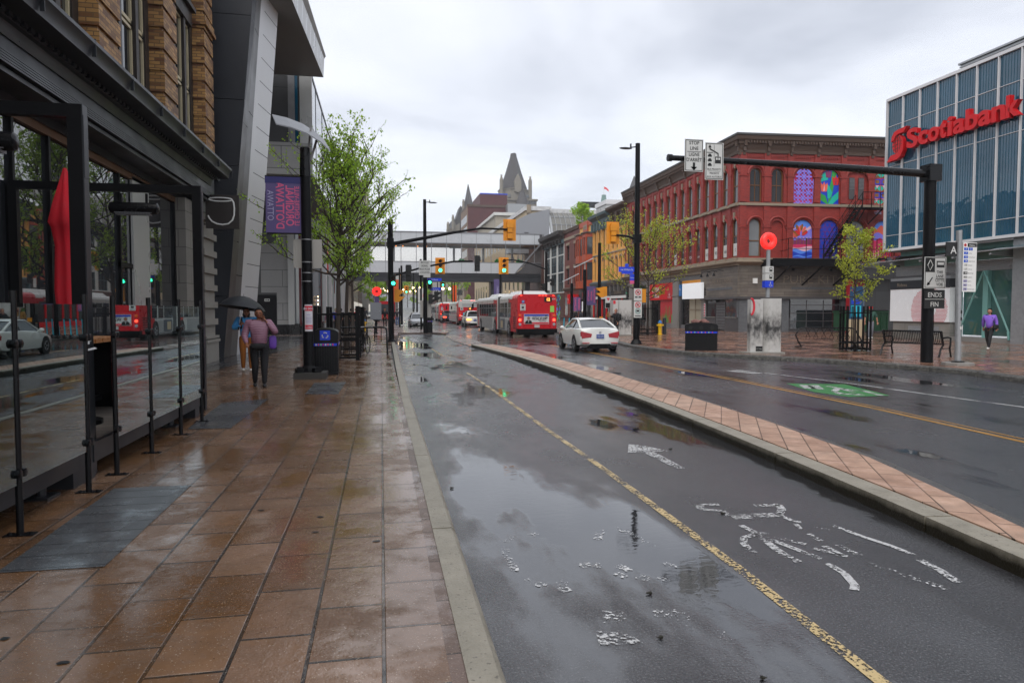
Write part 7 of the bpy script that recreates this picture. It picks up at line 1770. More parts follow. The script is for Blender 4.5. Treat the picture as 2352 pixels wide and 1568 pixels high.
def tree(name, label, loc, H, h0, rad, tr, seed, leaf='spring_leaf', nb=26, ls=.075, dens=1.0, lean=(0, 0), up=.9, group=None, low=None, shape='vase'):
    T = thing(name, label, 'tree', loc, 0, group); rd = random.Random(seed); mb = MB(); lv = MB()
    pts = []; k = 9
    for i in range(k): t = i/(k-1); pts.append(Vector((lean[0]*t**1.5+rd.uniform(-.04, .04)*t*3, lean[1]*t**1.5+rd.uniform(-.04, .04)*t*3, H*.96*t)))
    mb.tube(pts, [tr*(1-.88*(i/(k-1))**.8) for i in range(k)], 8)
    def tp(t): f = t*(k-1); i = min(int(f), k-2); return pts[i].lerp(pts[i+1], f-i)
    lvs, lfs = [], []
    def leafc(p, n, s_):
        for _ in range(n):
            c = p + Vector((rd.gauss(0, s_), rd.gauss(0, s_), rd.gauss(0, s_)*.8-.02)); l = ls*rd.uniform(.6, 1.35)
            a = rd.uniform(0, 6.283); el = rd.uniform(-1.2, .25); d = Vector((math.cos(a)*math.cos(el), math.sin(a)*math.cos(el), math.sin(el))); w = d.cross(Vector((rd.gauss(0, 1), rd.gauss(0, 1), rd.gauss(0, 1)))).normalized()*l*.33
            b_ = len(lvs); q = c+d*l*.5; lvs.extend([c, q-w, c+d*l+Vector((0, 0, -l*.15)), q+w]); lfs.append((b_, b_+1, b_+2, b_+3))
    def branch(p, d, L, r, depth):
        n = 5; P = [p]; dd = d.copy()
        for i in range(n): dd = (dd + Vector((rd.gauss(0, .13), rd.gauss(0, .13), rd.gauss(.06, .10)))).normalized(); P.append(P[-1]+dd*L/n)
        mb.tube(P, [r*(1-.75*i/n) for i in range(n+1)], 5 if depth < 2 else 3, caps=False)
        if depth < 2:
            m = 5 if depth == 0 else 3
            for j in range(m):
                t = rd.uniform(.25, .95); i = min(int(t*n), n-1); q = P[i].lerp(P[i+1], t*n-i); a = rd.uniform(0, 6.283)
                nd = (dd + Vector((math.cos(a), math.sin(a), rd.uniform(-.1, .5)))*.8).normalized(); branch(q, nd, L*rd.uniform(.35, .6), r*.5, depth+1)
        for i in range(1, n+1):
            if depth > 0 or i > 2: leafc(P[i], max(1, int((2.2 if depth else 1.6)*dens*rd.uniform(.4, 1.6))), .05+.03*(2-depth))
    for i in range(nb):
        t = (h0+(H*.93-h0)*(i/(nb-1))**.9)/(H*.96); p = tp(min(t, .99)); a = i*2.4+rd.uniform(-.4, .4); rel = (t*H*.96-h0)/(H-h0)
        prof_ = (1-rel)**.55*(.55+.9*min(1, rel*3)) if shape == 'vase' else (1.05-rel)*(.6+.6*min(1, rel*4))
        L = rad*prof_*rd.uniform(.75, 1.2)+.25; u_ = up*(.6+.9*rel)
        branch(p, Vector((math.cos(a), math.sin(a), u_)).normalized(), L*1.15, tr*.32*(1-.6*rel)+.006, 0)
    if low:
        for p0, d, L in low: branch(tp(p0/H), Vector(d).normalized(), L, tr*.35, 0)
    mb.build('trunk', 'bark', T, smooth=60); me = MB(); me.v = [tuple(v) for v in lvs]; me.f = lfs; me.mi = [0]*len(lfs); me.build('crown', leaf, T); return T
tree('street_tree', 'tall airy bright green tree on the left sidewalk, trunk inside the first black guard', (-1.42, 23.2, SW), 6.6, 2.4, 1.7, .115, 7, lean=(.35, .2), nb=34, dens=1.15, up=1.25, low=[(2.9, (-1, -.15, .22), 2.2), (3.3, (1, .1, .5), 1.9), (3.6, (-.8, -.3, .5), 1.5), (2.7, (.9, -.3, .15), 1.2), (4.2, (1, .2, .9), 2.2)], ls=.085)
tree('street_tree', 'second green tree on the left sidewalk, just behind the tall one', (-1.40, 28.2, SW), 7.0, 2.6, 1.7, .11, 19, nb=24, dens=1.0, up=1.1, lean=(.4, 0), ls=.09)
tree('street_tree', 'third tree in the left sidewalk row, thin trunk farthest from the camera', (-1.45, 36.5, SW), 6.4, 2.6, 1.7, .11, 23, nb=20, dens=.9, ls=.10)
tree('street_tree', 'young yellow green tree in the round black guard beside the bench', (18.45, 24.0, SW), 4.95, 1.95, .80, .055, 31, leaf='yellow_leaf', nb=20, dens=.75, up=.22, ls=.085, shape='cone')
tree('street_tree', 'thinly leafed spreading tree in the guard in front of the red shop sign', (17.45, 43.0, SW), 6.3, 2.3, 2.6, .10, 37, leaf='yellow_leaf', nb=24, dens=.75, up=.8, ls=.12, low=[(2.6, (1, -.2, .25), 3.0), (2.8, (-1, .1, .3), 2.8)])
tree('street_tree', 'green tree standing beyond the footbridge in the middle distance', (10.5, 178, ground_z(178)), 9, 2.5, 3.0, .16, 41, nb=18, dens=1.0, ls=.38)
tree('street_tree', 'hazy tree low on the left beyond the round bridge pier', (-.8, 140, 0), 8, 2.5, 3.5, .2, 43, nb=16, dens=1.2, ls=.4)
tree('roof_tree', 'bushy green tree growing on the roof of the dark red brick building', (28.2, 94, 13.2), 3.1, .3, 1.15, .06, 47, nb=20, dens=1.6, ls=.17, up=1.0)
for i, (x, y) in enumerate([(19.0, 170), (11, 290), (3.0, 360), (14, 430), (0, 480)]):
    tree('street_tree', ['leafy tree on the right beyond the bridge piers', 'green tree halfway up the hill', 'small green tree up the hill in the street centre', 'dark tree high on the hill to the right', 'pale tree at the top of the street'][i], (x, y, ground_z(y)), 9+i, 2.5, 4.5, .2, 60+i, nb=10, dens=.7, ls=.55)

# ================= street furniture =================
def pole(T, p0, p1, r0, r1, name='pole', mat='black_metal', n=14): mb = MB(); mb.cyl(p0, p1, r0, r1, n); return mb.build(name, mat, T, smooth=40)
# left lamp post
Lp = thing('lamp_post', 'black lamp post with purple banner and curved blade top on the left sidewalk', 'lamp post', (-1.70, 16.86, SW))
pole(Lp, (0, 0, .3), (-.02, 0, 4.75), .125, .115, mat='black_metal'); pole(Lp, (-.02, 0, 4.75), (-.02, 0, 5.42), .128, .115, 'sleeve', 'black_gloss')
mb = MB(); mb.box(-.32, .42, -.34, .36, 0, .15); mb.build('footing', 'rough_stone', Lp); mb = MB(); [mb.bc((.2*sx, .2*sy, .2), (.16, .16, .1), rz=.5) for sx in (-1, 1) for sy in (-1, 1)]; mb.lathe([(.2, .15), (.18, .24), (.13, .3)], 12); mb.build('base', 'black_metal', Lp)
mb = MB(); pts = [(-.78, 6.18), (-.45, 6.12), (-.1, 6.0), (.2, 5.82), (.42, 5.62)]
vs = [(x, y, z) for y, dx_ in ((-.3, .16), (.2, 0)) for x, z in [(a+dx_, b_-(.30 if y < 0 else -.04)) for a, b_ in pts]]; vs += [(x, y, z-.03) for x, y, z in vs]
mb.add(vs, [(i, i+1, i+6, i+5) for i in range(4)] + [(i+10, i+15, i+16, i+11) for i in range(4)] + [(i, i+10, i+11, i+1) for i in range(4)] + [(i+5, i+6, i+16, i+15) for i in range(4)]); mb.box(-.8, -.45, -.12, .0, 6.0, 6.04) if 0 else None; mb.build('blade', 'cabinet_grey', Lp)
mb = MB(); mb.tube([(.03, 0, 5.1), (.12, 0, 5.9)], .03, 4); mb.tube([(.1, .05, 5.15), (.26, .1, 5.72)], .035, 4); mb.build('bracket', 'soffit_panel', Lp)
mb = MB(); mb.box(-.92, -.1, -.012, .012, 3.42, 4.72, 0)
mb.M = Matrix.Translation((-.5, -.015, 4.06)) @ Matrix.Rotation(R(90), 4, 'Y')
for tx, sz, zz_, m_ in (('LE CENTRE-VILLE', .15, -.33, 1), ('ORIGINAL', .255, -.135, 1), ("D'OTTAWA", .255, .085, 1)): mb.text(tx, sz, 0, 0, -zz_-.1, m_, sx=-.8, bold=.02, ext=0)
mb.text('OTTAWA', .2, 0, 0, -.38, 2, sx=-.8, ext=0); mb.M = I4
mb.box(-.93, -.09, -.016, .016, 4.58, 4.74, 3); mb.build('banner', ['purple_banner', 'pink_ink', 'lilac_ink', 'navy_banner'], Lp)
mb = MB(); mb.tube([(-.93, 0, 4.74), (0, 0, 4.74)], .02, 5); mb.tube([(-.9, 0, 3.42), (0, 0, 3.42)], .02, 5); mb.build('banner_arm', 'black_metal', Lp)
mb = MB(); mb.box(-.33, .33, .1, .12, 2.62, 3.3); mb.build('sign_back', 'sign_back', Lp)
for z in (2.3, 2.5, 2.75, 3.28): mb = MB(); mb.lathe([(.128, -.01), (.13, .01)], 14, (-.01, 0, z)); mb.build('clamp', 'steel', Lp)
mb = MB(); mb.box(.1, .24, .08, .1, 1.95, 2.52); mb.build('small_sign', 'grey_metal', Lp)
def curved(mb, x0a, x1a, r, z0, z1, m):
    n = 6; vs = []
    for i in range(n+1): a = x0a+(x1a-x0a)*i/n; vs += [(r*math.sin(a), -r*math.cos(a), z0), (r*math.sin(a), -r*math.cos(a), z1)]
    mb.add(vs, [(2*i, 2*i+2, 2*i+3, 2*i+1) for i in range(n)], m)
mb = MB(); curved(mb, -.55, 1.0, .128, 1.12, 1.75, 0); curved(mb, -.5, .95, .130, 1.60, 1.72, 1); curved(mb, -.5, .95, .130, 1.17, 1.27, 1); mb.text('BIG DOG', .07, .02, -.134, 1.63, 0, sx=.75, bold=.02); mb.text('1-1993', .07, .02, -.134, 1.19, 0, sx=.8, bold=.02); curved(mb, -.2, .5, .130, 1.50, 1.52, 2); [curved(mb, -.3, .7, .130, 1.32+k*.04, 1.335+k*.04, 2) for k in range(4)]; mb.build('poster', ['paper', 'paper_red', 'lilac_ink'], Lp)
# litter bins
def bin_(label, loc, rz, w, d, h, arched, group):
    T = thing('litter_bin', label, 'litter bin', loc, rz, group); hh = h*.70
    mb = MB(); mb.box(-w/2+.02, w/2-.02, -d/2+.02, d/2-.02, .04, hh)
    for k in range(int(w/.06)): x = -w/2+.03+k*.06; mb.box(x-.018, x+.018, -d/2, -d/2+.02, .06, hh-.02); mb.box(x-.018, x+.018, d/2-.02, d/2, .06, hh-.02)
    for k in range(int(d/.06)): y = -d/2+.03+k*.06; mb.box(w/2-.02, w/2, y-.018, y+.018, .06, hh-.02); mb.box(-w/2, -w/2+.02, y-.018, y+.018, .06, hh-.02)
    mb.box(-w/2-.01, w/2+.01, -d/2-.01, d/2+.01, 0, .05); mb.build('body', 'bin_black', T)
    mb = MB(); n = 8; prof_ = [(-w/2-.015, hh), (w/2+.015, hh)] + [((w/2+.015)*math.cos(math.pi*i/n)*(1 if 0 < i < n else 1), h*.90+(h*.10)*math.sin(math.pi*i/n)) for i in range(n+1)]; mb.extr(prof_, -d/2-.015, d/2+.015, back=True); mb.build('hood', 'bin_black', T, smooth=40)
    mb = MB()
    for k in range(3): y = -d/2+d*(k+.5)/3; mb.extr(wpoly(y, .15, hh+.1, hh+.25, 'arch'), -w/2-.02, -w/2) if 0 else mb.box(w/2+.012, w/2+.02, y-.07, y+.07, hh+.07, hh+.22); mb.box(-w/2-.02, -w/2-.012, y-.07, y+.07, hh+.07, hh+.22)
    if w > .9:
        for k in range(3): x = -w/2+w*(k+.5)/3; mb.lathe([(.08, -.02), (.08, 0)], 12, (x, -d/2-.01, hh+.12), axis='Y')
    mb.build('openings', 'ink', T)
    mb = MB(); mb.box(-w/2-.018+.03, w/2-.02, -d/2-.02, -d/2-.012, hh-.085, hh-.02, 0); mb.box(w/2+.012, w/2+.02, -d/2+.02, d/2-.02, hh-.085, hh-.02, 0)
    for k in range(8): x = -w/2+.08+k*(w-.16)/8; mb.box(x, x+.035, -d/2-.024, -d/2-.02, hh-.075, hh-.03, 1+k % 4); y = -d/2+.06+k*(d-.1)/8; mb.box(w/2+.02, w/2+.024, y, y+.03, hh-.075, hh-.03, 1+(k+1) % 4)
    mb.build('sticker_band', ['blue_sign', 'sign_white', 'orange_ink', 'sticker_green', 'paper_red'], T)
    if arched:
        mb = MB(); mb.box(-.12, .13, -d/2-.03, -d/2-.015, hh+.06, hh+.30, 0)
        for k in range(3):
            a = R(90+120*k); c = Vector((.005, hh+.18)); pts = [(c.x+.07*math.cos(a+t), -d/2-.034, c.y+.07*math.sin(a+t)) for t in (-.8, -.3, .2)]; mb.tube(pts, .017, 4, 1); e_ = a+.45
            mb.add([(c.x+.045*math.cos(a+.15), -d/2-.036, c.y+.045*math.sin(a+.15)), (c.x+.1*math.cos(a+.15), -d/2-.036, c.y+.1*math.sin(a+.15)), (c.x+.07*math.cos(a+.75), -d/2-.036, c.y+.07*math.sin(a+.75))], [(0, 1, 2), (2, 1, 0)], 1)
        mb.build('recycling_sticker', ['blue_sign', 'sign_white'], T)
    return T
p = G(752, 858, SW); bin_('black recycling litter bin with a blue arrows sticker behind the left lamp post', (-1.40, 18.15, SW), R(2), .62, 1.1, 1.16, True, 'black litter bins')
T = bin_('wide black double litter bin with rubbish on top on the right plaza', (12.75, 25.75, SW), R(-25), 1.25, .75, 1.12, False, 'black litter bins')
Rb = thing('rubbish', 'crumpled brown paper rubbish heaped on the wide black bin', 'rubbish', (12.7, 25.7, SW+1.12)); mb = MB(); r2 = random.Random(1); [mb.ell((r2.uniform(-.25, .25), r2.uniform(-.1, .1), r2.uniform(0, .07)), (.13, .1, .07), 7, 5, fn=lambda p: p*(1+.3*math.sin(p.x*9+p.z*7))) for k in range(7)]; mb.build('bag', 'hijab', Rb)
p = G(981, 764, SW); bin_('tall narrow dark bin behind the median lamp post', (3.3, 49.2, SW), 0, .6, .6, 1.25, False, 'black litter bins')
# square tree guards on the left, round ones on the right
def guard_sq(label, loc, w=1.3, d=1.5, h=1.75):
    T = thing('tree_guard', label, 'tree guard', loc, 0, 'tree guards')
    for x in (-w/2, w/2):
        for y in (-d/2, d/2): mb = MB(); mb.box(x-.06, x+.06, y-.06, y+.06, 0, h); mb.build('post', 'black_metal', T)
    for z in (.06, .62, 1.45):
        mb = MB()
        for y in (-d/2, d/2): mb.box(-w/2, w/2, y-.03, y+.03, z, z+.06)
        for x in (-w/2, w/2): mb.box(x-.03, x+.03, -d/2, d/2, z, z+.06)
        mb.build('rail', 'black_metal', T)
    mb = MB()
    for k in range(1, 5): [mb.cyl((-w/2+w*k/5, y, .1), (-w/2+w*k/5, y, 1.45), .012, n=5) for y in (-d/2, d/2)]; [mb.cyl((x, -d/2+d*k/5, .1), (x, -d/2+d*k/5, 1.45), .012, n=5) for x in (-w/2, w/2)]
    mb.build('bars', 'black_metal', T)
guard_sq('square black guard with thick posts around the first left tree', (-1.40, 23.3, SW)); guard_sq('square black guard around the second left tree', (-1.38, 28.2, SW))
def guard_rd(label, loc, r, h, n=16, loop=True):
    T = thing('tree_guard', label, 'tree guard', loc, 0, 'tree guards'); mb = MB()
    for k in range(n): a = 2*math.pi*k/n; mb.bc((r*math.cos(a), r*math.sin(a), h/2+.03), (.035, .035, h-.02*(k % 2)), rz=a)
    mb.build('bars', 'black_metal', T); mb = MB()
    for z in (.08, .32, h*.85): mb = MB(); mb.lathe([(r+.03, z), (r+.03, z+.045), (r-.03, z+.045), (r-.03, z), (r+.03, z)], 24); mb.build('hoop', 'black_metal', T)
guard_rd('round black bar guard around the young tree beside the bench', (18.45, 24.0, SW), .56, 1.75, 18); guard_rd('round black bar guard around the tree in front of the red shop', (17.45, 43.0, SW), .66, 2.0, 20)
# left bike rail and bicycle
Rk = thing('bike_rail', 'black tubular rail with short bars beside the left signal pole', 'rail', (0, 0, SW))
mb = MB(); mb.tube([(.22, 25.2, 0), (.20, 25.25, .86), (.17, 25.4, .96), (.05, 26, .98), (-.9, 26, .98), (-1.5, 25.6, .98)], .035, 8); mb.build('top_rail', 'black_gloss', Rk, smooth=50)
mb = MB(); [mb.cyl((x, 26.0, .45), (x, 26.0, .97), .018, n=6) for x in (-.8, -.5, -.25, 0)]; mb.build('bars', 'black_gloss', Rk)
def bike(label, loc, rz, frame='black_metal', group=None):
    T = thing('bicycle', label, 'bicycle', loc, rz, group)
    for y in (-.52, .52):
        mb = MB(); mb.tube([(0, y+.33*math.cos(t*math.pi/10), .34+.33*math.sin(t*math.pi/10)) for t in range(21)], .02, 6, caps=False); w = mb.build('wheel', 'rubber', T); mb = MB(); [mb.tube([(0, y, .34), (0, y+.32*math.cos(k*math.pi/6), .34+.32*math.sin(k*math.pi/6))], .003, 3) for k in range(12)]; mb.build('spokes', 'steel', w)
    mb = MB(); A, B_, Cc, Dd, E_ = (0, -.52, .34), (0, -.08, .30), (0, -.22, .78), (0, .34, .82), (0, .52, .34)
    for a, b_ in ((A, B_), (A, Cc), (B_, Cc), (B_, Dd), (Cc, Dd), (Dd, E_), (Cc, (0, -.24, .92)), (Dd, (0, .32, .98))): mb.tube([a, b_], .018, 6)
    mb.build('frame', frame, T); mb = MB(); mb.ell((0, -.26, .94), (.07, .13, .035), 8, 6); mb.build('saddle', 'black_cloth', T)
    mb = MB(); mb.tube([(-.28, .2, 1.0), (-.1, .34, 1.0), (.1, .34, 1.0), (.28, .2, 1.0)], .014, 5); mb.build('handlebar', 'steel', T); mb = MB(); mb.tube([(0, -.08, .30), (.1, -.08, .30), (.1, .03, .18), (.17, .03, .18)], .012, 5); mb.lathe([(.09, 0), (.09, .01)], 12, (.03, -.08, .30), axis='X'); mb.build('crank', 'steel', T); return T
bike('dark bicycle leaning on the black rail beside the tree guard', (-.62, 25.5, SW), R(-14))
# signals
def signal(T, x, y, z, back=True, facing=True, n=3, lit=2, col='signal_yellow', plate=True, s=1.0, lamp='green_lamp', rz=0):
    """signal head; facing: lamps towards the camera (-y), otherwise its plain back"""
    M_ = Matrix.Translation((x, y, z)) @ Matrix.Rotation(rz, 4, 'Z') @ Matrix.Scale(s, 4); mb = MB(); mb.M = M_
    if plate: mb.extr([(-.31, -.52), (.31, -.52), (.31, .52), (-.31, .52)], .04, .06, back=True)
    mb.box(-.14, .14, .06 if not facing else -.12, .3 if not facing else .04, -.45, .45) if n == 3 else mb.box(-.14, .14, -.12, .1, -.32, .32)
    if not facing: [mb.box(-.12, .12, -.10, .04, -.42+k*.3, -.16+k*.3) for k in range(3)]; mb.box(-.16, .16, -.12, .04, .1, .36)
    o = mb.build('signal_head', col, T)
    if facing:
        zs_ = [.29, 0, -.29] if n == 3 else [.15, -.15]; zs_ = zs_[-n:] if n == 3 else zs_
        for i, zz_ in enumerate(zs_):
            mb = MB(); mb.M = M_; mb.lathe([(.105 if n == 3 else .1, -.13), (0, -.15)], 12, (0, 0, zz_), axis='Y'); mb.build('lens', lamp if i == lit else 'lens_off', o)
            mb = MB(); mb.M = M_; m_ = 8; v = []
            for j in range(m_+1): a = math.pi*j/m_-.0; v += [(.13*math.cos(a), -.12, zz_+.13*math.sin(a)), (.13*math.cos(a), -.30, zz_+.13*math.sin(a)-.01)]
            mb.add(v, [(2*j, 2*j+1, 2*j+3, 2*j+2) for j in range(m_)]); mb.build('visor', 'signal_visor' if col != 'signal_yellow' else 'signal_yellow', o)
    return o
def side_signal(T, x, y, z, col='signal_yellow', s=1.0, side=1):
    mb = MB(); mb.M = Matrix.Translation((x, y, z)) @ Matrix.Scale(s, 4); mb.box(-.12, .12, -.14, .14, -.32, .32)
    for zz_ in (.16, -.16): mb.add([(side*.12, -.14, zz_+.14), (side*.12, .14, zz_+.14), (side*.42, .14, zz_+.1), (side*.42, -.14, zz_+.1), (side*.12, -.14, zz_-.14), (side*.12, .14, zz_-.14)], [(0, 1, 2, 3), (0, 3, 4), (1, 5, 2), (3, 2, 5, 4)])
    mb.build('signal_head', col, T)
Sg = thing('signal_pole', 'black traffic signal pole at the left kerb with a long arm and bicycle signals', 'traffic signal', (.5, 35.3, SW))
pole(Sg, (0, 0, 0), (0, 0, 6.2), .155, .13); mb = MB(); mb.lathe([(.28, 0), (.26, .05), (.17, .12)], 10); mb.build('base', 'black_metal', Sg)
mb = MB(); mb.tube([(0, 0, 4.95), (1.5, 0, 5.25), (3.2, 0, 5.6), (4.6, 0, 5.85), (6.3, 0, 5.82)], [.1, .09, .07, .055, .05], 8); mb.bc((0, 0, 5.0), (.34, .3, .5)); mb.build('mast_arm', 'black_metal', Sg, smooth=40)
signal(Sg, 6.15, 0, 5.8, facing=False, s=1.08)
mb = MB(); mb.tube([(0, 0, 3.3), (.6, 0, 3.5), (1.6, 0, 3.8), (3.2, 0, 4.12), (4.2, 0, 4.15)], .05, 8); mb.build('arm', 'black_metal', Sg, smooth=40)
signal(Sg, .12, -.25, 3.1, n=2, lit=1, col='ink', plate=False, s=.9); signal(Sg, .9, .0, 3.5, col='ink', plate=False, facing=False, s=.95); signal(Sg, 4.45, 0, 4.05, col='ink', plate=False, facing=False, s=.9)
side_signal(Sg, .3, .1, 2.35)
mb = MB(); mb.box(1.42, 2.0, -.1, -.08, 3.4, 4.15, 0)
for k, tx in enumerate(('BICYCLE', 'SIGNAL', 'FEUX POUR', 'CYCLISTES')): mb.text(tx, .13, 1.71, -.105, 4.0-k*.17, 1, sx=.78, bold=.01)
mb.build('bicycle_sign', ['sign_white', 'ink'], Sg)
Md = thing('lamp_post', 'tall grey black street lamp post on the median with signal boxes', 'lamp post', (3.05, 48.2, SW))
pole(Md, (0, 0, 0), (0, 0, 9.3), .15, .11); mb = MB(); mb.tube([(0, 0, 9.1), (.4, 0, 9.15)], .03, 5); mb.ell((.55, 0, 9.1), (.32, .12, .05), 10, 6); mb.cyl((.35, 0, 9.15), (.35, 0, 9.28), .04, n=6); mb.build('lamp', 'dark_metal', Md)
mb = MB(); mb.box(-.16, .32, -.2, .1, 4.3, 5.15) if 0 else mb.box(-.12, .36, -.2, .15, 3.9, 4.65); mb.build('cabinet', 'sign_white', Md)
signal(Md, .3, -.2, 3.4, n=2, lit=0, col='ink', plate=False); side_signal(Md, .35, 0, 2.4, 'ink'); side_signal(Md, .75, 0, 2.6, 'ink')
mb = MB(); mb.box(-.35, .42, .1, .13, 1.1, 2.3); mb.build('sign_back', 'sign_back', Md)
mb = MB(); mb.box(.15, 1.15, -.02, .02, 3.65, 3.85, 0); mb.text('William', .16, .65, -.03, 3.69, 1); mb.box(.3, 1.1, -.02, .02, 3.0, 3.2, 0); mb.text('Rideau', .15, .75, -.03, 3.03, 1); mb.build('street_sign', ['blue_sign', 'sign_white'], Md)
Pr = thing('signal_pole', 'dark signal pole behind the bus with an arm carrying a lit green signal', 'traffic signal', (13.9, 57, SW))
pole(Pr, (0, 0, 0), (0, 0, 6.6), .13, .1); mb = MB(); mb.tube([(0, 0, 5.1), (-1.4, 0, 5.6), (-2.8, 0, 5.85), (-3.6, 0, 5.85)], .06, 6); mb.build('mast_arm', 'black_metal', Pr); signal(Pr, -3.7, -.1, 5.35, s=1.35)
side_signal(Pr, -.2, 0, 2.9, 'ink', 1.1, -1); side_signal(Pr, -.2, 0, 3.9-.3, 'ink', .9, -1); side_signal(Pr, .6, 0, 4.0, 'ink', 1, -1); mb = MB(); mb.box(.1, .3, -.15, -.13, 3.3, 4.0); mb.build('plate', 'sign_white', Pr)
Yg = thing('signal_pole', 'far signal with yellow backplate lit green, hung between the two median poles', 'traffic signal', (4.9, 57.5, 0))
mb = MB(); mb.tube([(0, .1, 5.6), (-1.6, .1, 5.3)], .05, 6); mb.cyl((-1.6, .1, 0), (-1.6, .1, 6), .08); mb.build('pole', 'black_metal', Yg); signal(Yg, 0, 0, 5.45, s=1.3)
# right lamp and signal pole
Pl = thing('lamp_post', 'tall black lamp and signal pole on the right corner with street name signs', 'lamp post', (11.95, 30.85, SW))
pole(Pl, (0, 0, 0), (0, 0, 9.45), .15, .11, n=12); mb = MB(); mb.lathe([(.30, 0), (.28, .06), (.18, .22)], 8); mb.build('base', 'black_metal', Pl)
mb = MB(); mb.tube([(0, 0, 9.3), (-.35, 0, 9.25)], .03, 5); mb.ell((-.6, 0, 9.2), (.33, .13, .05), 10, 6); mb.cyl((-.35, 0, 9.25), (-.35, 0, 9.42), .04, n=6); mb.build('lamp', 'dark_metal', Pl)
mb = MB(); mb.tube([(0, 0, 4.95), (-.45, 0, 5.1), (-1.1, 0, 5.15)], .05, 6); mb.bc((0, 0, 5.0), (.34, .3, .4)); mb.build('mast_arm', 'black_metal', Pl); signal(Pl, -1.17, .05, 5.25, facing=False, s=1.0)
side_signal(Pl, .34, .1, 2.3, side=-1); 
mb = MB(); mb.box(-.9, -.12, -.02, .02, 3.42, 3.66, 0); mb.box(-.75, -.2, -.02, .02, 3.33, 3.42, 0); mb.lathe([(.09, -.02), (.09, .02)], 12, (-.5, 0, 3.73), axis='Y', m=0); mb.text('rue William St.', .125, -.5, -.025, 3.49, 1, bold=.005, sx=.85); mb.build('street_sign', ['blue_sign', 'sign_white'], Pl)
mb = MB(); mb.box(-.34, -.12, -.02, .02, 3.02, 3.32, 0); mb.box(-.34, -.12, -.021, .02, 2.86, 3.02, 2); mb.text('Rideau', .07, -.23, -.025, 3.13, 1); mb.build('street_sign', ['blue_sign', 'sign_white', 'pink_ink'], Pl)
def prohibit(mb, x, z, r, y, bus=False):
    mb.tube([(x+r*math.cos(t*math.pi/8), y, z+r*math.sin(t*math.pi/8)) for t in range(17)], r*.16, 4, 1); mb.tube([(x-r*.7, y, z+r*.7), (x+r*.7, y, z-r*.7)], r*.14, 4, 1)
    mb.box(x-r*.4, x+r*.4, y-.002, y+.004, z-r*.3, z+r*.3, 2)
mb = MB(); mb.box(-.2, .2, -.18, -.165, 2.06, 2.64, 0); prohibit(mb, 0, 2.46, .12, -.185); mb.box(-.15, -.02, -.187, -.18, 2.2, 2.26, 2); mb.box(.03, .15, -.187, -.18, 2.2, 2.26, 2); mb.build('parking_sign', ['sign_white', 'paper_red', 'ink'], Pl)
mb = MB(); mb.box(-.2, .2, -.18, -.165, 1.26, 2.03, 0); prohibit(mb, 0, 1.87, .12, -.185); mb.tube([(.12*math.cos(t*math.pi/8), -.185, 1.58+.12*math.sin(t*math.pi/8)) for t in range(17)], .018, 4, 3); mb.box(-.07, .07, -.187, -.18, 1.54, 1.62, 2); mb.box(-.15, .15, -.187, -.18, 1.32, 1.36, 2); mb.build('bus_parking_sign', ['sign_white', 'paper_red', 'ink', 'teal_paint'], Pl)
# mast arm pole at right
Ma = thing('mast_arm_pole', 'thick black pole at right with a long arm across the plaza carrying road signs', 'mast arm', (16.62, 18.34, SW))
pole(Ma, (0, 0, 0), (-.05, 0, 5.95), .175, .165, n=18); mb = MB(); mb.tube([(-.05, 0, 5.78), (-3.2, 0, 5.86), (-6.3, 0, 5.9), (-8.55, 0, 5.92)], [.12, .105, .085, .075], 12); mb.cyl((-8.62, 0, 5.92), (-8.5, 0, 5.92), .1, .1, 12); mb.build('mast_arm', 'black_gloss', Ma, smooth=40)
mb = MB(); mb.bc((-.03, 0, 5.8), (.42, .42, .5)); [mb.ell((-.25, -.1, 5.62+k*.12), (.03, .03, .03), 6, 4) for k in range(4)]; mb.build('bracket', 'black_gloss', Ma)
def board(mb, x, z, w, h, y, m0=0, m1=1, b=.018):
    mb.box(x-w/2, x+w/2, y, y+.015, z-h/2, z+h/2, m0)
    for a in ((x-w/2+.02, x-w/2+.02+b, z-h/2+.02, z+h/2-.02), (x+w/2-.02-b, x+w/2-.02, z-h/2+.02, z+h/2-.02), (x-w/2+.02, x+w/2-.02, z-h/2+.02, z-h/2+.02+b), (x-w/2+.02, x+w/2-.02, z+h/2-.02-b, z+h/2-.02)): mb.box(a[0], a[1], y-.003, y, a[2], a[3], m1)
def parrow(mb, x, z, L, y, m=1, up=-1, w=.035): mb.box(x-w, x+w, y-.004, y, min(z, z+up*L*.6), max(z, z+up*L*.6), m); mb.add([(x-w*2.8, y-.004, z+up*L*.55), (x+w*2.8, y-.004, z+up*L*.55), (x, y-.004, z+up*L)], [(0, 1, 2), (2, 1, 0)], m)
mb = MB(); sx_, sz_, y = -7.90, 5.98, -.16; board(mb, sx_, sz_, .56, .90, y)
for k, tx in enumerate(('STOP', 'LINE')): mb.text(tx, .135, sx_, y-.005, sz_+.30-k*.15, 1, sx=.95, bold=.012)
mb.box(sx_-.21, sx_+.21, y-.004, y, sz_+.095, sz_+.108, 1)
for k, tx in enumerate(('LIGNE', "D'ARRÊT")): mb.text(tx, .135, sx_, y-.005, sz_-.02-k*.15, 1, sx=.88, bold=.012)
parrow(mb, sx_, sz_-.20, .22, y); mb.build('stop_line_sign', ['sign_white', 'ink'], Ma)
mb = MB(); sx_, sz_ = -7.28, 5.84; board(mb, sx_, sz_, .56, 1.04, y)
mb.tube([(sx_+.11, y-.004, sz_+.14), (sx_+.11, y-.004, sz_+.22), (sx_-.14, y-.004, sz_+.34), (sx_-.14, y-.004, sz_+.40)], .018, 4, 1); mb.add([(sx_-.19, y-.005, sz_+.38), (sx_-.09, y-.005, sz_+.38), (sx_-.14, y-.005, sz_+.47)], [(0, 1, 2)], 1)
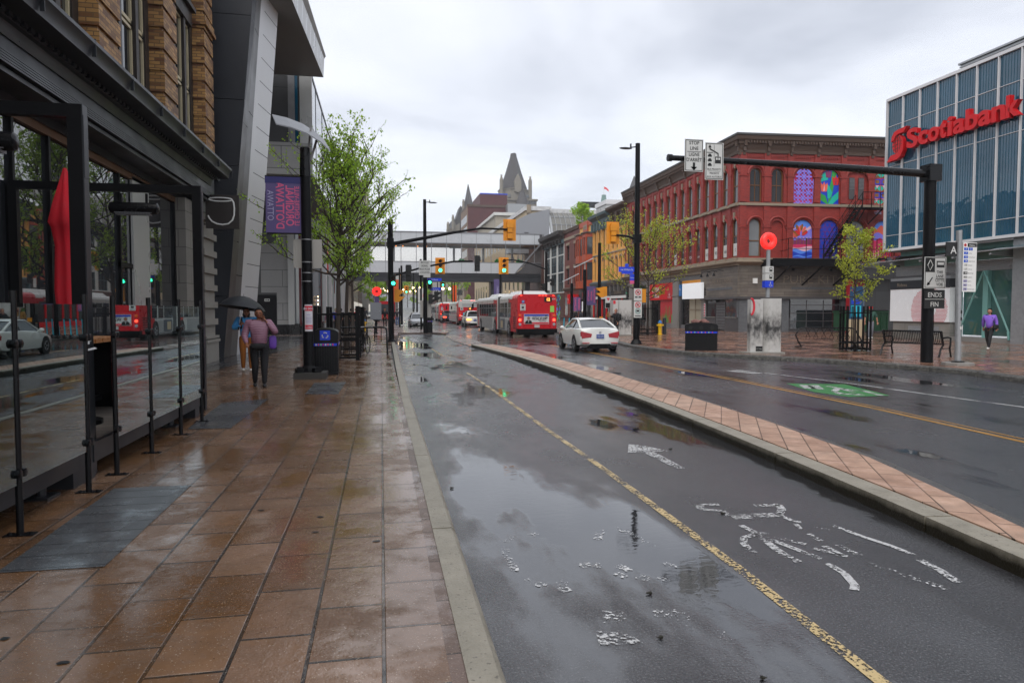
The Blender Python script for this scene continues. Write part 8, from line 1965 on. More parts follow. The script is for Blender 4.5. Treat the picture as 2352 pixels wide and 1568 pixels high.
mb.box(sx_-.23, sx_-.05, y-.004, y, sz_+.23, sz_+.25, 1)
for k in range(3): mb.box(sx_-.2, sx_-.08, y-.004, y, sz_+.12-k*.13, sz_+.17-k*.13, 1); mb.box(sx_-.18, sx_-.1, y-.004, y, sz_+.17-k*.13, sz_+.205-k*.13, 1)
for k in range(3): mb.box(sx_-.012, sx_-.004, y-.004, y, sz_-.15+k*.22, sz_+.02+k*.22, 1)
mb.box(sx_+.02, sx_+.2, y-.004, y, sz_-.06, sz_+.13, 1); mb.box(sx_+.045, sx_+.1, y-.006, y, sz_+.04, sz_+.10, 0); mb.box(sx_+.12, sx_+.175, y-.006, y, sz_+.04, sz_+.10, 0)
mb.text('BUS PRIORITY', .072, sx_, y-.005, sz_-.25, 1, sx=.95, bold=.01); mb.box(sx_-.18, sx_+.18, y-.004, y, sz_-.285, sz_-.277, 1); mb.text('PRIORITÉ', .072, sx_, y-.005, sz_-.365, 1, sx=.95, bold=.01); mb.text('AUX AUTOBUS', .072, sx_, y-.005, sz_-.46, 1, sx=.9, bold=.01); mb.build('bus_priority_sign', ['sign_white', 'ink'], Ma)
y = -.2; mb = MB(); board(mb, .04, 2.76, .76, .96, y); mb.box(-.32, .02, y-.004, y, 2.78, 3.2, 1)
mb.tube([(-.15, y-.006, 3.15), (-.06, y-.006, 2.99), (-.15, y-.006, 2.83), (-.24, y-.006, 2.99), (-.15, y-.006, 3.15)], .014, 4, 0); mb.box(.08, .36, y-.004, y, 2.92, 3.12, 1); mb.box(.11, .33, y-.006, y, 3.0, 3.08, 0)
for k, tx in enumerate(('THIS', 'LANE', 'CETTE', 'VOIE')): mb.text(tx, .12, .2, y-.005, 2.74-k*.125, 1, sx=.9, bold=.01)
mb.box(.05, .36, y-.004, y, 2.578, 2.587, 1); mb.tube([(-.06, y-.004, 2.62), (-.18, y-.004, 2.45)], .016, 4, 1); mb.add([(-.26, y-.005, 2.36), (-.22, y-.005, 2.48), (-.13, y-.005, 2.41)], [(0, 2, 1), (0, 1, 2)], 1); mb.build('lane_sign', ['sign_white', 'ink'], Ma)
mb = MB(); mb.box(-.32, .4, y, y+.015, 1.67, 2.24, 1); mb.text('ENDS', .2, .04, y-.004, 2.02, 0, bold=.012); mb.box(-.3, .38, y-.003, y, 1.945, 1.96, 0); mb.text('FIN', .2, .04, y-.004, 1.73, 0, bold=.012); mb.build('ends_sign', ['sign_white', 'ink'], Ma)
# bus stop
Bs = thing('bus_stop', 'grey steel bus stop post with a black letter plate and a white route list', 'bus stop', (16.73, 17.29, SW))
pole(Bs, (0, 0, .12), (-.08, 0, 3.95), .085, .08, mat='galv'); mb = MB(); mb.lathe([(.42, 0), (.42, .07), (.40, .08), (0, .08)], 8); mb.build('footing', 'concrete', Bs); mb = MB(); mb.lathe([(.17, .08), (.17, .11), (.1, .13)], 8); mb.build('base_plate', 'iron', Bs)
mb = MB(); mb.box(-.52, -.14, -.015, .015, 3.2, 3.6, 0); mb.text('A', .3, -.27, -.02, 3.27, 1, bold=.015); mb.build('letter_plate', ['ink', 'sign_white'], Bs)
mb = MB(); mb.box(.06, .53, -.015, .015, 2.16, 3.6, 0); mb.box(.21, .52, -.018, -.015, 3.47, 3.58, 1); mb.text('Rideau', .07, .36, -.02, 3.5, 0); mb.lathe([(.045, -.018), (.045, -.015)], 12, (.13, 0, 3.525), axis='Y', m=2); mb.lathe([(.02, -.022), (0, -.022)], 8, (.13, 0, 3.525), axis='Y', m=0)
for k, (n_, m_, tx) in enumerate((('5', 3, ''), ('7', 3, 'Carleton'), ('12', 3, "Tunney's Pasture"), ('14', 3, "Tunney's Pasture"), ('15', 4, 'Parliament'), ('17', 4, 'Parlement'), ('18', 1, 'Billings Bridge'), ('450', 4, 'Lansdowne'), ('57', 5, 'Bayshore'), ('61', 5, 'Terry Fox'), ('75', 5, 'Barrhaven Centre'))):
    z = 3.37-k*.117; mb.box(.09, .225, -.018, -.015, z, z+.08, m_); mb.text(n_, .075, .157, -.021, z+.015, 1 if m_ in (4, 5) else 0, bold=.005); mb.text(tx, .042, .24, -.018, z+.02, 1, align='LEFT', sx=.8) if tx else (mb.box(.25, .385, -.018, -.015, z, z+.08, 3), mb.text('6', .075, .317, -.021, z+.015, 0))
mb.build('route_list', ['white_paint', 'ink', 'paper_red', 'route_blue', 'sign_white', 'lilac_ink'], Bs)
mb = MB(); [curved(mb, -.9, .3, .088, z, z+.09, m_) for z, m_ in ((1.52, 0), (1.32, 0), (1.05, 1))]; mb.build('stickers', ['ink', 'sign_white'], Bs)
mb = MB(); mb.add([(0, 0, .005), (.2, .02, .01), (.36, -.02, .005), (.3, -.06, .005), (.1, -.05, .005)], [(0, 4, 3, 2, 1)]); tag(mb.build('tape_scrap', 'tape_pink', loc=(17.15, 17.1, SW)), 'scrap of pink red tape on the bricks beside the bus stop footing', 'litter')
# O totem
Ot = thing('station_totem', 'station marker with a glowing red ring on a grey post above a photo clad pillar', 'totem', (14.25, 23.4, SW))
mb = MB(); mb.tube([(.34*0, 0, 0)], .1) if 0 else None
r0, r1 = .215, .135; n, k = 28, 10; vs = []; 
for i in range(n):
    a = 2*math.pi*i/n
    for j in range(k): b_ = 2*math.pi*j/k; rr_ = r0+r1*.0; q = .205+.125*math.cos(b_); vs.append((q*math.cos(a), .10*math.sin(b_)*1.2, 4.19+q*math.sin(a)))
mb.add(vs, [(i*k+j, ((i+1) % n)*k+j, ((i+1) % n)*k+(j+1) % k, i*k+(j+1) % k) for i in range(n) for j in range(k)]); mb.build('red_ring', 'red_glow', Ot, smooth=180)
mb = MB(); mb.box(-.06, .06, -.04, .04, 2.1, 3.92); mb.build('post', 'galv', Ot)
for z, m_, ic in ((3.0, 'sign_white', 0), (2.73, 'sign_white', 1), (2.46, 'blue_sign', 2)):
    mb = MB(); mb.box(-.17, .17, -.1, .1, z, z+.25, 0)
    if ic < 2: mb.box(.0, .12, -.105, -.1, z+.06, z+.2, 1); mb.box(.02, .10, -.108, -.105, z+.13, z+.18, 0)
    else: mb.ell((.05, -.103, z+.19), (.02, .004, .02), 6, 4, 1); mb.tube([(.05, -.104, z+.17), (.05, -.104, z+.11), (.1, -.104, z+.10), (.12, -.104, z+.05)], .008, 4, 1); mb.tube([(.05+.05*math.cos(t), -.104, z+.09+.05*math.sin(t)) for t in [R(130+25*q) for q in range(9)]], .007, 4, 1)
    mb.build('symbol_box', [m_, 'ink' if ic < 2 else 'sign_white'], Ot)
def photo_mat():
    m, t, b, o = base('photo_print'); v = vec(t, 'Object', (1.6, 1.6, 1)); sp = N(t, 'ShaderNodeSeparateXYZ'); t.links.new(vec(t), sp.inputs[0])
    f = noise(t, v, 4, 6, .65); k = math_(t, 'ADD', math_(t, 'MULTIPLY', f, 1.1), math_(t, 'ABSOLUTE', math_(t, 'MULTIPLY', math_(t, 'SUBTRACT', sp.outputs[2], .95), .55)))
    t.links.new(ramp(t, k, [(.50, (.03,.03,.03)), (.62, (.16,.155,.15)), (.85, (.42,.41,.39)), (1, (.5,.49,.47))]), b.inputs['Base Color']); b.inputs['Roughness'].default_value = .3; return m
DEFS['photo_print'] = photo_mat
mb = MB(); mb.box(-.74, -.24, -.12, .12, .05, 2.02, 0); mb.build('photo_panel', ['photo_print'], Ot)
mb = MB(); mb.lathe([(.31, .05), (.31, 2.05)], 20, (.08, 0, 0)); mb.box(.08, .39, -.31, -.2, .05, 2.05); mb.build('photo_pillar', 'photo_print', Ot, smooth=30)
mb = MB(); mb.box(-.9, .5, -.42, .42, 0, .06); mb.build('base', 'stone', Ot)
mb = MB(); mb.tube([(-.74+.12*math.cos(t), -.125, 1.75+.3*math.sin(t)) for t in [R(-90+20*q) for q in range(10)]], .045, 4, 0); mb.build('red_curve', 'paper_red', Ot)
mb = MB(); mb.box(-.52, -.25, -.13, -.12, .09, .27, 0); mb.text('OC Transpo', .05, -.385, -.132, .16, 1, bold=.01, sx=.9); mb.build('logo_plate', ['ink', 'sign_white'], Ot)
O2 = thing('information_pillar', 'small photo clad pillar left of the tall right signal pole', 'pillar', (15.1, 40.9, SW)); mb = MB(); mb.box(-.9, -.55, -.3, .3, .1, 2.25, 0); mb.box(-.52, .3, -.3, .3, .1, 2.25, 0); mb.build('panels', 'photo_print', O2); mb = MB(); mb.box(-1.1, .45, -.4, .4, 0, .1); mb.build('base', 'stone', O2); mb = MB(); mb.box(-.9, -.75, -.31, -.3, 2.0, 2.22); mb.build('red_tab', 'paper_red', O2)
# bench
Bn = thing('bench', 'black slatted metal bench seen from behind, beside the thick pole', 'bench', (18.55, 21.1, SW), R(-68))
mb = MB(); n = 34
for k in range(n): x = -.95+1.9*k/(n-1); mb.tube([(x, .05, .45), (x, -.04, .52), (x, -.14, .86)], .013, 4)
mb.tube([(-1, -.15, .88), (1, -.15, .88)], .03, 6); mb.tube([(-1, .05, .44), (1, .05, .44)], .02, 6); mb.build('backrest', 'black_gloss', Bn)
mb = MB(); [mb.box(-.97, .97, .06+k*.07, .10+k*.07, .43, .45) for k in range(6)]; mb.build('seat', 'black_gloss', Bn)
for x in (-1, 1): mb = MB(); mb.tube([(x, -.28, 0), (x, -.16, .3), (x, .0, .42), (x, -.16, .9)], .032, 6); mb.tube([(x, .55, 0), (x, .45, .3), (x, .5, .42), (x, .5, .65), (x, .3, .68), (x, -.05, .66)], .03, 6); mb.tube([(x, -.16, .3), (x, .45, .3)], .018, 5); mb.build('leg', 'black_gloss', Bn, smooth=50)
# long bike rack on the plaza
Kr = thing('bike_rack', 'long black bent tube bike rack with hanging loops on the plaza', 'bike rack', (18.75, 26.2, SW), R(-20))
mb = MB(); mb.tube([(-1.15, .45, .03), (-1.0, .0, .05), (-1.15, 0, .3), (-1.25, 0, .55), (-1.1, 0, .82), (-.9, 0, .86), (1.0, 0, .86), (1.15, 0, .8), (1.4, 0, .35), (1.42, 0, .08), (1.2, .4, .04)], .03, 8); mb.build('frame', 'black_gloss', Kr, smooth=60)
for k in range(6): x = -.75+k*.32; mb = MB(); mb.tube([(x-.1, 0, .85), (x+.1, 0, .45), (x+.03, 0, .34), (x-.08, 0, .38), (x-.06, 0, .5), (x+.14, 0, .85)], .013, 5); mb.build('loop', 'black_gloss', Kr)
# bollard, hydrants, cabinet
Bo = thing('bollard', 'short dark grey bollard between the yellow hydrant and the black doorway', 'bollard', (18.9, 43.6, SW)); mb = MB(); mb.lathe([(.13, 0), (.13, .95), (.11, 1.02), (.13, 1.03), (.13, 1.08), (0, 1.12)], 14); mb.build('post', 'dark_metal', Bo, smooth=35)
def hydrant(label, loc):
    T = thing('fire_hydrant', label, 'hydrant', loc, 0, 'yellow fire hydrants'); mb = MB(); mb.lathe([(.17, 0), (.17, .06), (.12, .07), (.12, .55), (.15, .56), (.15, .62), (.12, .63), (.12, .75)], 12); mb.cyl((-.25, 0, .62), (.25, 0, .62), .06); mb.cyl((0, 0, .6), (0, -.2, .6), .07); mb.build('body', 'hydrant_yellow', T, smooth=40); mb = MB(); mb.lathe([(.14, .75), (.13, .85), (.06, .92), (.03, .95), (0, .96)], 12); mb.build('cap', 'hydrant_blue', T, smooth=40)
hydrant('yellow hydrant with a blue cap beside the right tree guard', (18.15, 42.6, SW)); hydrant('yellow hydrant with a blue cap behind the left bicycle', (-1.32, 55, SW))
Cb = thing('control_cabinet', 'grey metal control cabinet on a black post left of the signal pole', 'cabinet', (-.35, 48.8, SW)); mb = MB(); mb.box(-.38, .38, -.2, .2, .95, 2.15); mb.build('box', 'cabinet_grey', Cb); mb = MB(); mb.box(-.34, .3, -.215, -.2, 1.0, 2.1); d_ = mb.build('door', 'cabinet_grey', Cb); mb = MB(); mb.box(.22, .25, -.235, -.215, 1.45, 1.6); mb.build('handle', 'steel', d_); mb = MB(); mb.cyl((0, 0, 0), (0, 0, .85), .09); mb.lathe([(.09, .82), (.25, .95)], 10); mb.lathe([(.16, 0), (.16, .05)], 10); mb.build('stand', 'black_metal', Cb)
Ro = thing('station_marker', 'distant glowing red round station marker near the bridge pier', 'marker', (-.45, 78, SW)); mb = MB(); mb.lathe([(.52, -.08), (.52, .08)], 24, (0, 0, 3.7), axis='Y'); mb.build('disc', 'red_glow', Ro); mb = MB(); mb.box(-.25, .25, -.05, .05, 2.2, 3.1, 0); mb.box(-.06, .06, -.04, .04, 0, 3.3, 1); mb.build('post', ['purple_banner', 'dark_metal'], Ro); mb = MB(); mb.lathe([(.16, -.09), (.16, -.08)], 14, (0, 0, 3.7), axis='Y'); mb.build('centre', 'red_sign', Ro)
# banner posts along the street
def banner_post(label, x, y, h, txt, mat='purple_banner', ink='pink_ink', side=1, blade=True, bw=.75, bh=1.5, vert=True, r=.13):
    T = thing('banner_post', label, 'banner post', (x, y, SW), 0, 'street banner posts'); pole(T, (0, 0, 0), (0, 0, h), r, r*.85)
    mb = MB(); xa, xb_ = (r, r+bw) if side > 0 else (-r-bw, -r); zt_ = h-1.1; mb.box(xa, xb_, -.01, .01, zt_-bh, zt_, 0)
    lines = txt.split('|'); mb.M = Matrix.Translation(((xa+xb_)/2, -.014, zt_-bh/2)) @ Matrix.Rotation(R(-90), 4, 'Y')
    for k, tx in enumerate(lines): mb.text(tx, min(.3, bw/len(lines)*.8), 0, 0, (len(lines)/2-k-.85)*bw/len(lines), 1, ext=0, bold=.02, sx=.85)
    mb.M = I4; mb.build('banner', [mat, ink], T)
    if blade: mb = MB(); mb.add([(-.75, -.15, h+.1), (-.2, -.15, h+.35), (.6, -.15, h+.75), (.6, .2, h+.8), (-.2, .2, h+.4), (-.75, .2, h+.15), (-.2, 0, h+.28)], [(0, 1, 4, 5), (1, 2, 3, 4), (5, 4, 1, 0), (4, 3, 2, 1)]); mb.tube([(0, 0, h-.1), (0, 0, h+.45)], .04, 5); mb.build('blade', 'pale_panel', T)
banner_post('dark post with a purple downtown banner and white blade, left of the yellow buildings', 13.3, 43.7, 4.3, "OTTAWA'S|ORIGINAL|DOWNTOWN", bh=1.25, bw=.62)
banner_post('farther dark post with a purple banner beside the bus', 14.9, 52.5, 3.75, "OTTAWA'S|ORIGINAL", bh=1.1, bw=.6)
Dk = thing('signal_pole', 'plain dark pole with yellow sideways signals left of the people by the red doors', 'traffic signal', (13.75, 42.0, SW)); pole(Dk, (0, 0, 0), (0, 0, 5.9), .12, .1); side_signal(Dk, .15, 0, 2.75, side=-1); side_signal(Dk, .42, .2, 2.8, side=-1); mb = MB(); mb.box(-.02, .2, -.16, -.12, .98, 1.2); mb.build('push_button', 'signal_yellow', Dk)
mb = MB(); mb.tube([(.75, 0, 0), (.62, 0, 1.95)], .03, 5, 0); mb.box(.4, .78, -.03, -.01, 1.75, 2.5, 1); mb.box(.42, .76, -.035, -.03, 1.77, 2.08, 2); mb.add([(.47, -.036, 2.4), (.71, -.036, 2.4), (.59, -.036, 2.2)], [(0, 2, 1)], 3); mb.build('route_sign', ['galv', 'sign_white', 'ink', 'paper_red'], Dk)
banner_post('left banner post with a white centre banner near the bridge pier', 2.3, 78, 6.6, 'RIDEAU|CENTRE', 'sign_white', 'ink', -1, False, .9, 2.6); banner_post('slim post with a purple Rideau banner hanging before the bridge girder', 12.9, 74, 6.1, 'RIDEAU', side=-1, blade=False, bw=.6, bh=2.4, ink='lilac_ink')
banner_post('distant post with a white centre banner beyond the buses', 10.8, 125, 8.2, 'Rideau|centre', 'sign_white', 'ink', -1, False, 1.4, 3.4); banner_post('distant post with an orange figure banner beyond the buses', 13.5, 132, 7.5, ' ', 'orange_ink', 'ink', 1, False, .8, 3.2); banner_post('distant post left with white and orange banner', 7.8, 150, 7.5, 'Rideau', 'sign_white', 'orange_ink', 1, False, 1.4, 3.2)
banner_post('near left slim post with an orange figure banner beside the signal pole', 1.75, 66, 5.6, ' ', 'orange_ink', 'ink', -1, False, .5, 2.0, r=.08)
for i, (x, y, h) in enumerate([(4.3, 92, 6.2), (9.9, 122, 7.2), (7.0, 138, 6.3), (12.5, 118, 7.0)]):
    T = thing('signal_pole', ['far signal pole left of the buses under the bridge', 'far signal pole above the black suv', 'small far signal above the road centre', 'far signal pole beside the right bridge piers'][i], 'traffic signal', (x, y, 0), 0, 'far traffic signals'); pole(T, (0, 0, 0), (0, 0, h+.5), .1, .08, n=6); mb = MB(); mb.tube([(0, 0, h-.3), (-2.0, 0, h)], .06, 4); mb.build('mast_arm', 'black_metal', T); signal(T, -2.0, -.1, h-.5, s=1.5)
# paired globe street lamps up the hill
proto = None
for i, (x, y) in enumerate([(8.2, 160), (15.5, 165), (5.2, 185), (12.2, 200), (3.0, 215), (10.4, 230), (-1.2, 200), (7.6, 262), (13.0, 270), (2.4, 280), (5.4, 330), (9.5, 345), (.6, 350), (6.2, 420)]):
    lab = 'distant street lamp with two glowing warm globes beyond the footbridge'
    if proto is None:
        proto = thing('street_lamp', lab, 'street lamp', (x, y, ground_z(y)), 0, 'glowing globe lamps beyond the footbridge'); pole(proto, (0, 0, 0), (0, 0, 6.6), .1, .08, n=6); mb = MB(); mb.tube([(-.8, 0, 6.6), (.8, 0, 6.6)], .05, 4); mb.build('cross_arm', 'dark_metal', proto)
        for s_ in (-1, 1): mb = MB(); mb.ell((s_*.8, 0, 6.85), (.3, .3, .32), 8, 6); mb.build('globe', 'warm_lamp', proto)
    else: copy_tree(proto, None, loc=(x, y, ground_z(y)), label=lab+', number %d counted by distance' % (i+1) if 0 else None)
# scooters in a row
proto = None
for i in range(7):
    x, y = 11.9+.42*i, 42.9+.25*i
    lab = ['grey parked scooter nearest the bus corner with an aqua stem', 'parked scooter second from the bus', 'parked scooter third from the bus', 'red stemmed parked scooter in the row behind the white coupe', 'fifth parked scooter in the row behind the white coupe', 'sixth parked scooter in the row behind the white coupe', 'last parked scooter near the dark pole'][i]
    if proto is None:
        proto = thing('scooter', lab, 'scooter', (x, y, SW), R(20), 'parked scooters behind the coupe'); mb = MB(); mb.tube([(0, .45, .12), (0, .38, 1.1)], .04, 6); mb.build('stem', 'aqua', proto); mb = MB(); mb.tube([(-.25, .36, 1.12), (.25, .36, 1.12)], .02, 5); mb.build('handlebar', 'black_metal', proto); mb = MB(); mb.box(-.08, .08, -.5, .4, .1, .15); mb.build('deck', 'grey_metal', proto)
        for yy in (-.5, .48): mb = MB(); mb.lathe([(.11, -.03), (.11, .03)], 10, (0, yy, .11), axis='X'); mb.build('wheel', 'rubber', proto)
    else:
        c = copy_tree(proto, None, loc=(x, y, SW), label=lab)
# bike hoops on the right
for i, (x, y) in enumerate([(14.9, 44.2), (16.0, 43.9)]):
    T = thing('bike_hoop', ['black bike hoop beside the man in the tan jacket', 'black bike hoop left of the small photo pillar'][i], 'bike hoop', (x, y, SW), R(10), 'bike hoops on the right plaza'); mb = MB(); mb.tube([(-.5, 0, 0), (-.5, 0, .95), (.7, 0, .95), (.7, 0, 0)], .035, 6); mb.build('hoop', 'black_metal', T)
# small litter on the road
for i, (u, v, la) in enumerate([(1492, 1364, 'small dark wet leaf left of the yellow line near the bottom'), (1517, 1466, 'small dark leaf at the bottom beside the painted block'), (1752, 1560, 'small dark blob of litter at the very bottom of the frame'), (1037, 1122, 'tiny pebble in the puddle by the left kerb'), (1660, 1180, 'tiny dark leaf by the bicycle marking'), (1540, 1032, 'tiny dark leaf near the arrow tip')]):
    p = G(u, v, 0); mb = MB(); mb.ell((0, 0, .006), (.02, .014, .008), 6, 4, fn=lambda q: q*(1+.4*math.sin(q.x*5+i))); tag(mb.build('leaf', 'leaf_litter', loc=(p.x, p.y, .004)), la, 'leaf')
for i, (u, v, la) in enumerate([(145, 1522, 'black gum spot on the paving at the lower left'), (10, 1467, 'black gum spot at the left edge of the paving'), (735, 1187, 'small gum spot on the paving in the middle of the sidewalk'), (725, 1222, 'small gum spot just below the other one on the sidewalk'), (600, 1172, 'tiny gum spot left of centre on the sidewalk'), (865, 1243, 'tiny gum spot near the long straight joint')]):
    p = G(u, v, SW); mb = MB(); r2 = random.Random(i); mb.add([(.028*r2.uniform(.6, 1.2)*math.cos(t*.7), .02*r2.uniform(.6, 1.2)*math.sin(t*.7), 0) for t in range(9)], [tuple(range(9))]); tag(mb.build('gum_spot', 'ink', loc=(p.x, p.y, SW+.004)), la, 'gum spot')
# ================= people =================
def puffer():
    m, t, b, o = base('mauve_puffer'); v = vec(t); w = N(t, 'ShaderNodeTexWave', Scale=6.5, Distortion=4.0, Detail=2.0); w.bands_direction = 'Z'; t.links.new(v, w.inputs['Vector'])
    t.links.new(mix(t, w.outputs[1], (0.235,0.11,0.155), (0.28,0.14,0.20)), b.inputs['Base Color']); b.inputs['Roughness'].default_value = .5; t.links.new(bump(t, w.outputs[1], .3, .012), b.inputs['Normal']); return m
DEFS['mauve_puffer'] = puffer
def skin(nodes, edges, sub=1):
    me = bpy.data.meshes.new('s'); me.from_pydata([n[:3] for n in nodes], edges, []); bm = bmesh.new(); bm.from_mesh(me); L = bm.verts.layers.skin.verify(); bm.verts.ensure_lookup_table()
    for v, n in zip(bm.verts, nodes): r = n[3]; v[L].radius = (r, r) if not isinstance(r, tuple) else r; v[L].use_root = v.index == 0
    bm.to_mesh(me); bm.free(); o = bpy.data.objects.new('s', me); COL.objects.link(o); o.modifiers.new('k', 'SKIN').use_smooth_shade = True; o.modifiers.new('u', 'SUBSURF').levels = sub
    dg = bpy.context.evaluated_depsgraph_get(); e_ = o.evaluated_get(dg); m2 = e_.to_mesh(); r = ([tuple(v.co) for v in m2.vertices], [tuple(p.vertices) for p in m2.polygons]); e_.to_mesh_clear(); bpy.data.objects.remove(o); bpy.data.meshes.remove(me); return r
def person(label, loc, rz, h, top, pants, shoe, skinm='skin', hair='hair_black', le=(.27, .02, 1.14), lw=(.29, -.06, .88), re=(-.27, .02, 1.14), rw=(-.29, -.06, .88), lk=(.1, -.03, .49), la=(.1, .0, .08), rk=(-.1, -.03, .49), ra=(-.1, .0, .08), fat=1.0, style='short', extra=None, sleeves=True, group=None, headrot=0, hood=False):
    T = thing('person', label, 'person', loc, rz, group); k = h/1.7; S = Matrix.Scale(k, 4); f = fat
    P = [(0, 0, .93), (0, .01, 1.10), (0, 0, 1.30), (0, .0, 1.44), (0, -.01, 1.52), (.17*f, .01, 1.39), le, lw, (-.17*f, .01, 1.39), re, rw, (.09*f, 0, .88), lk, la, (-.09*f, 0, .88), rk, ra]
    RB = [.12, .11, .12, .05, .05, .055, .042, .028, .055, .042, .028, .085, .055, .04, .085, .055, .04]; E_ = [(0, 1), (1, 2), (2, 3), (3, 4), (2, 5), (5, 6), (6, 7), (2, 8), (8, 9), (9, 10), (0, 11), (11, 12), (12, 13), (0, 14), (14, 15), (15, 16)]
    def part(ids, R_, name, mat, par=T, mb0=None, mats=None):
        mp = {j: i for i, j in enumerate(ids)}; vs, fs = skin([tuple(P[j])+(r,) for j, r in zip(ids, R_)], [(mp[a], mp[b_]) for a, b_ in E_ if a in mp and b_ in mp]); mb = mb0 or MB(); mb.M = S; mb.add(vs, fs, 0); return mb.build(name, mats or mat, par, smooth=180)
    mb = MB(); mb.M = S; HC = (0, -.02, 1.60); C_ = math.cos(headrot)
    def hf(p):
        q = Vector(p); 
        if q.z < 0: q.x *= 1-.28*-q.z; q.y *= 1-.1*-q.z
        return q
    mb.M = S @ Matrix.Translation(HC) @ Matrix.Rotation(headrot, 4, 'Z'); mb.ell((0, 0, 0), (.075, .095, .115), 16, 12, 0, hf)
    mb.add([(-.014, -.088, -.03), (.014, -.088, -.03), (0, -.115, -.025), (0, -.088, .02)], [(0, 2, 3), (1, 3, 2), (0, 1, 2)], 0)
    for sx in (-1, 1): mb.ell((sx*.03, -.085, .008), (.014, .008, .008), 8, 5, 1); mb.box(min(sx*.015, sx*.048), max(sx*.015, sx*.048), -.096, -.08, .026, .033, 2); mb.ell((sx*.077, 0, -.005), (.012, .02, .03), 6, 5, 0)
    mb.ell((0, -.082, -.06), (.026, .009, .010), 8, 5, 3)
    for wv, el in ((lw, le), (rw, re)):
        mb.M = S; w = Vector(wv); d = (w-Vector(el)).normalized(); a = d.cross(Vector((0, 1, 0)));  a = a.normalized() if a.length > .1 else Vector((1, 0, 0)); c = d.cross(a)
        mb.tube([w, w+d*.04, w+d*.085], [.027, .036, .030], 8, 0, flat=.6)
        for i, l in enumerate((.062, .075, .08, .07)): q = w+d*.08+a*(.027-.018*i); mb.tube([q, q+d*l*.5+c*.008, q+d*l*.85+c*.03], [.0095, .0085, .006], 5, 0)
        q = w+d*.03+a*.03; mb.tube([q, q+a*.03+d*.025, q+a*.035+d*.055+c*.01], [.012, .010, .007], 5, 0)
    part(range(17), RB, 'body', None, T, mb, [skinm, 'eye', hair, 'lips'])
    P[0] = (0, 0, .85); RT = [.155*f, .14*f, .15*f, .06, 0, .085*f, .062*f, .045, .085*f, .062*f, .045]; ids = [0, 1, 2, 3, 5, 6, 7, 8, 9, 10] if sleeves else [0, 1, 2, 3, 5, 6, 8, 9]; P2 = list(P); P2[0] = (0, 0, .93)
    if sleeves: P[7] = tuple(Vector(le).lerp(Vector(lw), .93)); P[10] = tuple(Vector(re).lerp(Vector(rw), .93))
    part(ids, [RT[i] for i in ids], 'jacket' if sleeves else 'shirt', top); P = P2
    P[0] = (0, 0, .95); P[13] = (la[0], la[1], la[2]-.02); P[16] = (ra[0], ra[1], ra[2]-.02); part([0, 11, 12, 13, 14, 15, 16], [.10*f, .092*f, .066*f, .05, .092*f, .066*f, .05], 'trousers', pants)
    for a in (la, ra): mb = MB(); mb.M = S @ Matrix.Translation((a[0], a[1], a[2]-.08)); mb.ell((0, -.06, .04), (.045, .13, .045), 10, 6, 0, lambda p: Vector((p.x, p.y, max(p.z, -.75)))); mb.build('shoe', shoe, T, smooth=60)
    mb = MB(); mb.M = S @ Matrix.Translation(HC) @ Matrix.Rotation(headrot, 4, 'Z')
    def cap(p): return Vector((p.x, max(p.y, -.12) if p.z < .38 else p.y, p.z))
    if style == 'hijab': mb.ell((0, .012, -.01), (.10, .10, .14), 14, 9, fn=lambda p: Vector((p.x, max(p.y, -.62 if p.z > .4 else -.35), p.z))); mb.tube([(0, .0, -.08), (0, .0, -.2)], [.08, .13], 12)
    else:
        mb.ell((0, .012, .022), (.090, .112, .118), 14, 10, fn=cap)
        if style == 'long': mb.tube([(0, .06, .03), (0, .10, -.1), (.02, .12, -.3)], [.06, .05, .02], 8)
        if style == 'bob': mb.ell((0, .035, -.06), (.10, .08, .11), 12, 8)
    mb.build('hair' if style != 'hijab' else 'headscarf', hair, T, smooth=180)
    if extra: extra(T, S)
    return T
def bx_(T, S, name, mat, x0, x1, y0, y1, z0, z1): mb = MB(); mb.M = S; mb.ell(((x0+x1)/2, (y0+y1)/2, (z0+z1)/2), ((x1-x0)/2, (y1-y0)/2, (z1-z0)/2), 12, 8, fn=lambda p: Vector([math.copysign(abs(q)**.55, q) for q in p])); mb.build(name, mat, T, smooth=60)
def ex1(T, S): bx_(T, S, 'waist_bag', 'black_cloth', -.17, .14, -.20, -.10, .84, .96); bx_(T, S, 'purple_bag', 'purple_bag', .20, .36, -.02, .12, .82, 1.12); bx_(T, S, 'phone', 'ink', .095, .115, -.08, -.01, 1.50, 1.64)
p = G(597, 888, SW)
person('woman in a mauve quilted jacket on her phone, walking along the left sidewalk', (p.x, p.y, SW), R(8), 1.64, 'mauve_puffer', 'black_cloth', 'black_shoe', 'skin_dark', le=(.36, -.10, 1.16), lw=(.15, -.10, 1.44), re=(-.30, -.02, 1.12), rw=(-.24, -.26, .95), lk=(.10, -.05, .49), la=(.10, -.10, .08), rk=(-.09, -.02, .49), ra=(-.10, .10, .08), fat=1.28, style='long', extra=ex1)
p = G(570, 852, SW)
def ex2(T, S): bx_(T, S, 'backpack_strap', 'black_cloth', -.17, -.10, -.15, -.08, 1.15, 1.45)
person('person in light blue hoodie and rust trousers holding the umbrella', (p.x-.02, p.y, SW), R(10), 1.66, 'blue_hoodie', 'rust_pants', 'white_shoe', hair='hair_brown', re=(-.33, -.03, 1.15), rw=(-.14, -.22, 1.27), le=(.26, .0, 1.13), fat=1.25, style='bob', la=(.1, -.08, .08), ra=(-.1, .06, .08), extra=ex2)
Um = thing('umbrella', 'dark navy open umbrella tilted over the person in the blue hoodie', 'umbrella', (p.x-.17, p.y-.22, SW+1.18), R(0)); Um.rotation_euler = (R(-6), R(8), 0)
mb = MB(); n = 8; pr = [(0, .82), (.2, .79), (.38, .71), (.52, .60), (.60, .50)]; v = [(0, 0, .82)]
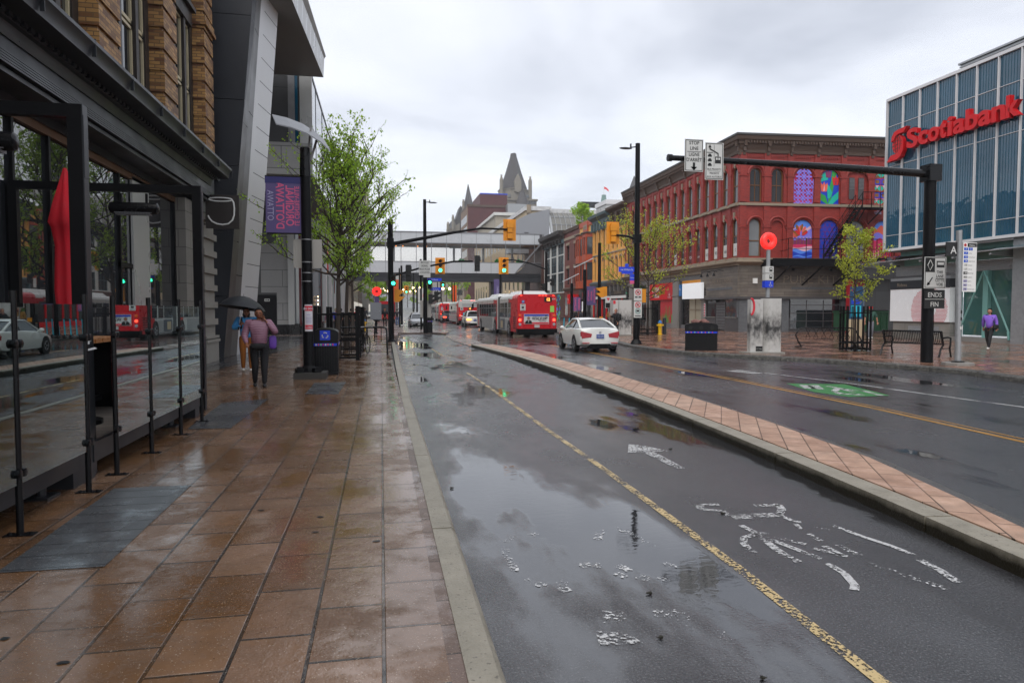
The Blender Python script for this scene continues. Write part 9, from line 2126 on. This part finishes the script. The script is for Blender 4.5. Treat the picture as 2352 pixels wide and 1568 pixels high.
for r_, z in pr[1:]:
    for j in range(16): a = math.pi*j/8; q = r_*(1 if j % 2 == 0 else .95); v.append((q*math.cos(a), q*math.sin(a), z-(0 if j % 2 else .012)))
mb.add(v, [(0, 1+j, 1+(j+1) % 16) for j in range(16)]+[(1+i*16+j, 17+i*16+j, 17+i*16+(j+1) % 16, 1+i*16+(j+1) % 16) for i in range(3) for j in range(16)]); mb.build('canopy', 'umbrella_cloth', Um, smooth=30)
mb = MB(); mb.cyl((0, 0, -.02), (0, 0, .88), .008, n=6); [mb.tube([(0, 0, .55), (.3*math.cos(k*math.pi/4), .3*math.sin(k*math.pi/4), .74)], .004, 3) for k in range(8)]; mb.build('shaft', 'steel', Um); mb = MB(); mb.cyl((0, 0, -.08), (0, 0, .08), .018, n=8); mb.build('handle', 'black_cloth', Um)
def ex3(T, S): bx_(T, S, 'shoulder_bag', 'black_cloth', .16, .32, -.22, .14, .84, 1.06); mb = MB(); mb.M = S; mb.tube([(.2, -.1, 1.02), (.12, -.09, 1.35), (.0, .0, 1.46), (.1, .12, 1.3), (.22, .08, 1.02)], .012, 4); mb.build('bag_strap', 'black_cloth', T)
person('woman in a purple knit top and black leggings walking left past the glass entrance', (24.7, 24.0, SW), R(-62), 1.66, 'purple_knit', 'black_cloth', 'white_shoe', 'skin', le=(.25, .03, 1.13), lw=(.27, -.05, .90), re=(-.25, .06, 1.13), rw=(-.26, .15, .91), lk=(.09, -.20, .50), la=(.08, -.30, .09), rk=(-.09, .02, .50), ra=(-.08, .30, .10), fat=1.1, style='long', extra=ex3)
def ex4(T, S): bx_(T, S, 'cap', 'red_cap', -.095, .095, -.09, .10, 1.63, 1.73); mb = MB(); mb.M = S; mb.box(-.06, .06, -.20, -.09, 1.645, 1.66); mb.build('cap_peak', 'red_cap', T)
person('man in a red cap and dark green plaid shirt walking past the alley', (27.1, 34.0, SW), R(-28), 1.78, 'green_plaid', 'grey_pants', 'white_shoe', le=(.30, .0, 1.13), lw=(.32, -.05, .90), lk=(.1, .0, .5), la=(.1, .15, .1), rk=(-.1, -.12, .5), ra=(-.09, -.16, .08), fat=1.12, sleeves=False, extra=ex4)
def ex5(T, S): bx_(T, S, 'coffee_cup', 'white_paint', -.02, .05, -.30, -.23, 1.10, 1.22)
person('man in a tan jacket holding a coffee cup before the red doors', (15.1, 43.5, SW), R(-15), 1.76, 'tan_jacket', 'jeans', 'black_shoe', hair='hair_grey', re=(-.28, -.02, 1.13), rw=(-.06, -.22, 1.13), fat=1.2, extra=ex5)
def ex6(T, S): bx_(T, S, 'backpack', 'black_cloth', -.17, .17, .12, .32, 1.0, 1.42)
person('woman in a pinkish headscarf and black coat with a backpack', (13.9, 39.2, SW), R(-78), 1.68, 'black_cloth', 'black_cloth', 'white_shoe', hair='hijab', re=(-.24, -.12, 1.2), rw=(-.15, -.32, 1.3), fat=1.25, style='hijab', extra=ex6)
person('man in a dark red shirt and jeans seen from behind, by the red doors', (17.4, 47.2, SW), R(165), 1.80, 'red_shirt', 'jeans', 'black_shoe', hair='skin', fat=1.25, sleeves=False)
person('person in a white hat and dark coat standing by the brown brick wall', (17.6, 61.0, SW), R(-40), 1.72, 'black_cloth', 'black_cloth', 'black_shoe', hair='white_paint', fat=1.1)
person('person with a dark backpack seen over the parked scooters', (18.4, 61.2, SW), R(170), 1.62, 'dark_cloth', 'black_cloth', 'black_shoe', hair='white_paint', fat=1.3)
person('man in a black t-shirt walking towards the camera left of the signal pole', (.35, 64.0, SW), R(0), 1.78, 'black_cloth', 'black_cloth', 'white_shoe', hair='hair_brown', sleeves=False)
person('person in a blue top bending half hidden behind the signal pole', (.78, 62.5, SW), R(70), 1.6, 'mural_blue', 'dark_cloth', 'black_shoe', le=(.2, -.25, 1.1), lw=(.2, -.4, .9), sleeves=False)
person('man in a grey jacket with a backpack walking away, left of the grey cabinet', (-1.75, 78.0, SW), R(175), 1.84, 'dark_cloth', 'black_cloth', 'black_shoe', hair='hair_brown', fat=1.15)
W6 = [(757, 47, 'person in a pinkish top walking away at the mall windows', 'mauve_puffer', 'grey_pants', 'hair_brown'), (771, 46, 'fair haired person in a bright blue jacket behind the tree guard', 'mural_blue', 'dark_cloth', 'stone_trim'), (783, 52, 'person in dark clothes with a ponytail walking away behind the first tree trunk', 'black_cloth', 'black_cloth', 'hair_black'), (806, 54, 'dark haired person in black between the left tree trunks', 'black_cloth', 'dark_cloth', 'hair_black'), (817, 56, 'person in a red top right of the left tree trunks', 'red_cap', 'dark_cloth', 'red_cap'), (912, 72, 'dark dressed pedestrian between the slim signal posts', 'dark_cloth', 'jeans', 'hair_brown')]
for u, Y, la_, a, b_, c in W6: x = atY(u, 700, Y).x; person(la_, (x, Y, SW), R(180 if u != 817 else 0), 1.72, a, b_, 'black_shoe', hair=c, style='long' if 'ponytail' in la_ else 'short')
# ================= misty air =================
mb = MB(); mb.box(-150, 260, -70, 900, -1.0, 130); hz_ = mb.build('haze', [])
m = bpy.data.materials.new('haze'); m.use_nodes = True; t = m.node_tree; t.nodes.clear(); o = N(t, 'ShaderNodeOutputMaterial'); pv = N(t, 'ShaderNodeVolumePrincipled', Density=0.00035)
pv.inputs['Color'].default_value = (0.93, 0.95, 1, 1); t.links.new(pv.outputs[0], o.inputs['Volume']); hz_.data.materials.append(m); tag(hz_, kind='stuff')
SC.cycles.volume_bounces = 0; SC.cycles.volume_max_steps = 16
